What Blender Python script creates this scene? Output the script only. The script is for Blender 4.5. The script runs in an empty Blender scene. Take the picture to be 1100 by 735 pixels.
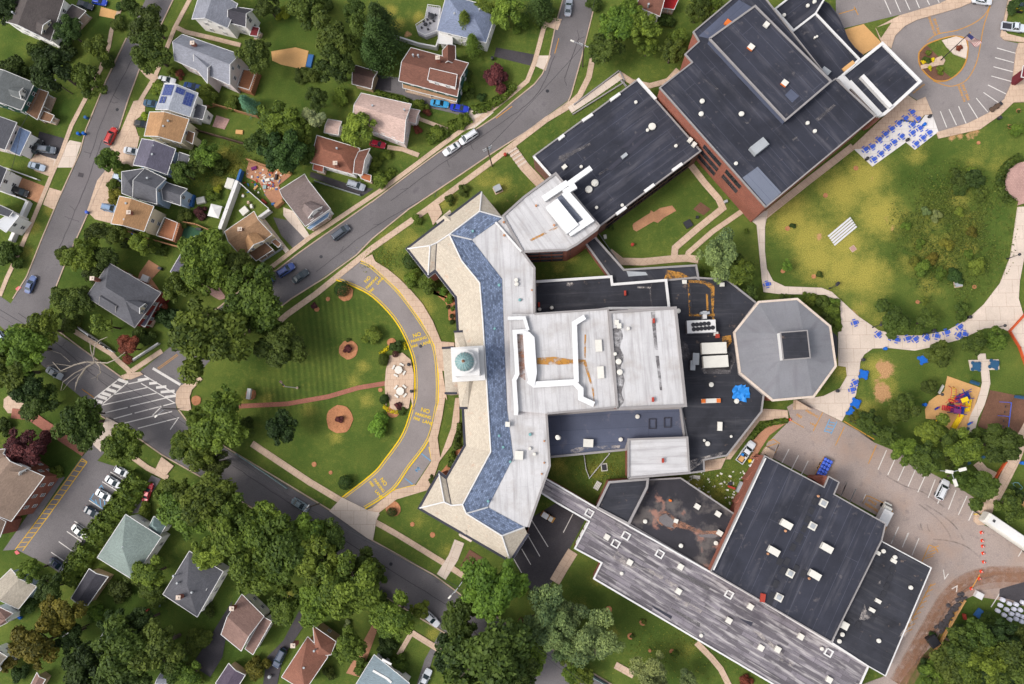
import bpy, bmesh, math, random
from mathutils import Vector, Matrix
random.seed(7)
sc = bpy.context.scene
col = sc.collection
R = math.radians

# ------------------------------------------------------------------ camera
CAMH = 178.0           # metres above the ground
FPX = 794.0            # focal length in photo pixels (photo is 1100 px wide)
NAD = (602.0, 448.0)   # photo pixel straight below the camera
_d = Vector(((NAD[0]-550)/FPX, -(NAD[1]-367.5)/FPX, -1)).normalized()
_u = -_d
_x = (Vector((1, 0, 0)) - _u*_u.x).normalized()
_y = _u.cross(_x)
CM = Matrix((_x, _y, _u))          # camera axes -> world
cam = bpy.data.cameras.new('camera')
cam.sensor_width = 36
cam.lens = FPX*36/1100
cam.clip_end = 6000
cam_o = bpy.data.objects.new('camera', cam)
col.objects.link(cam_o)
cam_o.matrix_world = Matrix.Translation((0, 0, CAMH)) @ CM.to_4x4()
sc.camera = cam_o
sc.render.resolution_x, sc.render.resolution_y = 1024, 684

# ------------------------------------------------------------------ sky, sun, exposure
SUN_EL, SUN_AZ = 50, 196     # direction the light comes from, degrees (azimuth counter-clockwise from +x)
w = bpy.data.worlds.new('World')
sc.world = w
w.use_nodes = True
nt = w.node_tree
nt.nodes.clear()
sky = nt.nodes.new('ShaderNodeTexSky')
sky.sky_type = 'NISHITA'
sky.sun_disc = False
sky.sun_elevation = R(SUN_EL)
sky.sun_rotation = R(90-SUN_AZ)
sky.dust_density = 4
sky.air_density = 1.0
sky.ozone_density = 1
hs = nt.nodes.new('ShaderNodeHueSaturation')
hs.inputs['Saturation'].default_value = 0.35
bg = nt.nodes.new('ShaderNodeBackground')
bg.inputs['Strength'].default_value = 0.15
wo = nt.nodes.new('ShaderNodeOutputWorld')
nt.links.new(sky.outputs[0], hs.inputs['Color'])
nt.links.new(hs.outputs[0], bg.inputs['Color'])
nt.links.new(bg.outputs[0], wo.inputs['Surface'])
sun = bpy.data.lights.new('sun', 'SUN')
sun.energy = 0.95
sun.angle = R(16)
sun.color = (1.0, 0.95, 0.88)
sun_o = bpy.data.objects.new('sun', sun)
col.objects.link(sun_o)
sv = Vector((math.cos(R(SUN_EL))*math.cos(R(SUN_AZ)), math.cos(R(SUN_EL))*math.sin(R(SUN_AZ)), math.sin(R(SUN_EL))))
sun_o.rotation_euler = sv.to_track_quat('Z', 'Y').to_euler()
sun_o.location = (0, 0, 300)
sc.view_settings.view_transform = 'Standard'
sc.view_settings.look = 'None'
sc.view_settings.gamma = 1
sc.view_settings.exposure = 0.83
sc.view_settings.use_curve_mapping = False

# ------------------------------------------------------------------ pixel -> ground
def G(px, py, h=0.0):
    d = CM @ Vector(((px-550)/FPX, -(py-367.5)/FPX, -1))
    t = (h-CAMH)/d.z
    return (d.x*t, d.y*t)
MPP = CAMH/FPX               # metres per photo pixel near the nadir
TL = {}
for _r, _y0 in zip('abcde', (0, 140, 280, 420, 575)):
    for _c, _x0 in zip('123456', (0, 200, 400, 600, 780, 900)):
        TL[_r+_c] = (_x0, _y0, 735/160)
TL.update(A=(0, 0, 1), q1=(0, 300, 9.167), q2=(80, 360, 7.333), q3=(380, 270, 9.167), q4=(470, 340, 9.167),
          q5=(380, 480, 9.167), q6=(840, 430, 9.167), q7=(900, 500, 9.167), q8=(980, 80, 9.167),
          r1=(980, 0, 9.167), r2=(990, 360, 10), r3=(990, 420, 10), r4=(990, 490, 10), r5=(1000, 600, 10.97),
          r6=(780, 440, 13.75), r7=(730, 330, 13.75), r8=(730, 470, 10.97), s1=(0, 560, 9.167), s2=(0, 650, 8.65),
          s3=(0, 480, 9.167), s4=(0, 180, 9.167), s5=(0, 100, 9.167), s6=(240, 170, 12.22), s7=(540, 170, 9.167),
          s8=(550, 540, 9.167))
def X(s):
    """survey notes 'tile x,y x,y tile x,y' -> photo pixels"""
    out = []; t = TL['A']
    for k in s.split():
        if ',' in k:
            a, b = k.split(',')
            out.append((t[0]+float(a)/t[2], t[1]+float(b)/t[2]))
        else:
            t = TL[k]
    return out
def P(s, h=0.0):
    return [G(x, y, h) for x, y in (X(s) if isinstance(s, str) else s)]

def smooth(s, n=4):
    p = X(s); out = []
    for i in range(len(p)-1):
        a, b, c, d = p[max(i-1, 0)], p[i], p[i+1], p[min(i+2, len(p)-1)]
        for k in range(n):
            t = k/n
            out.append(tuple(.5*((2*b[j])+(-a[j]+c[j])*t+(2*a[j]-5*b[j]+4*c[j]-d[j])*t*t+(-a[j]+3*b[j]-3*c[j]+d[j])*t**3) for j in (0, 1)))
    return out+[p[-1]]
def offset(p, d):
    """shift a pixel polyline sideways by d pixels"""
    out = []
    for i in range(len(p)):
        a, b = p[max(i-1, 0)], p[min(i+1, len(p)-1)]; l = math.hypot(b[0]-a[0], b[1]-a[1])
        out.append((p[i][0]-(b[1]-a[1])/l*d, p[i][1]+(b[0]-a[0])/l*d))
    return out

# ------------------------------------------------------------------ mesh collector
def area2(p):
    return sum(p[i][0]*p[(i+1) % len(p)][1]-p[(i+1) % len(p)][0]*p[i][1] for i in range(len(p)))/2
def ccw(p):
    return list(p) if area2(p) > 0 else list(reversed(p))
def dirpx(a, b):
    """world heading of the line between two photo pixels"""
    p, q = G(*a), G(*b)
    return math.atan2(q[1]-p[1], q[0]-p[0])
class MB:
    def __init__(s, ang=0.0):
        s.v = []; s.f = []; s.m = []; s.ang = ang
    def face(s, pts, m=0):
        n = len(s.v); s.v += [tuple(p) for p in pts]; s.f.append(list(range(n, n+len(pts)))); s.m.append(m); return s
    def sheet(s, poly, z, m=0):
        return s.face([(x, y, z) for x, y in ccw(poly)], m)
    def prism(s, poly, z0, z1, top=0, side=None, bottom=False):
        side = top if side is None else side
        p = ccw(poly); n = len(p)
        s.face([(x, y, z1) for x, y in p], top)
        for i in range(n):
            a, b = p[i], p[(i+1) % n]
            s.face([(a[0], a[1], z0), (b[0], b[1], z0), (b[0], b[1], z1), (a[0], a[1], z1)], side)
        if bottom: s.face([(x, y, z0) for x, y in reversed(p)], side)
        return s
    def box(s, cx, cy, z0, z1, lx, ly, ang=0.0, m=0, top=None):
        c, q = math.cos(ang), math.sin(ang)
        p = [(cx+a*lx/2*c-b*ly/2*q, cy+a*lx/2*q+b*ly/2*c) for a, b in ((-1, -1), (1, -1), (1, 1), (-1, 1))]
        return s.prism(p, z0, z1, m if top is None else top, m, True)
    def lathe(s, cx, cy, prof, n=12, m=0):
        for i in range(n):
            a0, a1 = 2*math.pi*i/n, 2*math.pi*(i+1)/n
            for (r0, z0), (r1, z1) in zip(prof, prof[1:]):
                q = []
                for r, z, a in ((r0, z0, a0), (r0, z0, a1), (r1, z1, a1), (r1, z1, a0)):
                    pt = (cx+r*math.cos(a), cy+r*math.sin(a), z)
                    if not q or (Vector(pt)-Vector(q[-1])).length > 1e-5: q.append(pt)
                if len(q) > 2 and (Vector(q[0])-Vector(q[-1])).length < 1e-5: q.pop()
                if len(q) > 2: s.face(q, m)
        return s
    def cyl(s, cx, cy, z0, z1, r0, r1=None, n=10, m=0):
        r1 = r0 if r1 is None else r1
        return s.lathe(cx, cy, [(0, z0), (r0, z0), (r1, z1), (0, z1)], n, m)
    def tube(s, pts, r, n=6, m=0):
        pts = [Vector(p) for p in pts]; k = len(pts)
        rr = r if isinstance(r, (list, tuple)) else [r]*k
        rings = []
        for i, p in enumerate(pts):
            t = (pts[min(i+1, k-1)]-pts[max(i-1, 0)]).normalized()
            a = t.cross(Vector((0, 0, 1)) if abs(t.z) < .9 else Vector((1, 0, 0))).normalized(); b = t.cross(a)
            rings.append([p+(a*math.cos(2*math.pi*j/n)+b*math.sin(2*math.pi*j/n))*rr[i] for j in range(n)])
        for i in range(k-1):
            for j in range(n):
                s.face([rings[i][j], rings[i+1][j], rings[i+1][(j+1) % n], rings[i][(j+1) % n]], m)
        s.face(list(reversed(rings[0])), m); s.face(rings[-1], m)
        return s
    def bar(s, a, b, wd, th, m=0):
        """rectangular bar between two 3-D points"""
        a, b = Vector(a), Vector(b); t = (b-a).normalized()
        sd = t.cross(Vector((0, 0, 1)) if abs(t.z) < .95 else Vector((1, 0, 0))).normalized(); up = sd.cross(t)
        q = [[p+sd*i*wd/2+up*j*th/2 for i, j in ((-1, -1), (1, -1), (1, 1), (-1, 1))] for p in (a, b)]
        for i in range(4):
            j = (i+1) % 4
            s.face([q[0][i], q[1][i], q[1][j], q[0][j]], m)
        s.face(q[0], m); s.face(list(reversed(q[1])), m)
        return s
    def outline(s, pts, wd):
        """quads of a strip of width wd along a 2-D polyline, mitred"""
        pts = [Vector(p) for p in pts]; k = len(pts); L = []; Rr = []
        for i, p in enumerate(pts):
            a = (p-pts[i-1]).normalized() if i else None
            b = (pts[i+1]-p).normalized() if i < k-1 else None
            t = (a+b).normalized() if a is not None and b is not None and (a+b).length > .1 else (a if a is not None else b)
            n = Vector((-t.y, t.x))
            sc_ = 1/max(.4, n.dot(Vector((-b.y, b.x)))) if a is not None and b is not None else 1
            L.append(p+n*wd/2*sc_); Rr.append(p-n*wd/2*sc_)
        return L, Rr
    def strip(s, pts, wd, z, m=0, z0=None):
        L, Rr = s.outline(pts, wd)
        for i in range(len(L)-1):
            q = [Rr[i], Rr[i+1], L[i+1], L[i]]
            s.face([(p.x, p.y, z) for p in q], m)
            if z0 is not None:
                s.face([(Rr[i].x, Rr[i].y, z0), (Rr[i+1].x, Rr[i+1].y, z0), (Rr[i+1].x, Rr[i+1].y, z), (Rr[i].x, Rr[i].y, z)], m)
                s.face([(L[i+1].x, L[i+1].y, z0), (L[i].x, L[i].y, z0), (L[i].x, L[i].y, z), (L[i+1].x, L[i+1].y, z)], m)
        if z0 is not None:
            for i in (0, -1):
                s.face([(Rr[i].x, Rr[i].y, z0), (L[i].x, L[i].y, z0), (L[i].x, L[i].y, z), (Rr[i].x, Rr[i].y, z)], m)
        return s
    def closed(s, pts, wd, z, m=0, z0=None):
        return s.strip(list(pts)+[pts[0]], wd, z, m, z0)
    def text(s, body, px, py, ang, size, z, m=0, stretch=1.0):
        cu = bpy.data.curves.new('lettering', 'FONT'); cu.body = body; cu.size = size
        cu.offset = .022; cu.align_x = 'CENTER'; cu.align_y = 'CENTER'
        ob = bpy.data.objects.new('lettering', cu); col.objects.link(ob)
        dg = bpy.context.evaluated_depsgraph_get()
        me = bpy.data.meshes.new_from_object(ob.evaluated_get(dg))
        cx, cy = G(px, py); c, q = math.cos(ang), math.sin(ang)
        for f in me.polygons:
            pts = []
            for i in f.vertices:
                v = me.vertices[i].co; x, y = v.x, v.y*stretch
                pts.append((cx+x*c-y*q, cy+x*q+y*c, z))
            s.face(pts, m)
        bpy.data.objects.remove(ob); bpy.data.curves.remove(cu); bpy.data.meshes.remove(me)
        return s
    def build(s, name, mats, parent=None, smooth=False, local=False):
        """link the collected faces as one mesh object; vertices are world metres unless local"""
        if local: off = Vector((0, 0, 0)); loc = Vector((0, 0, 0))
        elif parent is not None:
            loc = Vector((0, 0, 0)); off = Vector(parent.location) if parent.parent is None else Vector(parent.location)+Vector(parent.parent.location)
        else:
            n = len(s.v)
            loc = Vector((sum(p[0] for p in s.v)/n, sum(p[1] for p in s.v)/n, min(p[2] for p in s.v))); off = loc
        me = bpy.data.meshes.new(name)
        me.from_pydata([(p[0]-off.x, p[1]-off.y, p[2]-off.z) for p in s.v], [], s.f)
        if not isinstance(mats, (list, tuple)): mats = [mats]
        for k in mats: me.materials.append(k)
        me.polygons.foreach_set('material_index', s.m)
        if smooth: me.polygons.foreach_set('use_smooth', [True]*len(s.f))
        uv = me.uv_layers.new(name='UVMap'); buf = [0.0]*(2*len(me.loops)); k = 0
        for f in s.f:
            p = [s.v[i] for i in f]; nx = ny = nz = 0.0
            for i in range(len(p)):
                a, b = p[i], p[(i+1) % len(p)]
                nx += (a[1]-b[1])*(a[2]+b[2]); ny += (a[2]-b[2])*(a[0]+b[0]); nz += (a[0]-b[0])*(a[1]+b[1])
            l = math.sqrt(nx*nx+ny*ny+nz*nz) or 1; nx /= l; ny /= l; nz /= l
            hl = math.hypot(nx, ny)
            if hl < .06: u = (math.cos(s.ang), math.sin(s.ang), 0); v = (-u[1], u[0], 0)
            else:
                u = (-ny/hl, nx/hl, 0)
                v = (ny*u[2]-nz*u[1], nz*u[0]-nx*u[2], nx*u[1]-ny*u[0])
            for q in p:
                buf[k] = q[0]*u[0]+q[1]*u[1]+q[2]*u[2]; buf[k+1] = q[0]*v[0]+q[1]*v[1]+q[2]*v[2]; k += 2
        uv.data.foreach_set('uv', buf)
        me.update()
        o = bpy.data.objects.new(name, me); col.objects.link(o)
        o.location = loc
        if parent is not None: o.parent = parent
        return o

# ------------------------------------------------------------------ naming
LABELS = set()
def tag(o, label, cat, group=None, kind=None):
    o['label'] = label; o['category'] = cat
    if group: o['group'] = group
    if kind: o['kind'] = kind
    LABELS.add(label)
    return o
def thing(name, label, cat, loc, rz=0.0, group=None):
    o = bpy.data.objects.new(name, None); col.objects.link(o)
    o.empty_display_size = .5
    o.location = loc if len(loc) == 3 else (loc[0], loc[1], 0); o.rotation_euler = (0, 0, rz)
    return tag(o, label, cat, group)
KIDS = {}
def dup(root, loc, rz=0.0, scale=None):
    r = root.copy(); col.objects.link(r)
    r.location = loc if len(loc) == 3 else (loc[0], loc[1], 0); r.rotation_euler = (0, 0, rz)
    if scale is not None: r.scale = scale
    for ch in KIDS.get(root.name) or KIDS.setdefault(root.name, list(root.children)):
        c = ch.copy(); col.objects.link(c); c.parent = r
        for g in KIDS.get(ch.name) or KIDS.setdefault(ch.name, list(ch.children)):
            d = g.copy(); col.objects.link(d); d.parent = c
    return r
LM = []      # (px, py, phrase)
def rel(dx, dy):
    a = math.degrees(math.atan2(-dy, dx)) % 360
    return ('right of', 'up and right of', 'above', 'up and left of', 'left of', 'down and left of', 'below', 'down and right of')[int((a+22.5)//45) % 8]
def autolabel(desc, px, py, skip=()):
    c = sorted(LM, key=lambda l: (l[0]-px)**2+(l[1]-py)**2)
    for pre in ('just ', '', 'well ', 'some way ', 'a little further '):
        for l in c[:4]:
            t = '%s %s%s %s' % (desc, pre, rel(px-l[0], py-l[1]), l[2])
            if t not in LABELS and len(t.split()) <= 16: return t
    for l in c[:4]:
        for m in c[:4]:
            t = '%s between %s and %s' % (desc, l[2], m[2])
            if l != m and t not in LABELS and len(t.split()) <= 16: return t
    return '%s near %s' % (desc, c[0][2])

# ------------------------------------------------------------------ materials
KEXP = 1.55            # how much brighter than its own colour a level surface shows in the photo
def lin(c):
    c /= 255
    return c/12.92 if c <= .04045 else ((c+.055)/1.055)**2.4
def C(r, g, b):
    return tuple(min(.85, lin(v)/KEXP) for v in (r, g, b))+(1,)
def mixc(nt, fac, a, b, mode='MIX'):
    n = nt.nodes.new('ShaderNodeMix'); n.data_type = 'RGBA'; n.blend_type = mode
    for sk, v in ((0, fac), (6, a), (7, b)):
        if hasattr(v, 'links') or isinstance(v, bpy.types.NodeSocket): nt.links.new(v, n.inputs[sk])
        else: n.inputs[sk].default_value = v
    return n.outputs[2]
def math_(nt, op, a, b=0.0):
    n = nt.nodes.new('ShaderNodeMath'); n.operation = op
    for i, v in enumerate((a, b)):
        if isinstance(v, bpy.types.NodeSocket): nt.links.new(v, n.inputs[i])
        else: n.inputs[i].default_value = v
    return n.outputs[0]
def noise(nt, vec, scale, detail=4, rough=.6):
    n = nt.nodes.new('ShaderNodeTexNoise'); n.inputs['Scale'].default_value = scale
    n.inputs['Detail'].default_value = detail; n.inputs['Roughness'].default_value = rough
    nt.links.new(vec, n.inputs['Vector']); return n.outputs['Fac']
def ramp(nt, fac, lo, hi):
    n = nt.nodes.new('ShaderNodeMapRange'); n.inputs[1].default_value = lo; n.inputs[2].default_value = hi
    nt.links.new(fac, n.inputs[0]); return n.outputs[0]
def mat(name, base, var=.25, nscale=.6, fine=.18, rough=.85, brick=None, stain=None, stain2=None, streak=None, obcol=False, metal=0.0, spec=.3, bump=0.0):
    """base colour with broad and fine tonal variation; brick=(width, height, mortar, mortar colour, tone spread) laid in metres
    along the face; stain=(scale, low, high, colour, strength) blotches"""
    m = bpy.data.materials.new(name); m.use_nodes = True; nt = m.node_tree; bs = nt.nodes['Principled BSDF']
    tc = nt.nodes.new('ShaderNodeTexCoord'); ge = nt.nodes.new('ShaderNodeNewGeometry'); pos = ge.outputs['Position']; uv = tc.outputs['UV']
    if obcol: pos = tc.outputs['Object']
    c = base
    if obcol:
        oi = nt.nodes.new('ShaderNodeObjectInfo'); c = oi.outputs['Color']
    if brick:
        bw, bh, mo, mc, sp = brick
        b = nt.nodes.new('ShaderNodeTexBrick'); nt.links.new(uv, b.inputs['Vector'])
        b.inputs['Scale'].default_value = 1; b.inputs['Brick Width'].default_value = bw; b.inputs['Row Height'].default_value = bh
        b.inputs['Mortar Size'].default_value = mo; b.inputs['Mortar Smooth'].default_value = .2
        b.inputs['Color1'].default_value = tuple(v*(1-sp) for v in base[:3])+(1,)
        b.inputs['Color2'].default_value = tuple(min(.9, v*(1+sp)) for v in base[:3])+(1,)
        b.inputs['Mortar'].default_value = mc
        c = b.outputs['Color']
    if var:
        f = ramp(nt, noise(nt, pos, nscale*.35, 5), .3, .7)
        c = mixc(nt, 1.0, c, mixc(nt, f, (1-var,)*3+(1,), (1+var,)*3+(1,)), 'MULTIPLY')
    if fine:
        f = ramp(nt, noise(nt, pos, 5, 3, .7), .3, .7)
        c = mixc(nt, 1.0, c, mixc(nt, f, (1-fine,)*3+(1,), (1+fine,)*3+(1,)), 'MULTIPLY')
    if streak:
        mp = nt.nodes.new('ShaderNodeMapping'); mp.inputs['Scale'].default_value = (streak[0], streak[1], 1)
        nt.links.new(uv, mp.inputs['Vector'])
        f = math_(nt, 'MULTIPLY', ramp(nt, noise(nt, mp.outputs[0], 1, 4), streak[2], streak[3]), streak[5])
        c = mixc(nt, f, c, streak[4])
    for st in (stain, stain2):
        if st:
            f = math_(nt, 'MULTIPLY', ramp(nt, noise(nt, pos, st[0], 5), st[1], st[2]), st[4])
            c = mixc(nt, f, c, st[3])
    if isinstance(c, bpy.types.NodeSocket): nt.links.new(c, bs.inputs['Base Color'])
    else: bs.inputs['Base Color'].default_value = c
    bs.inputs['Roughness'].default_value = rough; bs.inputs['Metallic'].default_value = metal
    bs.inputs['Specular IOR Level'].default_value = spec
    if bump:
        bn = nt.nodes.new('ShaderNodeBump'); bn.inputs['Strength'].default_value = bump; bn.inputs['Distance'].default_value = .05
        nt.links.new(noise(nt, pos, 9, 4), bn.inputs['Height']); nt.links.new(bn.outputs[0], bs.inputs['Normal'])
    return m
M = {}
def mm(k, *a, **kw): M[k] = mat(k, *a, **kw)
ASPH_ST = (.12, .5, .75, C(150, 140, 138), .5)
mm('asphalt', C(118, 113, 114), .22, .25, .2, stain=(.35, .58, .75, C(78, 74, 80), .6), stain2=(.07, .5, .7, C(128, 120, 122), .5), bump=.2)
mm('asphalt_dark', C(74, 70, 74), .25, .4, .25, stain=(.5, .55, .75, C(92, 84, 82), .6), bump=.2)
mm('asphalt_lot', C(172, 156, 148), .16, .2, .2, stain=(.09, .48, .66, C(180, 150, 130), .5), stain2=(.5, .58, .72, C(120, 110, 110), .5), bump=.2)
mm('asphalt_loop', C(148, 140, 138), .15, .3, .15, stain=(.5, .6, .75, C(104, 98, 100), .4), bump=.2)
mm('concrete', C(214, 186, 162), .14, .5, .12, brick=(1.5, 1.5, .03, C(170, 140, 118), .03), stain=(.6, .58, .75, C(186, 152, 126), .5))
mm('concrete_pale', C(226, 208, 192), .1, .5, .1, brick=(3.2, 3.2, .03, C(176, 152, 136), .03), stain=(.4, .58, .75, C(200, 176, 158), .5))
mm('concrete_white', C(236, 230, 226), .08, .5, .08, brick=(3, 3, .03, C(190, 176, 166), .02))
mm('kerb', C(196, 172, 152), .15, 1, .15)
mm('brick_path', C(176, 112, 92), .12, 1, .2, brick=(.22, .11, .012, C(130, 92, 80), .15))
mm('paver_pink', C(196, 158, 148), .12, .6, .15, brick=(.4, .4, .02, C(160, 120, 112), .08))
mm('mulch', C(192, 132, 92), .2, 1.2, .3, stain=(2, .5, .7, C(140, 80, 50), .5))
mm('dirt', C(196, 144, 108), .2, .5, .2, stain=(.4, .5, .7, C(150, 108, 84), .5))
mm('dirt_red', C(188, 136, 106), .2, .5, .25, stain=(.5, .5, .7, C(206, 150, 118), .6))
mm('sand', C(222, 172, 112), .08, 1, .12)
mm('mulch_brown', C(120, 84, 66), .15, 1, .25, stain=(.5, .5, .7, C(96, 70, 50), .5))
mm('white_paint', C(232, 226, 220), .1, .6, .15, stain=(1.5, .58, .72, C(150, 142, 140), .5))
mm('yellow_paint', C(226, 178, 46), .1, .6, .12, stain=(1.5, .6, .75, C(170, 140, 70), .5))
mm('bright_yellow', C(246, 206, 30), .06, .6, .08)
mm('orange_paint', C(212, 152, 66), .12, .6, .15, stain=(1.2, .5, .7, C(160, 132, 104), .6))
mm('blue_paint', C(112, 166, 206), .12, .6, .15)
mm('pink_pad', C(232, 122, 122), .1, 1, .1)
mm('orange_rail', C(214, 92, 48), .1, 1, .1)
# roofs
seam = C(88, 90, 106)
mm('roof_black', C(54, 56, 68), .25, .3, .12, brick=(40, 3.0, .05, C(82, 84, 98), .06), stain=(.12, .5, .66, C(40, 42, 52), .7), stain2=(.7, .62, .74, C(128, 120, 120), .45), streak=(.06, .55, .52, .74, C(104, 102, 110), .6))
mm('roof_black_plain', C(54, 55, 63), .3, .4, .15, brick=(40, 2.4, .035, C(70, 71, 80), .05), streak=(.07, .6, .54, .76, C(100, 98, 102), .5), stain=(.25, .5, .7, C(36, 37, 44), .7), stain2=(.5, .64, .72, C(160, 138, 124), .5))
mm('roof_slate_blue', C(88, 94, 114), .15, .4, .1, brick=(40, 3.2, .05, C(72, 78, 98), .05), stain=(.3, .6, .72, C(150, 140, 140), .4))
mm('roof_wet', C(54, 52, 58), .35, .35, .15, stain=(.14, .5, .6, C(120, 112, 108), .7), stain2=(.2, .58, .66, C(196, 140, 120), .6))
mm('roof_pale', C(212, 210, 211), .1, .4, .08, brick=(30, 1.6, .03, C(186, 184, 186), .03), streak=(.09, 1.1, .48, .72, C(164, 160, 160), .7), stain=(.22, .52, .72, C(180, 172, 166), .6))
mm('roof_grey_patch', C(120, 126, 142), .06, .5, .08, brick=(30, 2.4, .04, C(96, 102, 120), .02))
mm('roof_weathered', C(122, 116, 122), .25, .4, .22, brick=(6.5, .95, .04, C(92, 86, 92), .36), streak=(.13, 1.2, .5, .64, C(214, 208, 206), .65), stain=(.3, .55, .72, C(84, 78, 86), .7))
mm('roof_octagon', C(138, 138, 143), .12, .35, .12, streak=(.5, .1, .5, .75, C(120, 116, 122), .7), stain=(.3, .55, .72, C(138, 138, 146), .5))
mm('slate_cream', C(208, 196, 178), .07, .5, .07, brick=(.45, .3, .015, C(168, 152, 134), .1), stain=(.6, .6, .76, C(206, 152, 122), .45))
mm('slate_blue', C(130, 144, 170), .08, .5, .2, brick=(.62, .42, .03, C(92, 104, 130), .42), stain=(4.5, .52, .62, C(88, 102, 132), .5))
mm('gutter', C(62, 62, 74), .1, 1, .1)
mm('trim_white', C(236, 234, 232), .05, 1, .05, rough=.6)
mm('trim_grey', C(158, 153, 152), .08, 1, .08, rough=.6)
mm('duct_white', C(244, 244, 244), .04, 1, .04, brick=(1.2, 3, .02, C(212, 212, 214), .01), rough=.5)
mm('brick_red', C(152, 84, 68), .12, .6, .2, brick=(.5, .2, .03, C(170, 122, 104), .2))
mm('brick_brown', C(116, 78, 66), .12, .6, .2, brick=(.5, .2, .03, C(136, 104, 92), .2))
mm('glass', C(44, 48, 56), .1, 1, 0, rough=.15, spec=.6)
mm('rust', C(206, 150, 74), .2, 1, .25)
mm('dark_metal', C(52, 52, 58), .15, 1, .1, rough=.5)
mm('grey_metal', C(176, 180, 184), .1, 1, .1, rough=.45)
mm('pale_box', C(234, 230, 220), .05, 1, .06, rough=.6)
mm('teal', C(126, 176, 178), .12, 2, .15)
mm('copper_green', C(152, 176, 176), .15, 2.5, .15, rough=.6)
mm('blue_tarp', C(40, 140, 226), .12, 1, .15, rough=.5)
mm('red_metal', C(176, 66, 52), .1, 1, .1)
mm('orange_metal', C(232, 122, 52), .1, 1, .1)
# ------------------------------------------------------------------ the ground: one sheet with real dry, bare and lush patches
def grass_material():
    m = bpy.data.materials.new('lawn'); m.use_nodes = True; nt = m.node_tree; bs = nt.nodes['Principled BSDF']
    pos = nt.nodes.new('ShaderNodeNewGeometry').outputs['Position']
    def at(n):
        a = nt.nodes.new('ShaderNodeAttribute'); a.attribute_name = n; return a.outputs['Fac']
    n1 = noise(nt, pos, .12, 6, .65); n2 = noise(nt, pos, .8, 5, .7); n3 = noise(nt, pos, 4.5, 3, .75)
    c = mixc(nt, ramp(nt, n1, .35, .65), C(82, 104, 47), C(108, 122, 57))
    c = mixc(nt, math_(nt, 'MULTIPLY', ramp(nt, n2, .5, .75), .55), c, C(142, 142, 70))
    lu = math_(nt, 'MULTIPLY', at('lush'), ramp(nt, n2, .2, .65))
    c = mixc(nt, lu, c, C(56, 82, 34))
    nw = math_(nt, 'ADD', math_(nt, 'MULTIPLY', math_(nt, 'SUBTRACT', noise(nt, pos, .3, 7, .72), .5), 1.5), math_(nt, 'MULTIPLY', math_(nt, 'SUBTRACT', n3, .5), .7))
    dm = math_(nt, 'MULTIPLY', ramp(nt, math_(nt, 'ADD', at('dry'), nw), .12, .85), math_(nt, 'MINIMUM', math_(nt, 'MULTIPLY', at('dry'), 2.6), .9))
    c = mixc(nt, dm, c, mixc(nt, ramp(nt, n3, .35, .65), C(160, 156, 70), C(190, 174, 90)))
    bm = ramp(nt, math_(nt, 'ADD', at('bare'), math_(nt, 'MULTIPLY', math_(nt, 'SUBTRACT', n2, .5), 1.1)), .42, .66)
    c = mixc(nt, bm, c, mixc(nt, ramp(nt, n3, .3, .7), C(188, 142, 100), C(212, 168, 124)))
    # mower passes: alternating lean of the blades on the front lawn
    mp = nt.nodes.new('ShaderNodeMapping'); mp.inputs['Rotation'].default_value = (0, 0, R(-8)); nt.links.new(pos, mp.inputs['Vector'])
    wv = nt.nodes.new('ShaderNodeTexWave'); wv.inputs['Scale'].default_value = .22; wv.inputs['Distortion'].default_value = 2.2; wv.inputs['Detail Scale'].default_value = .3
    nt.links.new(mp.outputs[0], wv.inputs['Vector'])
    mw = math_(nt, 'MULTIPLY', at('mow'), wv.outputs['Fac'])
    c = mixc(nt, math_(nt, 'MULTIPLY', mw, .6), c, C(48, 68, 34))
    f = ramp(nt, n3, .28, .72)
    c = mixc(nt, 1.0, c, mixc(nt, f, (.66, .66, .66, 1), (1.3, 1.3, 1.25, 1)), 'MULTIPLY')
    nt.links.new(c, bs.inputs['Base Color']); bs.inputs['Roughness'].default_value = 1; bs.inputs['Specular IOR Level'].default_value = .05
    bn = nt.nodes.new('ShaderNodeBump'); bn.inputs['Strength'].default_value = .8; bn.inputs['Distance'].default_value = .12
    nt.links.new(noise(nt, pos, 6, 5, .8), bn.inputs['Height']); nt.links.new(bn.outputs[0], bs.inputs['Normal'])
    return m
M['lawn'] = grass_material()
def film(name, c, lo, hi, amt):
    m = bpy.data.materials.new(name); m.use_nodes = True; nt = m.node_tree; bs = nt.nodes['Principled BSDF']
    pos = nt.nodes.new('ShaderNodeNewGeometry').outputs['Position']
    bs.inputs['Base Color'].default_value = c; bs.inputs['Roughness'].default_value = 1
    f = math_(nt, 'MULTIPLY', ramp(nt, noise(nt, pos, .55, 6, .7), lo, hi), amt); nt.links.new(f, bs.inputs['Alpha']); return m
M['dust_film'] = film('dust_film', C(178, 132, 104), .3, .68, .5)
M['rust_film'] = film('rust_film', C(204, 146, 66), .38, .56, .85)
M['soot_film'] = film('soot_film', C(112, 108, 110), .34, .6, .85)
M['pale_film'] = film('pale_film', C(206, 196, 190), .42, .62, .7)
M['earth_film'] = film('earth_film', C(186, 134, 108), .38, .6, .8)
M['rubber_film'] = film('rubber_film', C(104, 98, 98), .36, .66, .4)
PATCH = {'dry': [], 'bare': [], 'lush': [], 'mow': []}
def patch(k, s, r, a=1.0):
    for px, py in X(s):
        x, y = G(px, py); PATCH[k].append((x, y, r*MPP, a))
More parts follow.
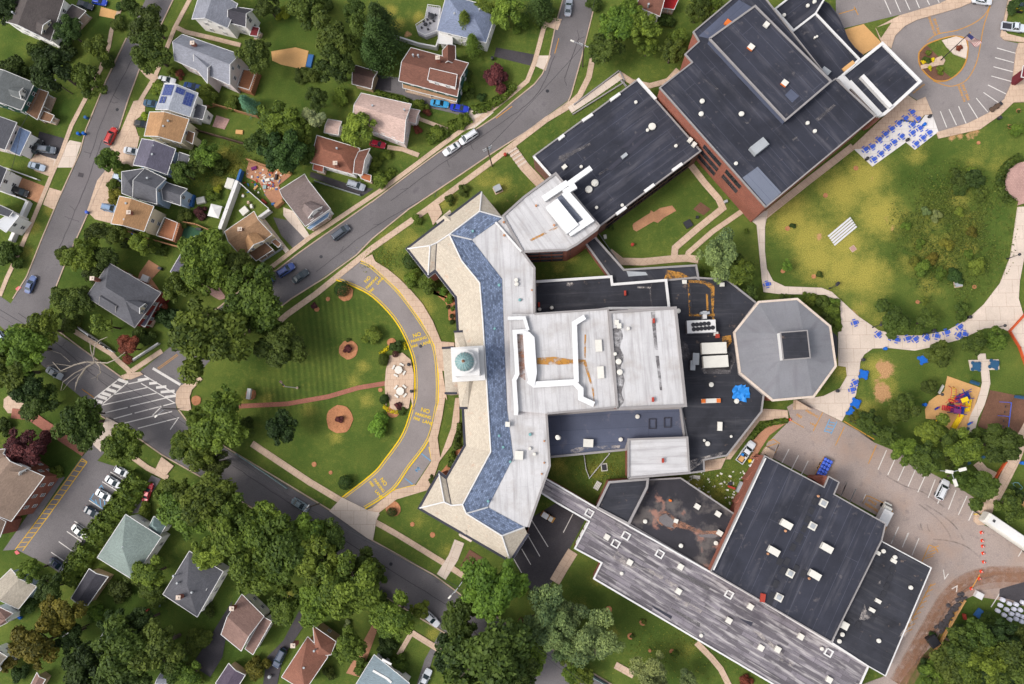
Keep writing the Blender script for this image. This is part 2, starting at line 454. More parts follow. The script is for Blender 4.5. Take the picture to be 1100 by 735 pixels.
# the big field on the right: yellow to the left and middle, green elsewhere
patch('dry', 'A 850,235 870,255 905,205 930,190 880,280 905,290 945,230 930,295 905,260', 27, .95)
patch('dry', 'A 945,345 925,330 915,350 1000,310 985,165 1040,240 1020,260 1030,215', 16, .5)
patch('dry', 'A 945,400 950,415 930,440 940,395 905,395', 15, .7)
patch('dry', 'A 990,265 1000,240 975,285 1050,170 1075,175', 20, .4)
patch('bare', 'b6 165,240 240,440 270,480 c6 110,210 c5 660,210', 6, .55)
patch('bare', 'c6 220,520 240,545 215,625 225,660 200,600 b5 460,525 a6 600,670 680,650 b6 560,40 650,30', 6.5, .75)
patch('bare', 'c6 230,528 235,540', 11, .95)
patch('bare', 'c6 215,645 222,660', 11, .95)
patch('bare', 'A 915,335 921,340 926,345', 5, .7)
patch('bare', 'a6 870,600 880,660 840,620 c6 260,40 300,100', 4, .45)
patch('lush', 'A 1010,200 1030,190 1045,200 1000,250 990,280 1010,290 1045,280 960,250 965,280 1040,250 975,190 1000,170', 22, .9)
patch('lush', 'A 860,310 870,300 840,290 960,330 1000,350 1040,320 985,400 1010,430 970,440 1060,400 1085,420 940,460 1000,480 1035,510 1085,520', 22, .55)
patch('dry', 'A 1000,260 1020,285 1040,265 1010,275', 12, .55)
patch('lush', 'A 655,245 690,225 720,205 735,220 660,260', 18, .5)
patch('dry', 'A 600,285 560,290 612,275 640,505 600,500 745,520 770,530', 12, .5)
patch('bare', 'A 700,230 690,235 A 548,205 555,210 545,215', 3.5, .5)
patch('dry', 'A 520,190 540,200 480,215 440,255 420,260 425,300 455,330', 16, .5)
# ring lawn in front of the school
patch('mow', 'A 340,330 345,360 320,390 350,395 370,340 320,420 345,415 300,425', 26, .8)
patch('lush', 'A 330,330 370,330 360,460 320,490 390,490 340,350 390,380', 24, .35)
patch('dry', 'A 285,430 260,432 390,395 380,410 395,430 330,440 360,470', 10, .55)
patch('dry', 'A 640,625 625,650 660,680 740,700 450,560 420,545 480,590', 10, .4)
patch('lush', 'A 650,660 700,680 640,640 680,650 760,700 720,720', 26, .8)
patch('dry', 'A 250,170 255,180 240,165 235,195 A 428,25 420,12 450,20', 9, .7)
patch('lush', 'A 310,35 300,50 330,30 315,95 300,90 330,100 170,262 155,270', 20, .7)
patch('bare', 'A 438,37', 6, .9)
patch('lush', 'A 70,120 95,130 110,25 60,175 10,60 20,30', 16, .8)
patch('lush', 'A 60,500 70,510 40,580 10,570 120,650 140,640 220,660 210,640 60,700 110,700 180,700 250,700 300,660 420,720 560,720 90,300 150,330 130,350 60,460 230,560', 34, .9)
patch('dry', 'A 30,270 40,285 52,226 38,245 300,665 310,640 470,665 465,680', 8, .6)
patch('lush', 'A 1060,680 1030,660 1090,700 1010,720', 34, .9)
import numpy as np
def ground():
    xs = []; 
    cs = [G(-30, -30), G(1130, -30), G(1130, 765), G(-30, 765)]
    x0, x1 = min(c[0] for c in cs), max(c[0] for c in cs); y0, y1 = min(c[1] for c in cs), max(c[1] for c in cs)
    st = 1.0; nx, ny = int((x1-x0)/st)+1, int((y1-y0)/st)+1
    gx = np.linspace(x0, x1, nx+1); gy = np.linspace(y0, y1, ny+1)
    XX, YY = np.meshgrid(gx, gy)
    rng = np.random.default_rng(3)
    v = np.stack([XX.ravel(), YY.ravel(), np.zeros(XX.size)], 1)
    i = np.arange(ny)[:, None]*(nx+1)+np.arange(nx)[None]; i = i.ravel()
    f = np.stack([i, i+1, i+nx+2, i+nx+1], 1)
    n0 = len(v); B = 1500
    v = np.vstack([v, [[-B, -B, 0], [B, -B, 0], [B, B, 0], [-B, B, 0]]])
    k = [0, nx, (ny+1)*(nx+1)-1, ny*(nx+1)]
    bt = [list(range(0, nx+1)), [nx+j*(nx+1) for j in range(ny+1)], [(ny+1)*(nx+1)-1-j for j in range(nx+1)], [(ny-j)*(nx+1) for j in range(ny+1)]]
    sk = []
    for e in range(4):
        a, b = n0+e, n0+(e+1) % 4
        sk.append([a, b]+list(reversed(bt[e])))
    me = bpy.data.meshes.new('ground')
    me.from_pydata(v.tolist(), [], f.tolist()+sk)
    for kk, L in PATCH.items():
        s = np.zeros(len(v))
        for (x, y, r, a) in L:
            d2 = (v[:, 0]-x)**2+(v[:, 1]-y)**2
            s = np.maximum(s, a*np.exp(-d2/(r*r)*1.1))
        at = me.attributes.new(kk, 'FLOAT', 'POINT'); at.data.foreach_set('value', s.astype(np.float32))
    me.materials.append(M['lawn'])
    o = bpy.data.objects.new('ground', me); col.objects.link(o)
    tag(o, 'mown grass ground spreading under the whole neighbourhood and school', 'ground', kind='structure')
ground()

_z = {'road': .02, 'lot': .035, 'drive': .05, 'path': .10, 'bed': .07}
def nextz(k, d=.004):
    _z[k] += d; return _z[k]
def flat(name, label, s, m, layer, cat=None, ang=0.0):
    z = nextz(layer); mb = MB(ang)
    p = P(s)
    if layer in ('path', 'bed'): mb.prism(p, 0, z)
    else: mb.sheet(p, z)
    return tag(mb.build(name, M[m]), label, cat or name.replace('_', ' '), kind='structure')
def walk(name, label, s, wpx, m, cat=None, layer='path'):
    z = nextz(layer); mb = MB(dirpx(*X(s)[:2])); mb.strip(P(s), wpx*MPP, z, 0, 0)
    return tag(mb.build(name, M[m]), label, cat or name, kind='structure')
def marks(parent, name, mb, mats):
    o = mb.build(name, mats, parent); return o

# ------------------------------------------------------------------ roads
up = flat('road', 'grey asphalt street curving past the school from the top edge down to the crosswalk junction',
 'a3 945,-12 905,130 870,300 840,370 800,420 700,500 610,580 500,650 b3 330,110 220,190 60,310 0,355 b2 910,360 560,605 450,690 A 260,312 190,367 152,398 200,416 235,377 c2 520,190 680,80 A 383,272.8 400,255.4 439.2,223.8 487,192 528.4,164 565,141 609,108.8 a4 60,470 110,290 150,130 185,-12',
 'asphalt', 'road')
lo = flat('road', 'asphalt street running diagonally under the large trees with the striped junction',
 'A -30,300 0,318 28,338 85,373.6 135,409.5 152,398 200,416 191,424 189,434 190,440 200,453 215,464 241,481 309,522 356.7,550.6 400,581.5 465,618.5 498,642.5 541,668.6 620,714 690,756 690,812 620,766 500,692 402,632.7 300,562 220,513.6 174,487.5 152,472 109,446 96,434 40,388 0,350 -30,332',
 'asphalt', 'road')
le = flat('road', 'straight grey asphalt side street between the rows of houses at left',
 'A 160,-8 137,41 115,87 93.6,139 87,164 65,212 46.8,255 30,297 15,321 11,327 45,350 54,346 53,330 58,312 70.7,280 72,279 87.2,244.5 109,194 127,139 137,107 150,72 167,38 189,-8', 'asphalt', 'road')
RZ = .07
mb = MB()
# crosswalk ladder, bars and the long parking stripes at the junction
for s in ('q2 355,345 130,520', 'q2 425,370 225,540'): mb.strip(P(s), .28, RZ, 0)
for k in range(6):
    a = X('q2 348,352 300,392 255,425 215,455 185,480 150,510')[k]
    b = (a[0]+72/7.333, a[1]+22/7.333); mb.strip([G(*a), G(*b)], .75, RZ+.003, 0)
for s in ('q2 425,385 520,365 590,345', 'q2 300,472 580,412', 'q2 220,552 655,455', 'q2 245,612 420,570', 'q2 440,562 745,490', 'q2 310,660 455,620', 'q2 475,615 700,557', 'q2 370,700 770,602', 'q2 500,735 820,652 755,745',
          'q2 550,318 805,470', 'q2 525,380 790,535 690,560 615,635'): mb.strip(P(s), .24, RZ, 0)
mb.strip(P('q2 618,262 835,392'), .62, RZ, 0)
for s in ('q2 500,355 590,343', 'q2 590,382 650,376', 'q2 645,415 725,405', 'q2 680,450 790,440', 'q2 715,490 800,478'): mb.strip(P(s), .62, RZ+.004, 0)
marks(lo, 'crosswalk_markings', mb, M['white_paint'])
mb = MB()
for s in ('q2 655,262 810,150', 'q2 60,425 150,487'):
    q = P(s); mb.strip(q, .14, RZ, 0); a = X(s); mb.strip([G(x+1.1, y+1.2) for x, y in a], .14, RZ, 0)
marks(lo, 'centre_line', mb, M['orange_paint'])
mb = MB(); mb.strip(P('a3 690,525 610,585'), .2, RZ); mb.strip(P('a3 920,190 900,265'), .2, RZ)
marks(up, 'kerb_line', mb, M['orange_paint'])
mb = MB(); mb.sheet(P('b1 390,208 415,214 410,234 384,228'), RZ)
marks(le, 'asphalt_patch', mb, M['asphalt_dark'])
rq = random.Random(12)
for pa, s in ((up, 'A 596,60 578,100 545,128 480,172 420,216'), (up, 'A 622,40 606,85'), (up, 'A 470,205 400,246 340,292'), (le, 'A 150,50 118,110 96,170'), (le, 'A 110,150 88,210 62,270'), (lo, 'A 250,500 310,540 400,600 480,650'), (lo, 'A 20,336 80,385 120,420')):
    q = smooth(s, 8); q = [(x+rq.uniform(-.5, .5), y+rq.uniform(-.5, .5)) for x, y in q]
    mb = MB(); mb.strip(P(q), .13, RZ-.012)
    for k in range(3):
        x, y = rq.choice(q); a = rq.uniform(0, 6.3); mb.strip([G(x+math.cos(a)*j*1.6+rq.uniform(-.6, .6), y+math.sin(a)*j*1.6+rq.uniform(-.6, .6)) for j in range(6)], .1, RZ-.010+k*.001)
    mb.build('tar_seam', M['asphalt_dark'], pa)
for lb, s in (('round iron manhole in the curving street below the grey minivan', 'A 345,276'), ('round iron manhole in the curving street near the top bend', 'A 588,98'), ('round iron manhole in the side street above the red car', 'A 126,118'), ('round iron manhole in the lower diagonal street', 'A 420,606'), ('round iron manhole in the school drive near the top of the bend', 'A 452,372')):
    x, y = G(*X(s)[0]); t = thing('manhole', lb, 'manhole', (x, y, .06)); t['kind'] = 'structure'
    MB().lathe(x, y, [(.42, .06), (.42, .078), (0, .078)], 16).build('cover', M['dark_metal'], t)
for lb, s in (('pink ramp pad on the left of the crosswalk corner', 'q2 388,325 415,312 428,335 402,345'), ('pink ramp pad on the right of the crosswalk corner', 'q2 475,310 508,298 522,312 485,328'), ('pink ramp pad at the side street corner', 'q1 155,95 185,70 215,80 175,125'), ('pink ramp pad at the lower end of the church hall lot', 's1 145,300 170,285 200,315 165,330')):
    tag(MB().prism(P(s), 0, nextz('path')+.03).build('ramp_pad', M['pink_pad']), lb, 'ramp pad', kind='structure')
# kerbs
KZ = 0
def kerb(s, m='kerb', wd=.3):
    global KZ
    KZ += .002
    o = MB().strip(P(s), wd, .14+KZ, 0, 0).build('kerb', M[m]); LABELK = 'kerb'
    return o
kl = [('pale kerb along the house side of the curving street', 'a3 943,-12 903,130 868,300 838,368 798,418 698,498 608,578 498,648 b3 330,108 220,188 60,308 0,353 b2 910,358 560,603 450,688 A 260,311 189,366', 'kerb'),
      ('pale kerb along the school side of the curving street', 'a4 187,-12 152,130 112,290 62,470 A 610,110 565,142 528.4,165 487,193 439,225 400,256.5 383,274 349,298.5 313,321 236,379', 'kerb'),
      ('pale kerb on the school side of the diagonal street', 'A 191,439 201,452 216,463 242,480 310,521 357,549.5 400,580.5 466,617.5 498,641 541,667.5 620,713 690,755', 'kerb'),
      ('tan kerb on the left side of the side street', 'A 136,41 114,87 92.6,139 86,164 64,212 45.8,255 29,297 14,321', 'kerb'),
      ('tan kerb on the right side of the side street', 'A 59,312 71.5,280 88,244.5 110,194 128,139 138,107 151,72 168,38 190,-8', 'kerb'),
      ('kerb on the upper side of the diagonal street by the dead tree', 'A 62,355 85,372.5 135,408.5', 'kerb'),
      ('kerb on the lower side of the diagonal street', 'A 109,447 152,473 174,488.5 220,514.6 300,563.5 402,634 500,693.5 620,767', 'kerb')]
for lb, s, m in kl: tag(kerb(s, m), lb, 'kerb', kind='structure')

# ------------------------------------------------------------------ pavements and paths
S = [('concrete sidewalk along the house side of the curving street', 'a3 875,85 845,140 822,230 800,310 765,400 685,468 565,562 440,645 318,735', 5.2, 'concrete'),
     ('concrete sidewalk in front of the tan and grey houses', 'b3 318,92 222,165 50,292 b2 610,530 390,700', 5, 'concrete'),
     ('concrete sidewalk between the curving street and the school', 'a4 168,285 150,380 105,470 40,532 a3 860,590 670,735 b3 590,155 400,295 270,392 0,582 c2 640,165 500,265 460,300', 6.4, 'concrete'),
     ('narrow sidewalk on the left of the side street', 'A 133,0 120,33 A 117,50 108,75 90,110 77,135 66,165 55,190 46,212 35,238 22,268 8,298 0,318', 5, 'concrete'),
     ('sidewalk on the right of the side street', 'A 207,-6 188,30 178,55 167,82 A 150,110 138,140 127,165 117,195 108,222', 5, 'concrete'),
     ('pink concrete sidewalk beside the dead tree', 'q1 640,455 1100,735 q2 330,190 420,270 440,300', 5.5, 'concrete'),
     ('sidewalk in front of the grey gabled house', 'q2 450,285 690,125', 5.5, 'concrete'),
     ('sidewalk below the ring lawn along the diagonal street', 'd2 325,260 460,350 610,450 770,545', 7, 'concrete'),
     ('sidewalk below the front wing of the school', 'q5 235,650 d3 0,640 e3 60,-40 130,0 350,135 450,200', 6, 'concrete'),
     ('walk from the street to the south entry of the school', 'e3 430,30 400,110 340,205', 11, 'concrete_pale'),
     ('brick path crossing the ring lawn', 'd2 220,72 c2 240,720 500,707 700,672 850,628 1000,603', 5, 'brick_path'),
     ('concrete ramp walk between the road and the dark classroom roof', 'a4 55,545 170,470 315,370', 8, 'concrete_pale'),
     ('tan path beside the dark classroom wing', 'a4 300,365 360,405 450,425 540,400 590,345', 6, 'concrete'),
     ('concrete steps walk down to the link wing', 'b3 690,95 750,180 830,265', 11, 'concrete'),
     ('walk along the courtyard by the brick block', 'b4 650,170 720,260 790,340 810,385 680,490 575,580 570,630', 7, 'concrete'),
     ('narrow second courtyard walk', 'b4 905,400 760,500 640,605 630,640', 5.5, 'concrete'),
     ('walk along the lower side of the courtyard', 'b4 250,600 310,648 420,650 570,635 640,632 690,640', 8, 'concrete'),
     ('long straight walk beside the tall brick block', 'b5 625,80 400,255 200,415 160,450', 7.5, 'concrete'),
     ('concrete walk by the lower end of the weathered wing', 's8 600,480 500,640 420,780', 11, 'concrete'),
     ('short tan walk under the lower trees', 'e4 280,640 370,690', 7, 'concrete'),
     ('curved grey walk at the foot of the weathered wing', 'e4 680,530 750,600 800,660 840,740', 6, 'concrete'),
     ('curved concrete walk beside the playground', 'r2 640,200 650,300 680,400 690,520 660,640 630,735 r3 560,280 510,480', 8, 'concrete_pale'),
     ('pink concrete walk behind the playground to the parking lot', 'A 1120,430 r3 1090,480 r4 1000,20 850,320 740,520', 11, 'concrete'),
     ('short concrete walk under the playground trees', 'r4 590,70 670,160 790,220', 8.5, 'concrete'),
     ('garden walk at the lower left house', 'e3 195,480 340,570', 6, 'concrete'),
     ('garden walk from the driveway to the lower house', 'e3 195,480 130,590', 5, 'concrete'),
     ('brick red walk beside the brick church hall', 'd1 60,110 150,120 290,215 420,300', 11, 'brick_path'),
     ('dirt shortcut behind the brick church hall lot', 'd1 655,325 730,380 830,430', 6, 'concrete'),
     ('long walk between two tall houses at upper left', 'a2 -60,130 0,160 130,190 270,225', 5, 'concrete'),
     ('yard walk beside the orange roofed house', 'b2 380,445 500,600', 5, 'concrete_pale'),
     ('tan walk by the pink roofed house', 'b3 75,85 150,95 230,125', 5, 'concrete'),
     ('short tan garden walk at the red brown house', 'a3 225,585 370,640', 4, 'concrete')]
for lb, s, wd, m in S: walk('path' if 'walk ' not in lb[:9] else 'path', lb, s, wd, m, 'path')

flat('path', 'concrete sidewalk curving round the outside of the school drive',
 'c3 0,-30 q3 212,100 340,180 450,270 560,380 680,520 780,690 c3 340,400 405,405 405,540 345,545 370,690 d3 360,30 345,130 322,232 335,330 390,180 410,35 430,35 430,150 390,270 330,350 300,440 270,490 120,535 35,600 20,645 A 391,549 400,545.5 421.8,528 426,526 447,521 463.6,495.5 460.5,473 470,437.5 471.6,431 471.6,402 467,371 452.5,344.5 428.5,312 400,286 388,280', 'concrete', 'path')
flat('path', 'wide concrete apron where the school drive meets the diagonal street', 'd2 770,525 900,590 d3 35,600 20,640 A 401,580 396,579 354,549', 'concrete_pale', 'path')
flat('path', 'concrete corner pavement with pink ramps at the junction', 'q2 425,300 520,290 545,310 450,350 395,345 370,320', 'concrete', 'path')
flat('path', 'rounded concrete corner pavement across the junction', 'q2 985,320 1010,350 930,430 910,490 925,600 820,590 800,530 805,450 840,400 960,335', 'concrete', 'path')
flat('patio', 'pink paved patio with benches on the ring lawn', 'c3 85,470 150,455 190,490 205,560 203,735 d3 190,30 180,85 130,105 90,85 75,0 c3 68,735 62,610 68,540', 'concrete', 'path')
flat('path', 'concrete plaza between the link wing entry and the sidewalk', 'b3 268,392 330,368 345,412 300,470 290,440', 'concrete', 'path')
flat('path', 'broad pale concrete promenade sweeping past the octagon hall and along the field',
 'A 812.7,242 818,300 820,314 835.5,316 886.7,317 902,328 904,356 900,357 900,393 908.4,394.3 909.5,404 902,417 884.5,425.4 857,430 904,452.7 919,424.4 910.6,440 921.5,410.6 923.7,389 928,381 937,374.7 954,374 982.7,376.9 998,373.6 1030.6,365 1056.7,353 1072,351.8 1082.8,356 1093.7,373.6 1103,395 1125,395 1125,343 1100,343 1093.7,321 1094.8,302 1100,275 1108,222 1092.6,222.7 1085,275 1082.8,281 1074,304 1056.7,326.8 1039,343 1017.5,355 991.4,360.5 965,360.5 943.5,355 921.5,340 905,324.6 893,313.7 882,309.4 843,308 830,301.8 824.6,291 823.5,289 821.4,270.6 821.4,244.5 824.6,227 806,228 803,233.6'.replace('919,424.4 910.6,440', '919,424.4'), 'concrete_pale', 'path')
flat('path', 'white concrete terrace of the blue picnic tables', 'a6 95,735 160,735 265,640 300,600 400,610 430,570 465,570 495,655 b6 480,20 380,97 335,60 170,180 80,95', 'concrete_white', 'path')
flat('path', 'tan concrete walk between the canopy and the picnic terrace', 'a6 430,480 465,565 425,570 395,605 310,590 270,640 160,735 b6 80,95 65,85 a6 340,470 385,500', 'concrete', 'path')
flat('path', 'concrete sidewalk round the turning circle', 'a6 680,-10 690,0 600,40 480,75 390,100 330,130 280,180 262,240 215,215 205,190 185,140 300,80 500,20 560,-10', 'concrete', 'path')
flat('path', 'tan concrete triangle beside the curved black canopy', 'a6 30,150 125,122 200,200 215,218 118,275 60,215', 'sand', 'path')
flat('path', 'curved sidewalk below the turning circle parking stalls', 'a6 485,655 640,610 740,560 820,490 860,400 878,250 890,215 919,215 940,215 940,505 865,508 800,570 700,640 560,672 495,686', 'concrete', 'path')
flat('path', 'kerbed corner by the white truck at the top right', 'a6 840,0 800,180 820,200 940,215 940,195 835,170 818,150 855,0', 'concrete', 'path')
flat('path', 'concrete pad with the fallen yellow post by the parking lot', 'r4 640,500 740,490 775,520 755,600 680,735 600,740 555,700 560,640', 'concrete', 'path')
flat('path', 'pale concrete pads under two picnic tables by the playground', 'r2 500,270 605,268 640,262 820,262 828,370 650,382 522,382', 'concrete_pale', 'path')
flat('patio', 'round pink paved patio at the right edge inside a hedge', 'b6 930,155 900,160 850,175 825,215 820,290 850,330 890,350 885,372 940,355', 'paver_pink', 'path')
flat('path', 'tan concrete walk behind the low dark roofs by the pickup', 'd4 1011,95 1000,105 900,225 830,320 c5 0,0 d4 800,385 720,398 715,345 820,330'.replace('c5 0,0 ', ''), 'concrete', 'path')
flat('path', 'tan concrete steps under the octagon hall', 'r6 560,-10 900,10 915,130 490,170 60,735 0,735 A 797,449', 'concrete', 'path')

# ------------------------------------------------------------------ the ring drive and its yellow writing
ring = flat('road', 'smooth grey school drive looping round the ring lawn with yellow writing',
 'A 361,300.7 388,280.5 400,286.5 428,312.6 452,345 466.4,371.4 470.7,402 470.7,432 469.7,437.4 460,472 463,495 445.7,521 424,526.7 421.8,528 400,545 391.6,547.3 367.6,534.3 400,509 413,494 432.7,465.7 443.5,433 445.7,421.5 444.6,391 436,365 421.8,341 400,319 380,308', 'asphalt_loop', 'lot')
RIN = 'A 361,300.7 380,308 400,319 421.8,341 436,365 444.6,391 445.7,421.5 443.5,433 432.7,465.7 413,494 400,509 367.6,534.3'
ROUT = 'A 388,280.5 400,286.5 428,312.6 452,345 466.4,371.4 470.7,402 470.7,432 469.7,437.4 461,472 439,502.7 421.8,526.7 392,546.5'
mb = MB()
for s, d in ((RIN, 1), (ROUT, -1)):
    q = smooth(s); mb.strip(P(q), .32, .15, 0, 0); mb.strip(P(offset(q, 2.3*(-1 if d == 1 else 1))), .16, .062)
mb.strip(P('q5 395,430 600,377'), .25, .15, 0, 0); mb.strip(P('q5 742,0 770,145'), .25, .15, 0, 0)
z = .066
for tx, a, b, sz in (('NO', 'q3 118,300 155,258', 0, 1.0), ('PARKING', 'q3 125,368 235,255', 0, 1.05), ('FIRE', 'q3 150,412 205,358', 0, 1.05), ('LANE', 'q3 228,325 290,262', 0, 1.05),
                     ('NO', 'c3 205,372 235,363', 0, 1.0), ('PARKING', 'c3 190,402 268,378', 0, 1.0), ('FIRE', 'c3 190,430 228,414', 0, 1.0), ('LANE', 'c3 240,416 288,400', 0, 1.0),
                     ('NO', 'd3 245,93 278,103', 0, 1.0), ('PARKING', 'd3 212,112 290,134', 0, 1.0), ('FIRE', 'd3 198,132 240,145', 0, 1.0), ('LANE', 'd3 248,148 298,164', 0, 1.0),
                     ('NO', 'q5 275,320 312,372', 0, 1.0), ('PARKING', 'q5 200,318 298,446', 0, 1.05), ('FIRE', 'q5 150,335 200,400', 0, 1.0), ('LANE', 'q5 215,430 275,505', 0, 1.0)):
    p, q = X(a); L = math.hypot(*(G(*q)[i]-G(*p)[i] for i in (0, 1)))
    mb.text(tx, (p[0]+q[0])/2, (p[1]+q[1])/2, dirpx(p, q), L/(.6*len(tx)), z, 0, 1.0); z += .001
marks(ring, 'yellow_markings', mb, M['bright_yellow'])
mb = MB()
for s in ('q5 665,65 760,140', 'q5 505,310 580,370', 'q5 610,240 640,200', 'q5 605,225 630,245', 'q5 625,205 650,212', 'q5 635,228 655,222'): mb.strip(P(s), .25, .066)
marks(ring, 'blue_markings', mb, M['blue_paint'])

# ------------------------------------------------------------------ parking lots
rl = flat('parking_lot', 'dusty asphalt school parking lot below the octagon hall with white stalls',
 'd5 355,45 475,105 575,155 720,240 d6 40,160 180,255 300,305 440,395 600,480 700,545 A 1050,548 1052,562 1075,572 1115,600 1115,655 1075,645 1045,640 1030,647 1020,655 1005,690 990,705 975,722 960,745 900,745 951,726 1000,610 944,580 955,560 940,552.8 887,524 880,518 870,512 822,488 d5 200,260 320,140 300,80', 'asphalt_lot', 'lot')
mb = MB()
for s in ('d6 240,292 198,388', 'd6 290,318 246,415', 'd6 340,347 296,443', 'd6 388,377 346,472', 'd6 437,405 394,500', 'd6 480,437 445,528', 'd6 530,465 492,556', 'd6 582,490 545,585', 'd6 637,518 594,612', 'd6 672,580 645,640',
          'd6 43,455 15,520', 'd6 90,482 60,548', 'd6 137,510 118,555', 'd6 300,670 270,735', 'd6 350,700 335,735', 'e6 285,-5 262,42', 'e6 345,-10 318,60', 'e6 400,15 365,100',
          'd5 310,288 275,355', 'd5 357,318 322,388', 'd5 405,345 370,415', 'd5 262,262 238,302', 'd5 595,455 565,520', 'd5 640,482 610,548', 'e6 800,285 755,355', 'e6 920,55 890,105', 'e6 520,170 527,215 545,190', 'e6 562,265 588,250 585,280'):
    mb.strip(P(s), .2, .062)
marks(rl, 'stall_lines', mb, M['white_paint'])
mb = MB()
for s in ('d6 190,268 150,360', 'q6 400,120 305,305', 'q6 615,260 525,445', 'q6 90,200 215,270', 'e6 450,48 415,130', 'e6 450,48 480,60 495,85', 'q7 235,375 280,300 310,305 480,385 525,415 535,455 430,720',
          'r6 620,470 700,440 785,500 720,640', 'r6 600,550 750,500', 'd6 30,150 180,240', 'e6 700,195 655,270', 'e6 610,330 520,490 440,625', 'e6 320,500 390,370 460,240'): mb.strip(P(s), .2, .062)
for k in range(9):
    a = X('e6 330,480')[0]; b = X('e6 445,255')[0]; t = k/8; x, y = a[0]+(b[0]-a[0])*t, a[1]+(b[1]-a[1])*t
    mb.strip([G(x, y), G(x+8, y-3.5)], .16, .064)
for k in range(4):
    a = X('e6 430,115 440,100 450,82 458,66')[k]; mb.strip([G(*a), G(a[0]+9, a[1]-3)], .16, .064)
z = .066
for tx, a in (('NO', 'q6 168,58 212,85'), ('PARKING', 'q6 228,98 360,170'), ('FIRE', 'q6 132,135 205,178'), ('LANE', 'q6 275,222 335,255'), ('SPACE', 'q7 292,335 385,390'), ('RESERVED', 'q7 258,372 405,460')):
    p, q = X(a); L = math.hypot(*(G(*q)[i]-G(*p)[i] for i in (0, 1)))
    mb.text(tx, (p[0]+q[0])/2, (p[1]+q[1])/2, dirpx(p, q), L/(.64*len(tx)), z, 0, 1.0); z += .001
marks(rl, 'orange_markings', mb, M['orange_paint'])
mb = MB()
for s in ('q6 470,185 415,310', 'q6 540,210 480,335', 'q6 470,215 520,225', 'q6 455,240 510,255', 'q6 440,275 495,285', 'q6 425,305 485,320'): mb.strip(P(s), .22, .062)
marks(rl, 'blue_markings', mb, M['blue_paint'])
mb = MB()
for s in ('q7 815,570 820,610 840,650', 'q7 880,580 885,620 905,650', 'd6 400,560 480,620 540,690 560,735', 'd6 430,560 510,610 580,670 620,735', 'e6 380,640 470,480 560,330 680,230 780,200', 'e6 410,660 520,500 600,370', 'e6 470,20 560,30 640,60 700,110', 'd6 240,420 330,470 420,500 520,570'):
    mb.strip(P(smooth(s)), .3, .060)
marks(rl, 'tyre_marks', mb, M['rubber_film'])
mb = MB()
ctr = smooth('e6 300,735 390,580 470,440 550,310 640,235 770,200 960,205', 5)
for i, w_ in enumerate((22, 15, 9, 4)): mb.strip(P(offset(ctr, (1.5, -1, 2, -2.5)[i])), w_*MPP, .0565+i*.0012)
c2_ = smooth('d5 250,180 330,200 420,250 520,290 600,330', 4)

marks(rl, 'dirt_tracks', mb, M['dust_film'])
flat('dirt', 'black bare soil bed behind the white bags', 'r5 810,360 940,320 1120,270 1120,520 1060,560 980,500 840,460 800,450', 'asphalt_dark', 'bed')
tc_ = flat('parking_lot', 'grey asphalt turning circle with angled stalls at the top right',
 'a6 10,145 -10,100 -10,-10 780,-10 a6 840,-10 800,180 820,200 890,215 878,250 860,400 820,490 740,560 640,610 485,655 470,575 430,520 350,470 262,535 262,240 280,180 330,130 390,100 480,75 300,75 115,120', 'asphalt_loop', 'lot')
mb = MB()
for s in ('a6 785,238 880,265', 'a6 775,285 868,310', 'a6 767,330 862,355', 'a6 757,376 855,403', 'a6 740,420 830,465', 'a6 718,457 795,510', 'a6 682,485 740,555', 'a6 643,510 690,585', 'a6 595,525 632,610', 'a6 548,540 585,618', 'a6 505,550 537,630',
          'a6 230,0 262,72', 'a6 282,0 308,60', 'a6 332,0 355,50', 'a6 385,0 402,40', 'a6 437,-5 452,25', 'a6 490,-5 500,15'): mb.strip(P(s), .2, .062)
marks(tc_, 'stall_lines', mb, M['white_paint'])
mb = MB()
for s in ('a6 440,205 490,170 590,150 680,110 735,60 762,-10', 'a6 762,0 735,80 715,150 700,240 680,320 640,390 590,420 540,425 470,400', 'a6 5,70 90,45', 'a6 80,35 100,75'): mb.strip(P(smooth(s)), .2, .062)
mb.closed(P(smooth('a6 400,260 440,220 520,190 580,180 630,195 640,240 632,300 605,350 560,388 520,402 470,395 420,350 400,310 398,275')), .3, .17, 0, 0)
z = .066
for tx, a in (('NO PARKING', 'r1 228,350 165,168'), ('FIRE LANE', 'r1 270,345 212,170'), ('NO PARKING', 'q8 515,268 450,100'), ('FIRE LANE', 'q8 562,270 488,85'), ('NO PARKING', 'q8 5,188 118,98')):
    p, q = X(a); L = math.hypot(*(G(*q)[i]-G(*p)[i] for i in (0, 1)))
    mb.text(tx, (p[0]+q[0])/2, (p[1]+q[1])/2, dirpx(p, q), L/(.6*len(tx)), z, 0, 1.0); z += .001
marks(tc_, 'orange_markings', mb, M['orange_paint'])
flat('lawn', 'grass crescent in the middle of the turning circle island', 'a6 400,260 440,222 520,190 580,182 630,197 638,240 630,300 605,348 560,386 520,400 470,393 420,350 400,310', 'lawn', 'bed')
flat('lawn', 'small triangle of grass in the tan plaza', 'a6 185,140 262,115 210,192', 'lawn', 'path')
flat('planting_bed', 'brown mulch bed in the turning circle island', 'a6 400,260 440,222 470,205 440,225 445,230 500,285 480,320 560,385 520,400 470,393 420,350 400,310', 'mulch_brown', 'bed')
flat('path', 'pale concrete corner of the turning circle island', 'a6 512,202 580,183 628,197 637,240 630,292 570,270 535,235', 'concrete_pale', 'path')
flat('path', 'round tan paving at the foot of the island flagpole', 'a6 480,290 510,278 528,300 518,322 495,325 410,345 405,325 470,310', 'concrete', 'path')
tl = flat('parking_lot', 'dark asphalt car park beside the brick church hall', 'd1 460,262 520,300 480,345 560,370 640,410 560,500 450,700 430,735 e1 340,130 300,190 240,150 80,70 s3 350,740 800,110', 'asphalt', 'lot')
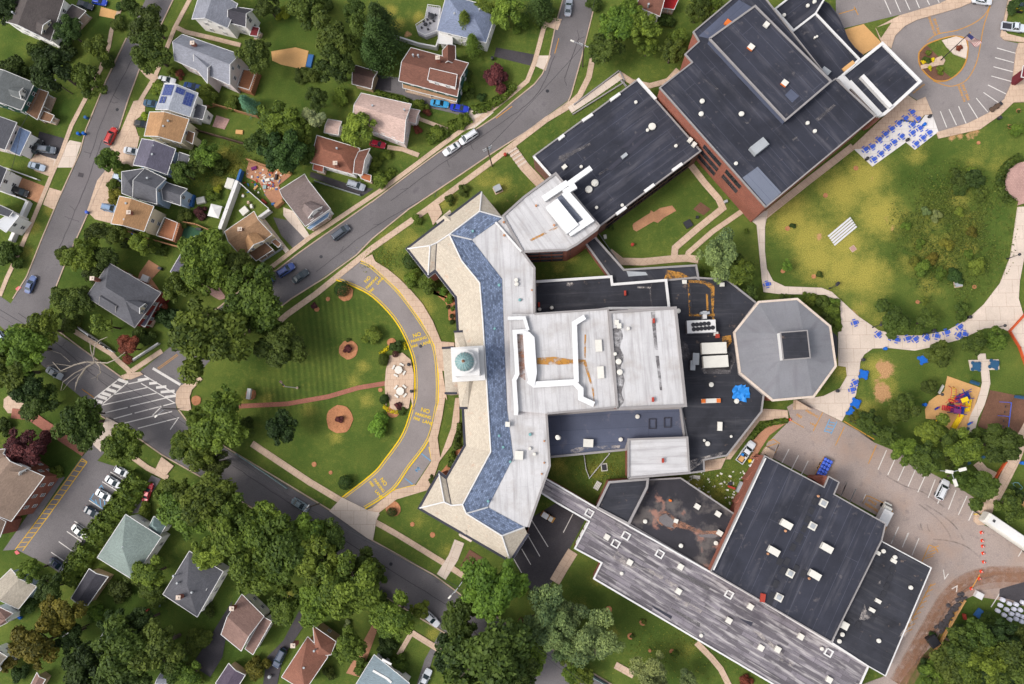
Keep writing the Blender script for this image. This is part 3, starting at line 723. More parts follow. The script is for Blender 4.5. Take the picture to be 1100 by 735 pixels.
mb = MB()
for s in ('s1 735,0 890,105', 's1 660,100 805,200', 's1 580,200 732,308', 's1 505,305 660,410', 'd1 545,400 610,440', 'd1 505,448 580,495', 'd1 440,540 525,595'): mb.strip(P(s), .2, .062)
marks(tl, 'stall_lines', mb, M['white_paint'])
mb = MB()
for s in ('s3 810,115 360,735 s1 150,280', 's3 860,150 450,720 s1 225,290', 's3 815,120 862,152'): mb.strip(P(s), .2, .062)
a = X('s3 810,115 s1 150,280'); b = X('s3 860,150 s1 225,290')
for k in range(19):
    t = (k+.5)/19; p = [a[0][i]+(a[1][i]-a[0][i])*t for i in (0, 1)]; q = [b[0][i]+(b[1][i]-b[0][i])*(t-.02) for i in (0, 1)]
    mb.strip([G(*p), G(*q)], .16, .064)
marks(tl, 'yellow_hatching', mb, M['yellow_paint'])
mb = MB()
for s in ('s3 885,510 1045,635', 's3 890,520 925,460', 's3 940,520 955,560', 's3 985,510 995,590', 's3 1030,530 1040,620', 's3 975,410 1000,380 1020,415'): mb.strip(P(s), .22, .066)
marks(tl, 'blue_markings', mb, M['blue_paint'])
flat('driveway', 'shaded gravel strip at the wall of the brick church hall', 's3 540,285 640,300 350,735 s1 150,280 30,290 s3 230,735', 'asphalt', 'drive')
cl = flat('parking_lot', 'dark asphalt court between the front wing and the weathered wing', 's8 170,160 440,0 600,100 720,170 560,470 420,735 e3 860,290 780,270 690,110 760,20', 'asphalt_dark', 'lot')
mb = MB()
for s in ('s8 180,150 355,435', 's8 155,320 275,530', 's8 95,455 185,610', 's8 15,550 95,690', 's8 600,110 505,295'): mb.strip(P(s), .18, .062)
marks(cl, 'stall_lines', mb, M['white_paint'])

# ------------------------------------------------------------------ driveways and yard surfaces
D = [('driveway', 'dark asphalt driveway of the pink roofed street front', 'a3 20,370 140,385 150,430 300,490 480,535 540,555 490,590 400,560 270,530 150,470 0,440', 'asphalt'),
     ('driveway', 'short dark asphalt driveway of the blue grey roofed house', 'a3 610,235 800,270 780,325 600,280', 'asphalt_dark'),
     ('driveway', 'concrete apron of the short dark driveway', 'a3 820,275 880,275 855,350 800,325', 'concrete_pale'),
     ('driveway', 'concrete driveway mouth near the top of the curving street', 'a3 850,85 935,95 915,150 855,130', 'concrete'),
     ('driveway', 'concrete apron before the two blue cars', 'a3 480,545 600,555 510,630 440,650', 'concrete_pale'),
     ('driveway', 'black asphalt driveway beside the red roofed house', 'b2 615,205 800,265 925,290 870,325 700,265 610,230', 'asphalt_dark'),
     ('driveway', 'pale concrete driveway between the grey and tan houses', 'b2 480,380 530,400 610,520 580,545 480,420', 'concrete_pale'),
     ('driveway', 'gravel driveway in front of the tan house', 'b2 430,430 500,445 590,540 530,585 470,520', 'asphalt'),
     ('driveway', 'concrete driveway apron of the left row', 's5 690,465 805,490 720,735 500,735 350,600 540,650', 'concrete_pale'),
     ('driveway', 'black asphalt front yard of the blue shingled porch', 's5 390,380 640,450 560,655 340,600', 'asphalt_dark'),
     ('driveway', 'brown gravel yard with the black van', 's4 90,60 300,130 450,190 385,355 290,310 10,220', 'dirt'),
     ('driveway', 'concrete apron below the black van yard', 's4 490,200 610,235 530,415 425,365', 'concrete'),
     ('driveway', 'concrete driveway of the silver car at left', 'b1 150,150 180,110 270,150 250,230 170,200', 'concrete'),
     ('driveway', 'concrete forecourt of the orange brown house', 'a1 660,500 720,490 715,560 660,600 690,690 620,730 540,735 600,640', 'concrete'),
     ('driveway', 'concrete forecourt of the slate grey house', 'b1 580,60 690,30 660,180 600,190 550,80', 'concrete'),
     ('driveway', 'concrete forecourt of the tan house', 'b1 480,250 520,200 600,230 590,330 550,460 470,440 430,400', 'concrete'),
     ('driveway', 'concrete pavement between the purple tree and the white car', 'a1 690,345 780,375 790,430 720,380', 'concrete'),
     ('driveway', 'orange concrete driveway at the top of the side street', 'a1 500,35 590,60 570,95 490,80', 'sand'),
     ('driveway', 'brown driveway under the big pine', 'a2 920,370 1011,385 1011,450 920,440', 'asphalt_dark'),
     ('driveway', 'asphalt driveway of the lower pink roofed house', 'e2 230,320 180,600 120,700 30,640 120,500', 'asphalt_dark'),
     ('driveway', 'asphalt driveway with the dark blue car', 'e2 560,370 600,420 480,600 450,735 380,735 400,600 480,520', 'asphalt_dark'),
     ('driveway', 'brown driveway beside the lower grey blue house', 'e2 920,440 950,450 860,700 790,680', 'dirt_red'),
     ('driveway', 'asphalt driveway with a silver car at the bottom edge', 'e3 340,560 300,600 260,735 220,735 260,610 340,470', 'asphalt'),
     ('driveway', 'narrow drive with the red car', 'd1 750,415 795,435 690,600 630,610', 'asphalt'),
     ('patio', 'round tan paving at the church hall door', 'd1 20,40 60,10 110,30 125,75 90,110 40,110 18,80', 'concrete'),
     ('path', 'concrete apron at the church hall lot entry', 'd1 530,130 595,165 500,300 460,262', 'concrete_pale'),
     ('path', 'concrete driveway crossing near the red car', 'd1 800,325 860,370 820,420 770,385', 'concrete'),
     ('patio', 'tan sand patch in the back yard', 'a2 420,255 540,235 605,252 585,345 470,320 425,300', 'sand'),
     ('patio', 'brown paved patio behind the solar panel house', 'a2 150,570 215,590 190,640 130,625', 'paver_pink'),
     ('patio', 'tan dirt patio behind the grey gabled house', 'b1 735,640 800,680 750,735 c1 790,150 680,90 690,60', 'dirt'),
     ('patio', 'red brown paved corner behind the big trees', 'c2 85,80 145,110 200,185 165,195 50,130', 'paver_pink'),
     ('patio', 'dark green turf yard behind the tan house', 'b1 895,460 1011,500 1011,560 880,575 860,530', 'green_turf'),
     ('dirt', 'bare orange dirt yard full of clutter behind the grey brown house', 's6 340,40 600,130 890,230 730,360 780,540 690,660 560,500 480,330 300,250 300,170', 'dirt_red'),
     ('dirt', 'red dirt track beside the white pickup', 'r6 370,460 620,240 830,180 900,190 640,380 520,560 420,735 330,735 420,580', 'dirt_red'),
     ('dirt', 'brown dirt along the low wet roof', 'r8 20,490 360,690 350,735 20,540', 'dirt_red'),
     ('playground', 'tan rubber playground surface', 'r2 275,440 635,568 560,780 r3 490,420 470,475 400,470 300,420 180,310 45,300 35,200 80,110 190,30 r2 190,640 240,600', 'sand'),
     ('playground', 'brown mulch swing area', 'r2 735,592 1000,645 r3 1090,60 1120,70 1120,330 1020,520 940,440 800,450 600,380', 'mulch_brown'),
     ('planting_bed', 'maroon mulch bed by the south entry', 'e3 480,70 560,120 515,195 435,150', 'mulch_brown'),
     ('planting_bed', 'orange mulch bed along the front wing windows', 'q3 640,310 700,360 800,415 900,500 930,560 935,680 1000,680 1000,500 900,400 830,400 720,400', 'mulch'),
     ('planting_bed', 'orange mulch bed at the lower front corner', 'd3 430,270 455,280 370,440 330,410 380,350', 'mulch'),
     ('planting_bed', 'dirt vegetable plot in the courtyard', 'b4 365,470 370,460 450,410 455,395 470,405 500,385 560,372 580,398 520,432 490,458 470,450 385,500 368,490', 'dirt'),
     ('planting_bed', 'second dirt vegetable plot in the courtyard', 'b4 700,355 750,390 715,420 665,390', 'mulch_brown'),
     ('planting_bed', 'dirt strip along the dark classroom wing', 'b4 600,200 640,170 480,290 330,400 210,500 195,490 400,330', 'dirt')]
M['green_turf'] = mat('green_turf', C(52, 92, 66), .1, 1, .1)
for nm, lb, s, m in D:
    flat(nm, lb, s, m, 'bed' if nm in ('planting_bed', 'playground', 'patio') else ('path' if nm == 'path' else 'drive'), nm.replace('_', ' '))
def disc(label, s, r, m='mulch', hole=None):
    (px, py), = X(s); x, y = G(px, py); n = 18
    pts = [(x+r*MPP*(1+random.uniform(-.07, .07))*math.cos(2*math.pi*k/n), y+r*MPP*(1+random.uniform(-.07, .07))*math.sin(2*math.pi*k/n)) for k in range(n)]
    o = MB().prism(pts, 0, nextz('bed', .001)).build('planting_bed', M[m]); tag(o, label, 'planting bed', kind='structure')
BEDS = [('c2 802,440', 10.6), ('d2 757,140', 15), ('c2 645,240', 3.6), ('c2 700,190', 3), ('d2 632,362', 3.4), ('d2 713,403', 2.6), ('c2 785,160', 9), ('q5 390,610', 8), ('d3 198,658', 3), ('d3 297,710', 3.5),
        ('b5 640,187', 3.2), ('b5 490,322', 3.2), ('b5 303,485', 3.2), ('b5 280,695', 3), ('b5 432,722', 3), ('e4 248,365', 4), ('e4 415,430', 4), ('e4 355,498', 4), ('e4 560,575', 3.4), ('e4 450,570', 2),
        ('c6 393,205', 2.6), ('c6 673,130', 2.6), ('q8 1045,360', 3), ('q8 960,515', 3), ('q8 650,675', 2.4), ('c2 320,660', 6), ('d3 40,-5', 3), ('a6 585,245', 4.6), ('c2 50,690', 5.5), ('c3 95,405', 5), ('d3 105,100', 7)]
# ------------------------------------------------------------------ building kit
BK_ = 0
def window_mesh(name, frame, pane, mull=True):
    mb = MB()
    for x in (-.46, .46): mb.box(x, -.02, 0, 1, .08, .14, 0, 0)
    for z in (0, .93): mb.box(0, -.02, z, z+.07, .84, .14, 0, 0)
    if mull: mb.box(0, -.015, .47, .53, .84, .12, 0, 0)
    mb.box(0, .03, .06, .94, .86, .04, 0, 1)
    o = mb.build(name, [M[frame], M[pane]], local=True); me = o.data
    bpy.data.objects.remove(o); return me
WIN = window_mesh('window', 'trim_white', 'glass')
WIND = window_mesh('window', 'dark_metal', 'glass')
def win(parent, x, y, z, nx, ny, w_, h_, me=None):
    o = bpy.data.objects.new('window', me or WIN); col.objects.link(o); o.parent = parent
    pl = parent.location
    o.location = (x+nx*.04-pl.x, y+ny*.04-pl.y, z-pl.z); o.rotation_euler = (0, 0, math.atan2(ny, nx)+math.pi/2)
    o.scale = (w_, 1, h_); return o
def wall_windows(parent, a, b, cen, zs, n, w_, h_, me=None, margin=.08):
    dx, dy = b[0]-a[0], b[1]-a[1]; L = math.hypot(dx, dy) or 1; nx, ny = dy/L, -dx/L
    if (a[0]+b[0])/2*nx+(a[1]+b[1])/2*ny < cen[0]*nx+cen[1]*ny: nx, ny = -nx, -ny
    for z in zs:
        for k in range(n):
            t = margin+(1-2*margin)*(k+.5)/n
            win(parent, a[0]+dx*t, a[1]+dy*t, z, nx, ny, w_, h_, me)
def cen(p): return (sum(q[0] for q in p)/len(p), sum(q[1] for q in p)/len(p))
def section(name, label, s, h, roof, wall, angs=None, par='trim_grey', pw=.5, ph=.35, z0=0.0, cat='school building', base=None):
    p = ccw(P(s, h)); c = cen(p)
    t = thing(name, label, cat, (c[0], c[1], z0)) if base is None else base
    n = len(p); mb = MB()
    for i in range(n):
        a, b = p[i], p[(i+1) % n]
        mb.face([(a[0], a[1], z0), (b[0], b[1], z0), (b[0], b[1], h), (a[0], a[1], h)])
    mb.build('wall', M[wall], t)
    ang = dirpx(*X(angs)) if angs else 0
    MB(ang).sheet(p, h).build('roof', M[roof], t)
    if par: MB(ang).closed(p, pw, h+ph, 0, h-.25).build('parapet', M[par], t)
    t['_h'] = h
    return t, p, c
def patch_on(t, s, h, m, name='roof_patch', dz=.012, angs=None):
    global BK_
    BK_ = (BK_+1) % 60
    return MB(dirpx(*X(angs)) if angs else 0).sheet(P(s, h), h+dz+BK_*.0013).build(name, M[m], t)
def rbox(t, name, s, lx, ly, h, hg, m, ang=0.0, top=None):
    """box on a roof: centre pixel, size in pixels, heading in photo degrees"""
    global BK_
    for px, py in X(s):
        BK_ = (BK_+1) % 60; x, y = G(px, py, h+hg); mb = MB(-R(ang)); mb.box(x, y, h+.02+BK_*.0011, h+hg+.004+BK_*.0017, lx*MPP, ly*MPP, -R(ang), 0, 1)
        o = mb.build(name, [M[m], M[top or m]], t)
    return o
def rvent(t, s, h, r=1.6, m='pale_box', name='roof_vent', hg=.7):
    for px, py in X(s):
        x, y = G(px, py, h+hg); r_ = r*MPP
        MB().lathe(x, y, [(r_*.7, h), (r_*.7, h+hg*.5), (r_, h+hg*.55), (r_*.9, h+hg*.9), (0, h+hg)], 12).build(name, M[m], t)
def duct(t, s, wpx, h, hg=1.0, m='duct_white', name='air_duct', z0=.35):
    global BK_
    BK_ = (BK_+7) % 60; pts = P(s, h+hg); hg += BK_*.003; z0 += BK_*.004
    return MB().strip(pts, wpx*MPP, h+hg, 0, h+z0).build(name, M[m], t)

# ------------------------------------------------------------------ front wing: cream slate outside, blue slate inside, flat pale roof behind
EH, RH, BH = 10.5, 13.6, 11.8
t = thing('school_front_wing', 'bent front wing of the school with cream slate slopes and blue shingles', 'school building', G(505, 400))
fw = t
def q3(h, s): return [(x, y, h) for x, y in P(s, h)]
E = q3(EH, 'A 517.5,206.4 438,267.3 460,295.5 467.5,290 490.3,319 492.5,356 498,440 500,479 479.5,514.7 471.8,509 451,545.8 548,602 566.5,573.5')
Rg = q3(RH, 'A 515.4,227 482.7,252 495.8,280 515.4,304 518.6,343 524,432 527.3,485.3 497,542 501,551.7 539.3,575.6')
Bn = q3(BH, 'A 540,234 506.7,257.5 524,280 539.3,299.6 540.4,336.6 544.8,440 551.3,491.8 524,545 563.5,566.5')
Wv = q3(13.2, 'A 462,264 469,261 477.3,539.3 484.9,543')
mb = MB()
for f in ([E[0], Rg[0], Rg[1], Wv[1], Wv[0], E[1]], [E[1], Wv[0], E[2]], [Wv[0], Wv[1], E[3], E[2]], [Wv[1], Rg[1], Rg[2], Rg[3], E[4], E[3]],
          [E[4], Rg[3], Rg[4], E[5]], [E[5], Rg[4], Rg[5], E[6]], [E[6], Rg[5], Rg[6], E[7]], [E[7], Rg[6], Rg[7], Wv[3], E[8]],
          [E[8], Wv[3], Wv[2], E[9]], [E[9], Wv[2], E[10]], [E[10], Wv[2], Wv[3], Rg[7], Rg[8], Rg[9], E[11]], [E[11], Rg[9], E[12]], [E[12], Rg[9], Bn[8]],
          [E[0], Bn[0], Rg[0]]):
    mb.face(list(reversed(f)))
mb.build('slate_roof', M['slate_cream'], t)
mb = MB()
for f in ([Rg[0], Bn[0], Bn[1], Rg[1]], [Rg[1], Bn[1], Bn[2], Rg[2]], [Rg[2], Bn[2], Bn[3], Rg[3]], [Rg[3], Bn[3], Bn[4], Rg[4]], [Rg[4], Bn[4], Bn[5], Rg[5]],
          [Rg[5], Bn[5], Bn[6], Rg[6]], [Rg[6], Bn[6], Bn[7], Rg[7]], [Rg[7], Bn[7], Rg[8]], [Rg[8], Bn[7], Bn[8], Rg[9]]):
    mb.face(list(reversed(f)))
mb.build('blue_roof', M['slate_blue'], t)
flatp = P('A 540.4,232.5 561,270.6 574,288 574,337.7 587,441 587,445 590.5,500.5 567.6,566', 11.7)
fp = [(b[0], b[1]) for b in reversed(Bn[:8])]
MB(dirpx((540, 300), (548, 480))).sheet(ccw(flatp+[(Bn[8][0], Bn[8][1])]+fp), 11.7).build('flat_roof', M['roof_pale'], t)
ow = [(e[0], e[1]) for e in E]+[flatp[-1]]+list(reversed(flatp[:-1]))
ow = ccw(ow); mb = MB()
cc = cen(ow)
for i in range(len(ow)):
    a, b = ow[i], ow[(i+1) % len(ow)]
    mb.face([(a[0], a[1], 0), (b[0], b[1], 0), (b[0], b[1], EH-.06), (a[0], a[1], EH-.06)])
mb.build('wall', M['brick_red'], t)
MB().strip([(e[0], e[1]) for e in E], .85, EH+.08, 0, EH-.35).build('gutter', M['gutter'], t)
MB().strip([(e[0], e[1]) for e in E], .95, EH-.36, 0, EH-.8).build('eaves_trim', M['trim_white'], t)
MB().strip(flatp, .5, 12.1, 0, 10.4).build('parapet', M['trim_grey'], t)
mb = MB()
def rib(a, b, r=.17): mb.tube([(a[0], a[1], a[2]+.06), (b[0], b[1], b[2]+.06)], r, 6)
for a, b in zip(Rg[:7], Rg[1:8]): rib(a, b)
for a, b in ((Rg[7], Rg[8]), (Rg[8], Rg[9]), (E[1], Wv[0]), (Wv[0], Wv[1]), (Wv[1], Rg[1]), (Wv[0], E[2]), (Rg[0], E[0]), (E[10], Wv[2]), (Wv[2], Wv[3]), (Wv[3], Rg[7]), (Wv[2], E[9]), (Rg[9], E[11]), (Rg[9], Bn[8]), (Rg[8], Bn[7]), (Rg[1], Bn[1]), (Rg[0], Bn[0])): rib(a, b)
mb.build('ridge_cap', M['trim_white'], t)
for a, b in ((Wv[1], E[3]), (Wv[3], E[8])): MB().tube([(a[0], a[1], a[2]+.05), (b[0], b[1], b[2]+.05)], .1, 5).build('valley_flashing', M['gutter'], t)
for i in range(12):
    a, b = E[i], E[i+1]; L = math.hypot(b[0]-a[0], b[1]-a[1])
    if L > 6: wall_windows(t, a, b, cc, (1.2, 4.4, 7.4), max(1, int(L/3.4)), 1.4, 1.9)
rvent(t, 'c3 712,115 d3 913,228 915,232 c3 710,95', 11.7, 2.2); rvent(t, 'd3 777,285 800,312', 11.7, 1.7)
rvent(t, 'c3 727,193 d3 778,215 c3 625,120', 11.7, 1.6, 'teal'); rvent(t, 'c3 603,335 d3 645,278 625,222 680,350 570,545 b3 495,497', 12.3, 1.4, 'teal')
rbox(t, 'roof_hatch', 'd3 667,165', 4.5, 5, 12.2, .8, 'pale_box', 2); rbox(t, 'roof_hatch', 'd3 724,318', 8, 8.5, 11.7, .9, 'pale_box', 2)
duct(t, 'c3 668,285 750,283 768,345', 3.4, 11.7); duct(t, 'c3 768,348 702,352 715,560 700,590 710,735 d3 708,120', 4.2, 11.7)
patch_on(t, 'c3 715,365 745,370 755,590 722,570', 11.7, 'pale_film', 'roof_stain')
rvent(t, 'b3 648,518 d3 848,355 836,410 848,248 c3 787,145', 11.7, 1, 'dirt', 'roof_drain', .3)
# entry gables, portico and the clock tower
for s, ap, back in (('b3 388,402 322,466 312,450 382,392', 'b3 352,420', 'b3 385,445'), ('e3 425,-5 500,20 485,35 430,5', 'e3 460,-5', 'd3 460,690')):
    mb = MB(); p = P(s, 9.2); MB().prism(p, 0, 9.1, 0, 0).build('entry_porch', M['concrete_pale'], t)
    a = P(ap, 10.4)[0]; bk = P(back, 12)[0]
    q = [(x, y, 9.3) for x, y in p]; A = (a[0], a[1], 10.6); B_ = (bk[0], bk[1], 11.6)
    mb.face([q[0], A, B_]); mb.face([A, q[1], B_]); mb.face([q[0], q[1], A]); mb.build('porch_roof', M['slate_cream'], t)
mbw = MB()
p1 = P('q4 165,155 250,155 400,330 400,640 250,735 c3 425,735 425,650 420,600 400,430', 11.0)
pp = P('c3 405,352 447,352 505,430 520,600 470,735 d3 470,85 433,90 c3 420,600', 11.0); q = [(x, y, 11.0) for x, y in pp]
mb = MB(); c_ = P('c3 480,560', 12.4)[0]; ct = (c_[0], c_[1], 13.0)
for i in range(len(q)): mb.face([q[i], q[(i+1) % len(q)], ct])
mb.build('portico_roof', M['slate_cream'], t)
mbw.prism(pp, 0, 10.9)
mbw.build('portico_wall', M['brick_red'], t)
MB().prism(P('c3 345,430 405,430 425,655 362,660', 8.4), 0, 8.4, 0, 1).build('porch_canopy', [M['slate_cream'], M['concrete_pale']], t)
mb = MB()
for s in ('q4 50,315 165,308', 'q4 165,155 255,152', 'c3 360,655 420,655', 'd3 432,85 472,85'): mb.strip(P(s, 10), .5, 11.15, 0, 10.6)
mb.build('gutter', M['gutter'], t)
tw = thing('clock_tower', 'square white clock tower carrying a green copper dome', 'tower', G(505, 395))
bx, by = tw.location.x, tw.location.y
bp = P('c3 400,435 540,430 548,583 402,592', 15); c_ = cen(bp); cx, cy = c_
ta = dirpx(*X('c3 402,592 548,583'))
mb = MB(ta); mb.box(cx, cy, 8, 15.2, 6.5, 6.9, ta); mb.box(cx, cy, 14.7, 15.4, 7.3, 7.7, ta); mb.build('tower_base', M['trim_white'], tw)
mb = MB(ta); mb.box(cx, cy, 15.4, 19.2, 5.0, 5.0, ta)
for a, b in ((1, 1), (1, -1), (-1, 1), (-1, -1)):
    x, y = cx+2.55*(a*math.cos(ta)-b*math.sin(ta)), cy+2.55*(a*math.sin(ta)+b*math.cos(ta)); mb.cyl(x, y, 15.4, 19.2, .35, n=8)
mb.box(cx, cy, 19.2, 19.7, 5.9, 5.9, ta); mb.build('belfry', M['trim_white'], tw)
for k in range(4):
    a = ta+k*math.pi/2; x, y = cx+2.52*math.cos(a), cy+2.52*math.sin(a)
    mb = MB(); n = Vector((math.cos(a), math.sin(a), 0)); sd = Vector((-n.y, n.x, 0)); o3 = Vector((x, y, 17.3))
    pr = [o3+(sd*math.cos(2*math.pi*j/20)+Vector((0, 0, 1))*math.sin(2*math.pi*j/20))*1.05 for j in range(20)]
    mb.face([p+n*.06 for p in pr], 0)
    for j in range(20): mb.face([pr[j], pr[(j+1) % 20], pr[(j+1) % 20]+n*.06, pr[j]+n*.06], 1)
    for an, ln in ((1.2, .8), (2.6, .55)): mb.bar(o3+n*.09, o3+n*.09+(sd*math.cos(an)+Vector((0, 0, 1))*math.sin(an))*ln, .1, .04, 1)
    mb.build('clock_face', [M['pale_box'], M['dark_metal']], tw)
mb = MB()
mb.lathe(cx, cy, [(2.35, 19.7), (2.35, 20.9), (2.6, 20.95), (2.6, 21.2), (2.0, 21.2)], 8); mb.build('drum', M['trim_white'], tw)
mb = MB(); mb.lathe(cx, cy, [(2.05, 21.1), (2.05, 21.3), (1.98, 21.8), (1.72, 22.45), (1.25, 22.95), (.65, 23.25), (.2, 23.35)], 16); mb.build('dome', M['copper_green'], tw)
mb = MB()
for k in range(16):
    a = 2*math.pi*k/16; mb.tube([(cx+r*math.cos(a), cy+r*math.sin(a), z+.02) for r, z in ((2.05, 21.3), (1.98, 21.8), (1.72, 22.45), (1.25, 22.95), (.65, 23.25))], .06, 4)
mb.build('dome_rib', M['teal'], tw)
MB().lathe(cx, cy, [(.3, 23.3), (.34, 23.5), (.16, 23.8), (.06, 24.2), (.04, 25.2), (0, 25.2)], 10).build('finial', M['dirt'], tw)
wall_windows(tw, bp[3], bp[2], c_, (9.2, 11.8), 3, 1.0, 1.9); wall_windows(tw, bp[1], bp[2], c_, (11.8,), 3, 1.0, 1.9)

# ------------------------------------------------------------------ flat roofed blocks
t, p, c = section('school_auditorium', 'school auditorium under a pale ribbed roof with white ducts and rust streaks', 'A 547,337 574,337.5 653,332 662.5,437.5 587.5,444.5 549,441', 12.9, 'roof_pale', 'brick_red', 'A 560,340 566,440', None)
MB().strip(P('A 574,337.5 653,332 662.5,437.5 587.5,444.5', 12.9), .4, 13.2, 0, 12.65).build('parapet', M['trim_grey'], t)
aud = t
MB().prism(P('c3 742,345 775,352 800,378 812,555 800,618 772,600 752,520', 14.3), 13.1, 14.3).build('duct_trunk', M['duct_white'], t); duct(t, 'c3 668,285 750,283 768,345', 3.4, 12.9); duct(t, 'c3 768,348 702,352 715,560 700,590 710,735 d3 708,120', 4.2, 12.9)
patch_on(t, 'c3 715,365 745,370 755,590 722,570', 12.9, 'earth_film', 'roof_stain'); duct(t, 'c3 770,590 800,612 1000,600', 6, 12.9, 1.1)
duct(t, 'c4 -10,605 75,600 110,635 110,680 175,710', 5.2, 12.9, 1.1); duct(t, 'c4 88,600 78,310 130,278', 5, 12.9, 1.1)
duct(t, 'c3 1015,285 992,320 995,600', 4.6, 12.9, 1.1) if False else None
rbox(t, 'skylight', 'c4 198,420 208,552', 6.5, 12, 12.9, .5, 'pale_box', -3)
patch_on(t, 'c3 812,480 900,475 995,490 1005,510 900,515 812,512', 12.9, 'rust_film', 'rust_stain')
patch_on(t, 'c4 0,495 80,485 135,490 130,515 70,505 0,515', 12.9, 'rust_film', 'rust_stain'); patch_on(t, 'c4 122,500 136,498 175,640 178,725 165,640', 12.9, 'rust_film', 'rust_stain', .016); patch_on(t, 'c4 128,365 136,365 134,480 126,480', 12.9, 'rust_film', 'rust_stain', .016)
t, p, c = section('school_stage_block', 'pale roofed stage block with dark stains at its left edge', 'A 655,335.8 725.3,331 736.3,435.8 663,439', 13.6, 'roof_pale', 'brick_red', 'A 660,338 668,436', 'trim_grey', .6, .4)
M['soot'] = mat('soot', C(150, 146, 150), .2, 1.5, .3)
patch_on(t, smooth('c4 262,338 300,332 318,375 303,425 322,475 308,530 326,590 312,650 322,695 300,722 285,715 275,560', 5), 13.6, 'soot_film', 'roof_stain')
for s in ('c4 455,255 475,255 490,440 475,440', 'c4 478,470 495,470 512,640 500,640'):
    patch_on(t, s, 13.6, 'soot_film', 'roof_stain')
rvent(t, 'c4 297,498 303,550', 13.6, 3); rvent(t, 'c4 345,335 280,460', 13.6, 1.8); rbox(t, 'roof_hatch', 'c4 288,305 300,322', 4, 5, 13.6, .7, 'pale_box', 0)
rbox(t, 'red_standpipe', 'c4 471,296 467,686', 2, 4.4, 13.6, .9, 'red_metal', 0)
t, p, c = section('school_north_corridor', 'low black roofed corridor block with white edging above the auditorium', 'A 574.5,303 656.5,297.5 657.5,306 715.3,301.3 718.5,331 654.5,331.5 640,333.5 575,338', 5.5, 'roof_black_plain', 'brick_red', 'A 575,304 700,298', 'trim_white', .6, .3)
rvent(t, 'c3 885,232 825,240 c4 353,241', 5.5, 2); rbox(t, 'red_standpipe', 'c4 329,160 c3 822,217', 2, 5, 5.5, .8, 'red_metal', 0)
patch_on(t, 'c4 388,128 458,130 455,138 390,136', 5.5, 'pale_film', 'roof_stain'); patch_on(t, 'c4 448,140 456,140 462,225 455,225', 5.5, 'soot_film', 'roof_stain'); patch_on(t, 'c3 960,108 990,108 988,128 958,126', 5.5, 'pale_film', 'roof_stain')
t, p, c = section('school_link_corridor', 'narrow black roofed link corridor angling past the courtyard', 'b4 133,557 178,528 322,690 678,668 690,735 c4 675,85 530,98 265,122 260,88', 4.6, 'roof_black_plain', 'brick_red', 'b4 133,557 260,700', 'trim_grey', .45, .35)
patch_on(t, 'b4 335,695 430,700 440,715 345,722', 4.6, 'grey_metal', 'roof_stain'); patch_on(t, 'b4 520,735 535,690 600,700 640,720 650,735 c4 640,95 540,95', 4.6, 'rust_film', 'rust_stain')
t, p, c = section('school_kitchen_block', 'wide black roof with chillers, blue tarp and orange stains beside the octagon', 'c4 530,98 680,85 830,95 975,210 865,355 890,560 1011,662 d4 1000,102 830,318 715,340 718,395 645,405 635,235 605,85 c4 628,712 577,235 548,235', 4.8, 'roof_black_plain', 'concrete', 'c4 530,98 820,95', 'trim_grey', .4, .25)
kb = t
patch_on(t, 'd4 645,345 715,325 830,295 828,310 725,345 650,395', 4.8, 'pale_film', 'roof_stain'); patch_on(t, 'c4 605,380 640,420 650,480 620,500 605,470', 4.8, 'soot_film', 'roof_stain'); patch_on(t, 'c4 700,530 850,540 880,480 840,440 850,560 720,560', 4.8, 'soot_film', 'roof_stain', .016)
for i, s in enumerate(('c4 722,105 770,125 765,270 772,300 758,290 750,140 720,115', 'c4 640,265 770,262 770,275 645,275', 'c4 637,110 645,110 655,265 645,270', 'c4 805,375 850,368 855,400 830,435 808,420', 'c4 727,165 737,165 740,245 730,245', 'c4 640,95 720,100 760,115 758,128 700,112 640,108')): patch_on(t, s, 4.8, 'rust_film', 'rust_stain', .013+i*.003)
# chiller with two rows of fans
ch = MB(); x, y = G(*X('c4 705,325')[0], 7.0); al = dirpx(*X('c4 640,330 770,325'))
ch.box(x, y, 5.1, 7.0, 29*MPP, 13*MPP, al, 1, 0); ck = ch.build('chiller', [M['trim_white'], M['grey_metal']], t)
for s in ('c4 665,317 683,316 702,314 720,312 740,311', 'c4 668,339 687,338 705,336 724,334 742,333 761,331'):
    for j, (px, py) in enumerate(X(s)):
        x, y = G(px, py, 7.05); MB().lathe(x, y, [(.5, 7.0), (.5, 7.12), (.4, 7.12), (.36, 7.02), (.12, 7.02), (.12, 7.1), (0, 7.1)], 14).build('fan', M['dark_metal'], t)
rbox(t, 'pipe_rack', 'c4 722,268', 4, 8, 4.8, 1.4, 'trim_white', 0); rbox(t, 'valve_box', 'c4 724,258', 9, 2.5, 4.8, 1.8, 'grey_metal', 0)
rbox(t, 'walkway_pad', 'c4 648,150 650,185 652,215 655,245', 3, 5, 4.8, .06, 'dark_metal', 5)
rbox(t, 'air_handler', 'c4 768,432', 25, 11.5, 4.8, 1.8, 'pale_box', -2); rbox(t, 'air_handler', 'c4 776,498', 25, 12, 4.8, 1.8, 'pale_box', -3)
rbox(t, 'condenser', 'c4 678,485', 6.5, 12, 4.8, 1.0, 'grey_metal', 3); rbox(t, 'condenser', 'c4 663,517', 5, 10, 4.8, .9, 'grey_metal', 3)
rbox(t, 'red_unit', 'c4 785,372', 4, 4, 4.8, .8, 'red_metal', 0); rbox(t, 'roof_hatch', 'c4 622,105 808,118 777,360', 4.5, 4, 4.8, .6, 'pale_box', 0)
rvent(t, 'c4 592,248 755,612 880,694 d4 737,261 880,50', 4.8, 2.6); rvent(t, 'd4 720,245 853,225', 4.8, 1.4)
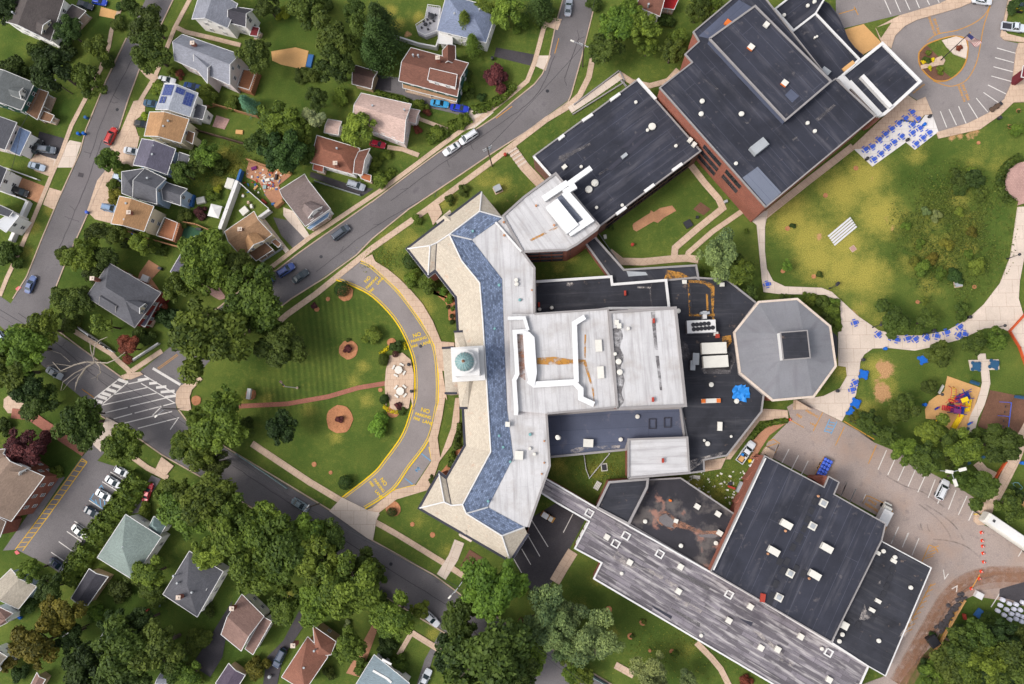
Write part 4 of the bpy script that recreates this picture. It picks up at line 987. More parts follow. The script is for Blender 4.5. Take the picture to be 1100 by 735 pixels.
rbox(t, 'long_skylight', 'c4 752,692', 19, 4.5, 4.8, .5, 'pale_box', -2); rbox(t, 'orange_block', 'c4 716,693 790,691', 4, 4, 4.8, .7, 'orange_metal', 0)
rbox(t, 'white_unit', 'd4 797,175', 4.5, 9, 4.8, .8, 'pale_box', 3); rbox(t, 'tan_hatch', 'd4 622,238', 5.5, 5.5, 4.8, .9, 'concrete', 0)
mb = MB(); rn = random.Random(5)
c0 = P('c4 900,655', 5.1)[0]
gr = [[(c0[0]+(i-3)*.62+rn.uniform(-.2, .2), c0[1]+(j-3)*.62+rn.uniform(-.2, .2), 4.86+rn.uniform(0, .5)) for i in range(7)] for j in range(7)]
for j in range(6):
    for i in range(6):
        if (i-2.5)**2+(j-2.5)**2 < 9.5: mb.face([gr[j][i], gr[j][i+1], gr[j+1][i+1], gr[j+1][i]])
tag(mb.build('tarp', M['blue_tarp']), 'crumpled bright blue tarp lying on the black roof by the octagon', 'tarp')
t, p, c = section('school_south_corridor', 'blue grey flat roofed block below the auditorium', 'A 587,446 662.5,440 730.6,438.5 735,471 675,473 672,483 590.5,491', 5.6, 'roof_slate_blue', 'brick_red', 'A 590,447 730,440', 'trim_grey', .5, .35)
patch_on(t, 'd4 60,300 90,280 140,275 150,285 100,303', 5.6, 'pale_film', 'roof_stain'); patch_on(t, 'd4 175,275 250,268 305,268 300,282 230,290', 5.6, 'pale_film', 'roof_stain'); patch_on(t, 'd3 1011,280 975,292 985,305 1011,305', 5.6, 'pale_film', 'roof_stain')
rvent(t, 'd4 390,127 307,240 2,232', 5.6, 2.3); rvent(t, 'd3 913,230', 5.6, 2.3); rbox(t, 'air_handler', 'd4 147,258', 10, 8, 5.6, 1.2, 'pale_box', 3)
for s in ('d4 463,162', 'd4 538,156'):
    (px, py), = X(s); q = [G(px+a*3.6, py+b*5, 5.6) for a, b in ((-1, -1), (1, -1), (1, 1), (-1, 1))]; MB().closed(q, .22, 5.85, 0, 5.6).build('roof_curb', M['gutter'], kb if False else t)
t, p, c = section('school_pale_annex', 'small pale roofed annex with a brick side at the garden court', 'A 675,472.2 738,470 740.4,508 675,513.6', 8.2, 'roof_pale', 'brick_red', 'A 675,472 738,470', 'trim_grey', .45, .35)
rbox(t, 'red_standpipe', 'd4 516,344', 2, 4.4, 8.2, .8, 'red_metal', 0)
t, p, c = section('school_corner_block', 'dark roofed five sided block with brick side facing the garden court', 'A 654.4,518 695.8,514.7 694.7,523.4 675,562.6 641.4,545', 7.4, 'roof_black_plain', 'brick_red', 'A 654,518 695,515', 'trim_grey', .5, .4)
t, p, c = section('school_wet_roof_block', 'low dark block with a ponded puddle and rusty stains on its roof', 'A 696.5,515.5 731,513.6 789.4,552.8 783,575 763.5,614 700,577 676,563 695.5,524', 4.6, 'roof_wet', 'brick_brown', 'A 731,514 789,553', 'trim_grey', .35, .25)
patch_on(t, 'd4 500,620 530,605 550,625 575,640 560,665 575,680 530,668 510,655 495,640', 4.6, 'asphalt', 'puddle'); patch_on(t, 'd4 690,710 760,705 790,715 770,725 700,722', 4.6, 'asphalt', 'puddle')
patch_on(t, 'd4 500,600 525,590 600,640 700,690 800,690 810,720 720,712 690,700 580,672 560,690 500,660 485,640', 4.6, 'earth_film', 'roof_stain', .006)
rbox(t, 'skylight', 'd4 685,571 788,608 796,702', 5.5, 5, 4.6, .6, 'pale_box', 32); rbox(t, 'roof_hatch', 'd4 580,642', 4, 4, 4.6, .5, 'pale_box', 20); rvent(t, 'd4 428,645 e4 605,53 778,40', 4.6, 2.3)
rbox(t, 'orange_block', 'd4 551,541', 3, 2, 4.6, .3, 'orange_metal', 20)
t, p, c = section('school_long_wing', 'long single storey wing with a weathered grey patched roof and white edging', 'A 585,513.6 600,522 641,546 702,580 820,647 932.4,715.4 904.5,778 820,728.5 638,621.4 646.4,604.5 617.6,589 633,560 598,540 577.4,526.7', 5.0, 'roof_weathered', 'brick_red', 'A 702,580 932,715', 'trim_white', .36, .3)
lw = t
for s, m_ in (('e4 530,165 560,160 750,255 735,275 600,205', 'soot_film'), ('e4 460,345 560,400 555,415 470,360', 'gutter'), ('e4 420,165 440,160 520,205 510,222', 'pale_film'), ('e4 530,215 600,252 590,272 525,235', 'pale_film'), ('e4 560,290 640,330 710,372 700,388 620,345', 'pale_film'), ('e5 130,470 170,480 340,640 310,630', 'pale_film'), ('e5 250,610 330,650 325,640 260,600', 'pale_film'), ('e4 265,110 290,75 380,150 385,175 330,150', 'pale_film'), ('e4 545,350 700,435 695,455 560,370', 'soot_film'), ('e4 890,410 960,430 950,450', 'gutter')):
    patch_on(t, s, 5.0, m_, 'roof_patch', .012)
rbox(t, 'roof_hatch', 'e4 603,157 593,278 842,423 948,354 1000,557 239,10 352,135 e5 370,502 256,565 510,715', 5.5, 5.5, 5.0, .6, 'pale_box', 31)
for s in ('e4 282,42 500,93 842,293 333,3 e5 507,580 d4 152,603',):
    for px, py in X(s):
        q = [G(px+a*3.6*math.cos(.53)-b*3.4*math.sin(.53), py+a*3.6*math.sin(.53)+b*3.4*math.cos(.53), 5.3) for a, b in ((-1, -1), (1, -1), (1, 1), (-1, 1))]
        MB().closed(q, .3, 5.35, 0, 5.0).build('skylight_curb', M['trim_white'], t)
rvent(t, 'e5 475,562 e4 312,190 705,497', 5.0, 2.0)
wall_windows(t, P('A 633,560', 5)[0], P('A 617.6,589', 5)[0], c, (1.2,), 3, 1.6, 1.8); wall_windows(t, P('A 638,621.4', 5)[0], P('A 820,728.5', 5)[0], c, (1.2,), 16, 1.8, 1.8)
t, p, c = section('school_gym_block', 'large black roofed gym block with brick side walls by the parking lot', 'A 821.4,489.7 885,523.5 890,512 901,518 895.5,531 951,562.6 947,580 893,689.5 763.5,614', 8.0, 'roof_black', 'brick_red', 'A 821,490 764,614', 'trim_grey', .25, .25)
gy = t
ga = 28
for s in ('d5 300,660 e5 237,80 500,65 440,198',): rbox(t, 'white_ridge_vent', s, 11, 6.5, 8.0, 1.1, 'pale_box', 30)
rbox(t, 'skylight', 'd5 482,555 428,668 e5 318,190 262,308', 7, 7, 8.0, .5, 'pale_box', 28); rbox(t, 'skylight_dome', 'd5 482,555 428,668 e5 318,190 262,308', 4.2, 4.2, 8.5, .25, 'grey_metal', 28)
rbox(t, 'orange_unit', 'e5 182,310', 4.5, 8, 8.0, .6, 'red_metal', 10); rbox(t, 'walkway_pad', 'd5 437,545 420,590 402,635 385,680 365,720 e5 330,60 300,130 280,175 245,240 225,300 215,330 360,20 265,130 345,165 380,190', 5, 7, 8.0, .05, 'dark_metal', 28)
rvent(t, 'd5 457,520 295,692 e5 208,93 412,215', 8.0, 1.3, 'dirt')
MB().strip(P('A 822,492 766,612', 8), .25, 8.6, 0, 8).build('roof_edge_rail', M['trim_white'], t)
mb = MB()
for s in ('d5 185,325 200,330 150,440 95,440', 'd5 130,440 150,445 110,550 45,555', 'r8 905,235 1010,220 990,260 920,265'): mb.prism(P(s, 4), 0, 4.0)
mb.build('brick_buttress', M['brick_red'], t)
MB().prism(P('d5 425,432 440,420 500,420 508,425 480,472', 4.0), 0, 4.0).build('loading_bay_wall', M['brick_red'], t)
MB().prism(P('d5 160,330 195,275 240,300 225,335 190,310 180,335', .5), 0, .9).build('loading_step', M['concrete'], t)
t, p, c = section('school_dark_annex', 'lower matte black roofed annex at the end of the gym block', 'A 945,580.5 1000,610 951,726 932.8,715.6 893.5,690', 6.0, 'roof_black_plain', 'brick_brown', 'A 945,581 1000,610', 'trim_white', .2, .2)
rvent(t, 'e6 228,80 285,110 363,260 25,492 10,525 205,523', 6, 2.2); rbox(t, 'roof_hatch', 'e6 197,87 170,370 200,326 277,128', 5.5, 3.5, 6, .5, 'pale_box', 30); rbox(t, 'skylight', 'e6 35,447', 7, 7, 6, .6, 'pale_box', 28)
rbox(t, 'walkway_pad', 'e6 270,165 258,210 240,250 225,290 190,380 170,410 60,430 100,440', 4, 6, 6, .05, 'dark_metal', 28)
for s in ('e6 105,415 130,340 150,400 165,405 130,420', 'e6 195,240 210,220 215,245', 'e6 360,410 370,440 330,500 300,500'): patch_on(t, s, 6, 'pale_film', 'roof_stain')
# octagon hall
oc = ccw(P('c5 40,355 160,205 350,190 512,325 540,520 430,672 230,690 68,555', 6.2)); cap = ccw(P('c5 268,355 400,345 415,480 283,490', 10.9)); c = cen(oc)
t = thing('octagon_hall', 'octagonal school hall with a grey faceted roof and a square dark cap', 'hall', c)
mb = MB()
for i in range(8):
    a, b = oc[i], oc[(i+1) % 8]; mb.face([(a[0], a[1], 0), (b[0], b[1], 0), (b[0], b[1], 6.1), (a[0], a[1], 6.1)])
mb.build('wall', M['brick_red'], t)
cz = 8.3
ci = [min(range(4), key=lambda k: (cap[k][0]-o[0])**2+(cap[k][1]-o[1])**2) for o in oc]
mb = MB()
for i in range(8):
    a, b = oc[i], oc[(i+1) % 8]; ca, cb = cap[ci[i]], cap[ci[(i+1) % 8]]
    f = [(a[0], a[1], 6.25), (b[0], b[1], 6.25), (cb[0], cb[1], cz)]
    if ci[i] != ci[(i+1) % 8]: f.append((ca[0], ca[1], cz))
    mb.face(f)
mb.build('roof', M['roof_octagon'], t)
MB().closed(oc, .5, 6.4, 0, 5.9).build('parapet', M['concrete_pale'], t)
mb = MB(); mb.prism(cap, 8.0, 10.9, 0, 1); mb.build('roof_cap', [M['roof_black_plain'], M['trim_white']], t)
MB().closed(cap, .25, 11.0, 0, 10.7).build('cap_edge', M['trim_grey'], t)
MB().prism(P('c5 522,350 550,375 550,470 535,520 515,500', 3), 0, 3).build('entry_canopy', M['dark_metal'], t)
MB().prism(P('c5 352,688 430,735 400,735 350,735', 3), 0, 2.4).build('side_porch', M['concrete'], t)
# link wing with white ducts
t, p, c = section('school_link_wing', 'brick link wing with a pale flat roof crowded by white ducts', 'A 540.4,232.5 563,212 597,186.8 603,194 643.6,243 641,247 620,262.5 609,268.6 562,270.8', 11.9, 'roof_pale', 'brick_red', 'b3 650,440 760,600', 'trim_grey', .5, .35)
duct(t, 's7 400,400 640,240', 6.4, 11.9, 1.2); duct(t, 's7 480,440 690,700', 15, 11.9, 1.7, name='duct_trunk'); duct(t, 's7 610,330 740,480 850,610 650,740', 7.5, 11.9, 1.2); duct(t, 's7 600,340 720,270', 6, 11.9, 1.2); duct(t, 's7 640,260 870,95', 5.5, 11.9, 1.1)
patch_on(t, 's7 520,400 580,360 810,600 730,660', 11.9, 'roof_grey_patch', 'roof_patch'); patch_on(t, 'b3 775,540 910,475 915,483 785,548', 11.9, 'rust_film', 'rust_stain')
rvent(t, 'b3 648,452 650,517 897,467 808,370', 11.9, 1.3, 'dirt'); MB().strip(P('b3 608,455 735,600', 12), .45, 12.3, 0, 11.9).build('roof_step', M['trim_white'], t)
wall_windows(t, P('A 562,270.8', 12)[0], P('A 609,268.6', 12)[0], c, (1.2, 5, 8.6), 3, 2.6, 1.5, WIND); wall_windows(t, P('A 609,268.6', 12)[0], P('A 643,244', 12)[0], c, (1.2, 5, 8.6), 3, 2.2, 1.5, WIND)
t, p, c = section('school_classroom_wing', 'black roofed classroom wing between the street and the courtyard', 'A 573,168.3 685,86 752.5,162.5 643.5,243.4', 8.5, 'roof_black', 'brick_brown', 'A 573,168 685,86', 'trim_grey', .35, .25)
mb = MB(dirpx(*X('A 573,168 685,86')))
for s in ('a4 0,690 28,668', 'a4 118,598 168,565', 'a4 255,497 303,463', 'b4 562,200 610,165', 'b4 425,303 472,268', 'b4 285,415 333,380'): mb.strip(P(s, 8.8), .7, 9.1, 0, 8.3)
mb.strip(P('a4 390,390 480,490', 8.8), .6, 9.05, 0, 8.3); mb.strip(P('b3 797,130 880,225', 8.8), .5, 9.0, 0, 8.3); mb.build('white_coping', M['trim_white'], t)
rvent(t, 'a4 463,622 b4 180,258 150,290', 8.5, 4); rvent(t, 'a4 382,502 440,640 b4 28,178 112,178 188,380 580,75 315,368', 8.5, 1.8); rbox(t, 'air_handler', 'b4 180,258 a4 650,690 670,712', 4, 4.5, 8.5, .8, 'pale_box', 40); rbox(t, 'duct_box', 'b4 325,125', 7, 3.5, 8.5, .5, 'grey_metal', -38)
rbox(t, 'white_unit', 'b3 948,180', 4, 5, 8.5, .6, 'pale_box', 50)
for s in ('b4 0,130 155,62 158,72 20,150', 'b4 195,215 260,175 265,185 205,222', 'b4 560,80 595,65 590,85 565,88', 'b3 915,140 1000,100 1011,105 940,160', 'a4 560,720 595,705 590,720'): patch_on(t, s, 8.5, 'soot_film', 'roof_stain')
patch_on(t, 'b4 240,190 440,15 450,30 260,200', 8.5, 'gutter', 'roof_patch'); patch_on(t, 'b4 300,95 345,80 420,0 400,0', 8.5, 'gutter', 'roof_patch')
wall_windows(t, p[0], p[1], c, (1.4, 4.9), 11, 2.2, 1.8, WIND); wall_windows(t, P('A 643.5,243.4', 8.5)[0], P('A 752.5,162.5', 8.5)[0], c, (1.4, 4.9), 12, 2.2, 1.8, WIND)
t, p, c = section('school_tall_block', 'tall brick block with the largest black roof beside the field', 'A 708.8,94.7 743.7,67.5 736,58.8 751,45 744.8,34.8 798,-10 815,-10 892.5,88.5 897.5,85 940,125 822.4,222.7', 13.0, 'roof_black', 'brick_red', 'A 709,95 822,223', 'trim_grey', .3, .3)
tb = t
pp = P('A 708.8,94.7 822.4,222.7', 13); dxx, dyy = pp[1][0]-pp[0][0], pp[1][1]-pp[0][1]
def on(t_): return (pp[0][0]+dxx*t_, pp[0][1]+dyy*t_)
for a, b, zs in ((.44, .62, (2.2, 5.4, 8.8)), (.66, .8, (5.4, 8.8))): wall_windows(t, on(a), on(b), c, zs, 3, 2.3, 1.9, WIND)
patch_on(t, 'b5 155,180 80,235 200,372 272,308', 13, 'roof_grey_patch', 'roof_patch', angs='b5 155,180 272,308'); patch_on(t, 'a4 690,180 890,0 960,40 760,195', 13, 'roof_slate_blue', 'roof_patch', angs='a4 690,180 890,0')
rbox(t, 'air_handler', 'a5 165,720 ', 17, 9.5, 13, 1.5, 'grey_metal', -38); rvent(t, 'a4 705,560 905,560 710,497 a5 76,560', 13, 2.6); rvent(t, 'a5 404,605 440,645 b5 50,162 a5 438,5', 13, 2); rbox(t, 'roof_hatch', 'a4 837,112', 6, 6, 13, .6, 'orange_metal', 40)
for s in ('a5 440,590 530,515 540,522 455,600', 'b5 325,45 352,30 350,40 330,52', 'a4 700,380 790,440 780,445', 'a4 905,600 945,605 930,612'): patch_on(t, s, 13, 'soot_film', 'roof_stain')
q = P('A 762,42 811,7 892.3,88 843.5,129.5', 15.2)
up2 = MB(dirpx(*X('A 762,42 843.5,129.5'))); up2.sheet(q, 15.2); up2.build('upper_roof', M['roof_black'], t)
mb = MB()
for i in range(4):
    a, b = ccw(q)[i], ccw(q)[(i+1) % 4]; mb.face([(a[0], a[1], 13), (b[0], b[1], 13), (b[0], b[1], 15.2), (a[0], a[1], 15.2)])
mb.build('upper_wall', M['roof_slate_blue'], t); MB().closed(q, .4, 15.5, 0, 15).build('upper_parapet', M['trim_grey'], t)
rbox(t, 'skylight', 'a5 124,231 290,409', 6, 5.5, 15.2, .6, 'orange_metal', 40, 'pale_box'); rbox(t, 'roof_hatch', 'a5 200,120', 5, 5, 15.2, .6, 'pale_box', 40); patch_on(t, 'a5 320,440 360,475 325,508 290,470', 15.2, 'roof_slate_blue', 'roof_patch')
t, p, c = section('school_stepped_block', 'stepped black roofs with white parapets behind the tall brick block', 'a5 200,52 235,50 330,155 440,70 655,295 560,385 520,408', 9.0, 'roof_black', 'brick_brown', 'a5 330,155 520,400', 'trim_white', .45, .35)
rbox(t, 'air_handler', 'a5 493,350', 9, 6, 9, 1.2, 'grey_metal', 40); rvent(t, 'a5 440,183 450,178', 9, 1.3); rbox(t, 'tan_cover', 'a5 605,325', 14, 4, 9, .4, 'sand', -38)
t, p, c = section('school_corner_roof', 'square black roof with a white parapet at the top edge', 'a5 240,47 320,-15 490,-15 440,69 331,153', 8.2, 'roof_black', 'brick_brown', 'a5 331,153 440,69', 'trim_white', .4, .35)
rvent(t, 'a5 288,72 405,25', 8.2, 2)
t, p, c = section('entrance_canopy', 'low black canopy roof with a curved outer edge by the turning circle', 'a5 441,69 485,10 505,20 540,65 560,100 580,145 600,195 635,240 675,275 656,294', 4.6, 'roof_black', 'brick_brown', 'a5 441,69 656,294', 'gutter', .25, .15)
t, p, c = section('school_entrance_block', 'black roofed entrance block with broad white parapets beside the picnic terrace', 'a6 20,375 217,218 403,405 262,535 225,565 200,575', 8.6, 'roof_black', 'brick_red', 'a6 20,375 217,218', 'trim_white', .7, .4)
mb = MB(); mb.strip(P('a6 115,378 258,532', 9), 1.0, 9.6, 0, 8.6); mb.build('roof_step', M['trim_white'], t)
mb = MB(); mb.strip(P('a6 8,378 50,430 62,418 205,570', 9), 1.3, 9.4, 0, 8.6); mb.build('white_coping', M['trim_white'], t)
# ------------------------------------------------------------------ houses
_rm = {}
def shingle(*c):
    if c not in _rm: _rm[c] = mat('shingles', C(*c), .14, .5, .16, brick=(.55, .22, .02, tuple(v*.72 for v in C(*c)[:3])+(1,), .14), stain=(.5, .58, .75, tuple(v*.7 for v in C(*c)[:3])+(1,), .4))
    return _rm[c]
_wm = {}
def siding(*c):
    if c not in _wm: _wm[c] = mat('siding', C(*c), .06, .6, .05, brick=(20, .16, .012, tuple(v*.78 for v in C(*c)[:3])+(1,), .01))
    return _wm[c]
POST = MB().box(0, 0, 0, 1, .22, .22).build('post', [M['trim_white']], local=True); POSTM = POST.data; bpy.data.objects.remove(POST)
def lerp(a, b, t): return tuple(a[i]+(b[i]-a[i])*t for i in range(len(a)))
def inset(p, d):
    c = cen(p); out = []; n = len(p)
    for i in range(n):
        a, b, e = Vector(p[i-1]), Vector(p[i]), Vector(p[(i+1) % n])
        u = (b-a).normalized(); v = (e-b).normalized(); n1 = Vector((-u.y, u.x)); n2 = Vector((-v.y, v.x))
        k = (n1+n2).normalized(); out.append(tuple(b+k*(d/max(.5, k.dot(n1)))))
    return out
def module(t, s, he, kind, rise, roof, wall, ov=.45, rt=.5, rname='roof', windows=True, z0=0.0, trim='trim_white', porch=False, nz=None):
    q = P(s, he); flip = area2(q) < 0
    if flip: q = [q[1], q[0], q[3], q[2]]         # keep A-B along the ridge, counter-clockwise
    A, B, Cc, D = q; top = he+rise; mb = MB(); wl = inset(q, ov)
    z = lambda p, h: (p[0], p[1], h)
    th = .18
    if kind == 'gable':
        r0, r1 = lerp(D, A, 1-rt if not flip else 1-rt), lerp(Cc, B, 1-rt)
        mb.face([z(A, he), z(B, he), z(r1, top), z(r0, top)]); mb.face([z(Cc, he), z(D, he), z(r0, top), z(r1, top)])
        mb.face([z(B, he-th), z(A, he-th), z(r0, top-th), z(r1, top-th)]); mb.face([z(D, he-th), z(Cc, he-th), z(r1, top-th), z(r0, top-th)])
        edges = [(z(A, he), z(B, he)), (z(Cc, he), z(D, he)), (z(A, he), z(r0, top)), (z(D, he), z(r0, top)), (z(B, he), z(r1, top)), (z(Cc, he), z(r1, top))]
    elif kind == 'hip':
        L = math.hypot(B[0]-A[0], B[1]-A[1]); W = math.hypot(D[0]-A[0], D[1]-A[1]); k = min(.49, W/2/L*.95)
        m0, m1 = lerp(A, D, .5), lerp(B, Cc, .5); r0, r1 = lerp(m0, m1, k), lerp(m1, m0, k)
        mb.face([z(A, he), z(B, he), z(r1, top), z(r0, top)]); mb.face([z(Cc, he), z(D, he), z(r0, top), z(r1, top)])
        mb.face([z(D, he), z(A, he), z(r0, top)]); mb.face([z(B, he), z(Cc, he), z(r1, top)])
        edges = [(z(a, he), z(b, he)) for a, b in ((A, B), (B, Cc), (Cc, D), (D, A))]
    elif kind == 'shed':     # CD is the high side
        mb.face([z(A, he), z(B, he), z(Cc, top), z(D, top)]); mb.face([z(B, he-th), z(A, he-th), z(D, top-th), z(Cc, top-th)])
        edges = [(z(A, he), z(B, he)), (z(B, he), z(Cc, top)), (z(Cc, top), z(D, top)), (z(D, top), z(A, he))]
    else:
        mb.face([z(p, he) for p in q]); edges = [(z(a, he), z(b, he)) for a, b in ((A, B), (B, Cc), (Cc, D), (D, A))]
    ro = mb.build(rname, [roof], t)
    mt = MB()
    for a, b in edges: mt.bar((a[0], a[1], a[2]-.03), (b[0], b[1], b[2]-.03), .13, .22)
    mt.build('eaves_trim', [M[trim]], t)
    t['roof_object'] = t.get('roof_object') or ro.name
    if porch:
        for i, p in enumerate(wl):
            for m_ in ((p,) if i % 2 else (p, lerp(p, wl[(i+1) % 4], .5))):
                o = bpy.data.objects.new('post', POSTM); col.objects.link(o); o.parent = t
                o.location = (m_[0]-t.location.x, m_[1]-t.location.y, 0); o.scale = (1, 1, he-.05)
        MB().prism(inset(q, .2), 0, .55).build('porch_floor', [M['concrete']], t)
        return ro
    w_ = MB()
    for i in range(4):
        a, b = wl[i], wl[(i+1) % 4]; w_.face([z(a, z0), z(b, z0), z(b, he-.02), z(a, he-.02)])
    if kind == 'gable':
        wr0, wr1 = lerp(wl[3], wl[0], 1-rt), lerp(wl[2], wl[1], 1-rt); hh = top-th-.12
        w_.face([z(wl[3], he-.02), z(wl[0], he-.02), z(wr0, hh)]); w_.face([z(wl[1], he-.02), z(wl[2], he-.02), z(wr1, hh)])
    if kind == 'shed':
        w_.face([z(wl[2], he-.02), z(wl[3], he-.02), z(wl[3], top-th), z(wl[2], top-th)])
        w_.face([z(wl[1], he-.02), z(wl[2], he-.02), z(wl[2], top-th)]); w_.face([z(wl[3], he-.02), z(wl[0], he-.02), z(wl[3], top-th)])
    w_.build('wall', [wall], t)
    if windows:
        c = cen(wl); zs = nz or ((1.0, 3.9) if he > 4.8 else (1.0,))
        for i in range(4):
            a, b = wl[i], wl[(i+1) % 4]; L = math.hypot(b[0]-a[0], b[1]-a[1]); nx, ny = (b[1]-a[1])/L, -(b[0]-a[0])/L
            m_ = lerp(a, b, .5)
            if nx*-m_[0]+ny*-m_[1] > -.15*math.hypot(*m_) and L > 2.4: wall_windows(t, a, b, c, zs, max(1, int(L/3.2)), .95, 1.35)
        if kind == 'gable' and rise > 1.8:
            for a, b in ((wl[3], wl[0]), (wl[1], wl[2])):
                L = math.hypot(b[0]-a[0], b[1]-a[1]); m_ = lerp(a, b, .5); nx, ny = (b[1]-a[1])/L, -(b[0]-a[0])/L
                if nx*-m_[0]+ny*-m_[1] > 0: win(t, m_[0], m_[1], he-.1, nx, ny, .8, 1.1)
    return ro
def house(name, label, first, *mods, cat='house', chimney='', vents=''):
    c = cen(P(first[0]))
    t = thing(name, label, cat, c)
    for m_ in (first,)+mods:
        a, k = m_[:6], (m_[6] if len(m_) > 6 else {})
        module(t, *a, **k)
    h = first[1]+first[3]*.8
    for px, py in X(chimney):
        x, y = G(px, py, h+1.0); mb = MB(); mb.box(x, y, h-1.6, h+1.0, .9, .8, 0, 0); mb.box(x, y, h+1.0, h+1.15, 1.1, 1.0, 0, 1); mb.cyl(x, y, h+1.1, h+1.4, .2, n=8, m=1)
        mb.build('chimney', [M['brick_red'], M['concrete_pale']], bpy.data.objects[t['roof_object']])
    for px, py in X(vents):
        x, y = G(px, py, h+.3); MB().lathe(x, y, [(.2, h-1.2), (.2, h+.2), (.3, h+.2), (.25, h+.4), (0, h+.4)], 8).build('roof_vent', [M['grey_metal']], t)
    return t
def dormer(t, s, he, rise, roof, wall):
    """small gabled window box: A,B front eave corners, C,D back"""
    A, B, Cc, D = [(x, y, he) for x, y in P(s, he)]; m_ = lerp(A, B, .5); top = (m_[0], m_[1], he+rise); bk = lerp(D, Cc, .5); back = (bk[0], bk[1], he+rise)
    mb = MB(); mb.face([A, top, back, D]); mb.face([B, Cc, back, top]); mb.build('dormer_roof', [roof], t)
    fi = .25; k = (m_[0]-bk[0], m_[1]-bk[1]); L = math.hypot(*k); k = (k[0]/L, k[1]/L); dn = lambda p, z: (p[0]-k[0]*fi, p[1]-k[1]*fi, z)
    a, b = lerp(A, B, .06), lerp(A, B, .94); w_ = MB(); w_.face([dn(a, he-1.6), dn(b, he-1.6), dn(b, he), dn(top, he+rise*.9), dn(a, he)])
    w_.face([dn(a, he-1.6), dn(a, he), (*lerp(A, D, 1)[:2], he), (*D[:2], he-1.6)]); w_.face([dn(b, he-1.6), dn(b, he), (*Cc[:2], he), (*Cc[:2], he-1.6)]); w_.build('dormer_wall', [wall], t)
    mt = MB(); mt.bar(A, top, .16, .2); mt.bar(B, top, .16, .2); mt.build('dormer_trim', [M['trim_white']], t)
    W = math.hypot(B[0]-A[0], B[1]-A[1]); n = 2 if W > 2.6 else 1
    for i in range(n): p = dn(lerp(A, B, (i+.5)/n), he); win(t, p[0], p[1], he-1.35, k[0], k[1], .8, 1.25)
BR, SG, LG, BU = shingle(92, 84, 82), shingle(98, 98, 104), shingle(146, 148, 158), shingle(112, 116, 140)
TAN, OR, RB, PK = shingle(176, 138, 104), shingle(186, 104, 82), shingle(128, 86, 72), shingle(214, 184, 172)
GRB, GG, CH, BRO = shingle(138, 122, 118), shingle(142, 156, 150), shingle(70, 68, 76), shingle(132, 98, 74)
OBR, SLA, PKB, DKB = shingle(182, 140, 100), shingle(106, 102, 118), shingle(148, 118, 108), shingle(98, 74, 66)
WH, CR, PW, LB = siding(284, 280, 274), siding(268, 250, 214), siding(254, 236, 232), siding(196, 216, 238)
TS, RW, GN, GY = siding(206, 176, 140), siding(150, 62, 56), siding(50, 96, 86), siding(150, 152, 158)
BK, BBK = M['brick_red'], M['brick_brown']
P_ = dict(porch=True, windows=False); V_ = dict(windows=False)
H = house
h = H('house', 'white house with a dark brown roof in the top left corner of the photo', ('a1 250,205 320,-10 95,-95 12,105', 6.2, 'gable', 3.0, BR, WH, dict(rt=.5)),
      ('a1 345,140 425,55 365,30 295,120', 3.2, 'shed', .8, BR, WH, P_), vents='a1 60,60')
dormer(h, 'a1 205,170 250,100 215,85 175,150', 7.6, 1.0, BR, CR)
h = H('house', 'white house with a worn silver grey roof and a charcoal rear wing at the top', ('a2 205,140 255,20 75,-60 28,95', 6.2, 'gable', 2.6, LG, WH),
      ('a2 205,112 295,135 335,48 245,35', 5.6, 'gable', 2.2, CH, WH), ('a2 312,175 350,180 365,140 330,133', 2.6, 'shed', .3, shingle(122, 40, 46), WH, P_))
h = H('house', 'pale pink sided house with a blue grey roof and an orange wooden deck', ('A 187.5,65 247,91.5 258,58.5 196,37', 6.4, 'gable', 2.8, LG, PW), ('a2 105,412 40,330 75,250 150,300', 6.4, 'gable', 2.2, LG, PW, dict(ov=.2)), chimney='a2 30,212')
solar = h2 = H('house', 'white house with blue solar panels on both roof slopes', ('a1 812,412 768,542 938,578 978,460', 6.4, 'gable', 2.2, shingle(176, 180, 190), WH), ('a2 32,580 82,592 105,530 52,515', 4.4, 'shed', .5, SG, WH))
h = H('house', 'cream house with a two tone orange brown roof beside the solar panel house', ('a1 738,553 712,672 893,708 934,588', 6.2, 'gable', 2.2, OBR, CR, dict(rt=.5)), ('a1 910,690 950,712 965,660 925,645', 4.2, 'shed', .4, BRO, CR), vents='a1 805,622 828,596')
h = H('house', 'house with a plain slate purple roof above the double grey house', ('b1 700,42 657,172 826,220 868,92', 6.0, 'gable', 2.2, SLA, LB), ('b1 868,195 912,208 945,130 890,112', 4.6, 'shed', .5, SG, LB), vents='b1 750,118 755,75')
h = H('house', 'pale blue house with a grey hipped front and a lower grey rear wing', ('b1 720,188 600,205 602,312 690,345', 6.2, 'hip', 2.0, SG, LB), ('b1 655,335 775,365 820,240 715,188', 6.2, 'gable', 2.4, SG, LB), ('b1 805,345 892,372 925,290 822,258', 5.0, 'gable', 1.6, SG, LB), chimney='', vents='b1 725,235 692,260')
h = H('house', 'cream house with a tan roof and a tall back wall over a red deck', ('b1 590,325 548,462 712,500 760,375', 6.8, 'gable', 2.2, OBR, CR), chimney='b1 635,405', vents='b1 612,440 620,360')
h = H('house', 'grey slate roofed house with crossing gables and dark red trim by the corner', ('c1 425,178 665,332 795,160 540,12', 6.2, 'hip', 3.2, SG, RW, dict(trim='trim_grey')), ('c1 490,215 570,262 625,200 545,150', 6.2, 'gable', 2.0, SG, RW, dict(trim='trim_grey', ov=.3)),
      ('c1 715,328 802,172 768,160 668,300', 3.6, 'shed', .9, SLA, RW, P_), chimney='c1 455,88')
dormer(h, 'c1 690,262 718,212 640,180 605,210', 8.0, 1.2, SG, CR)
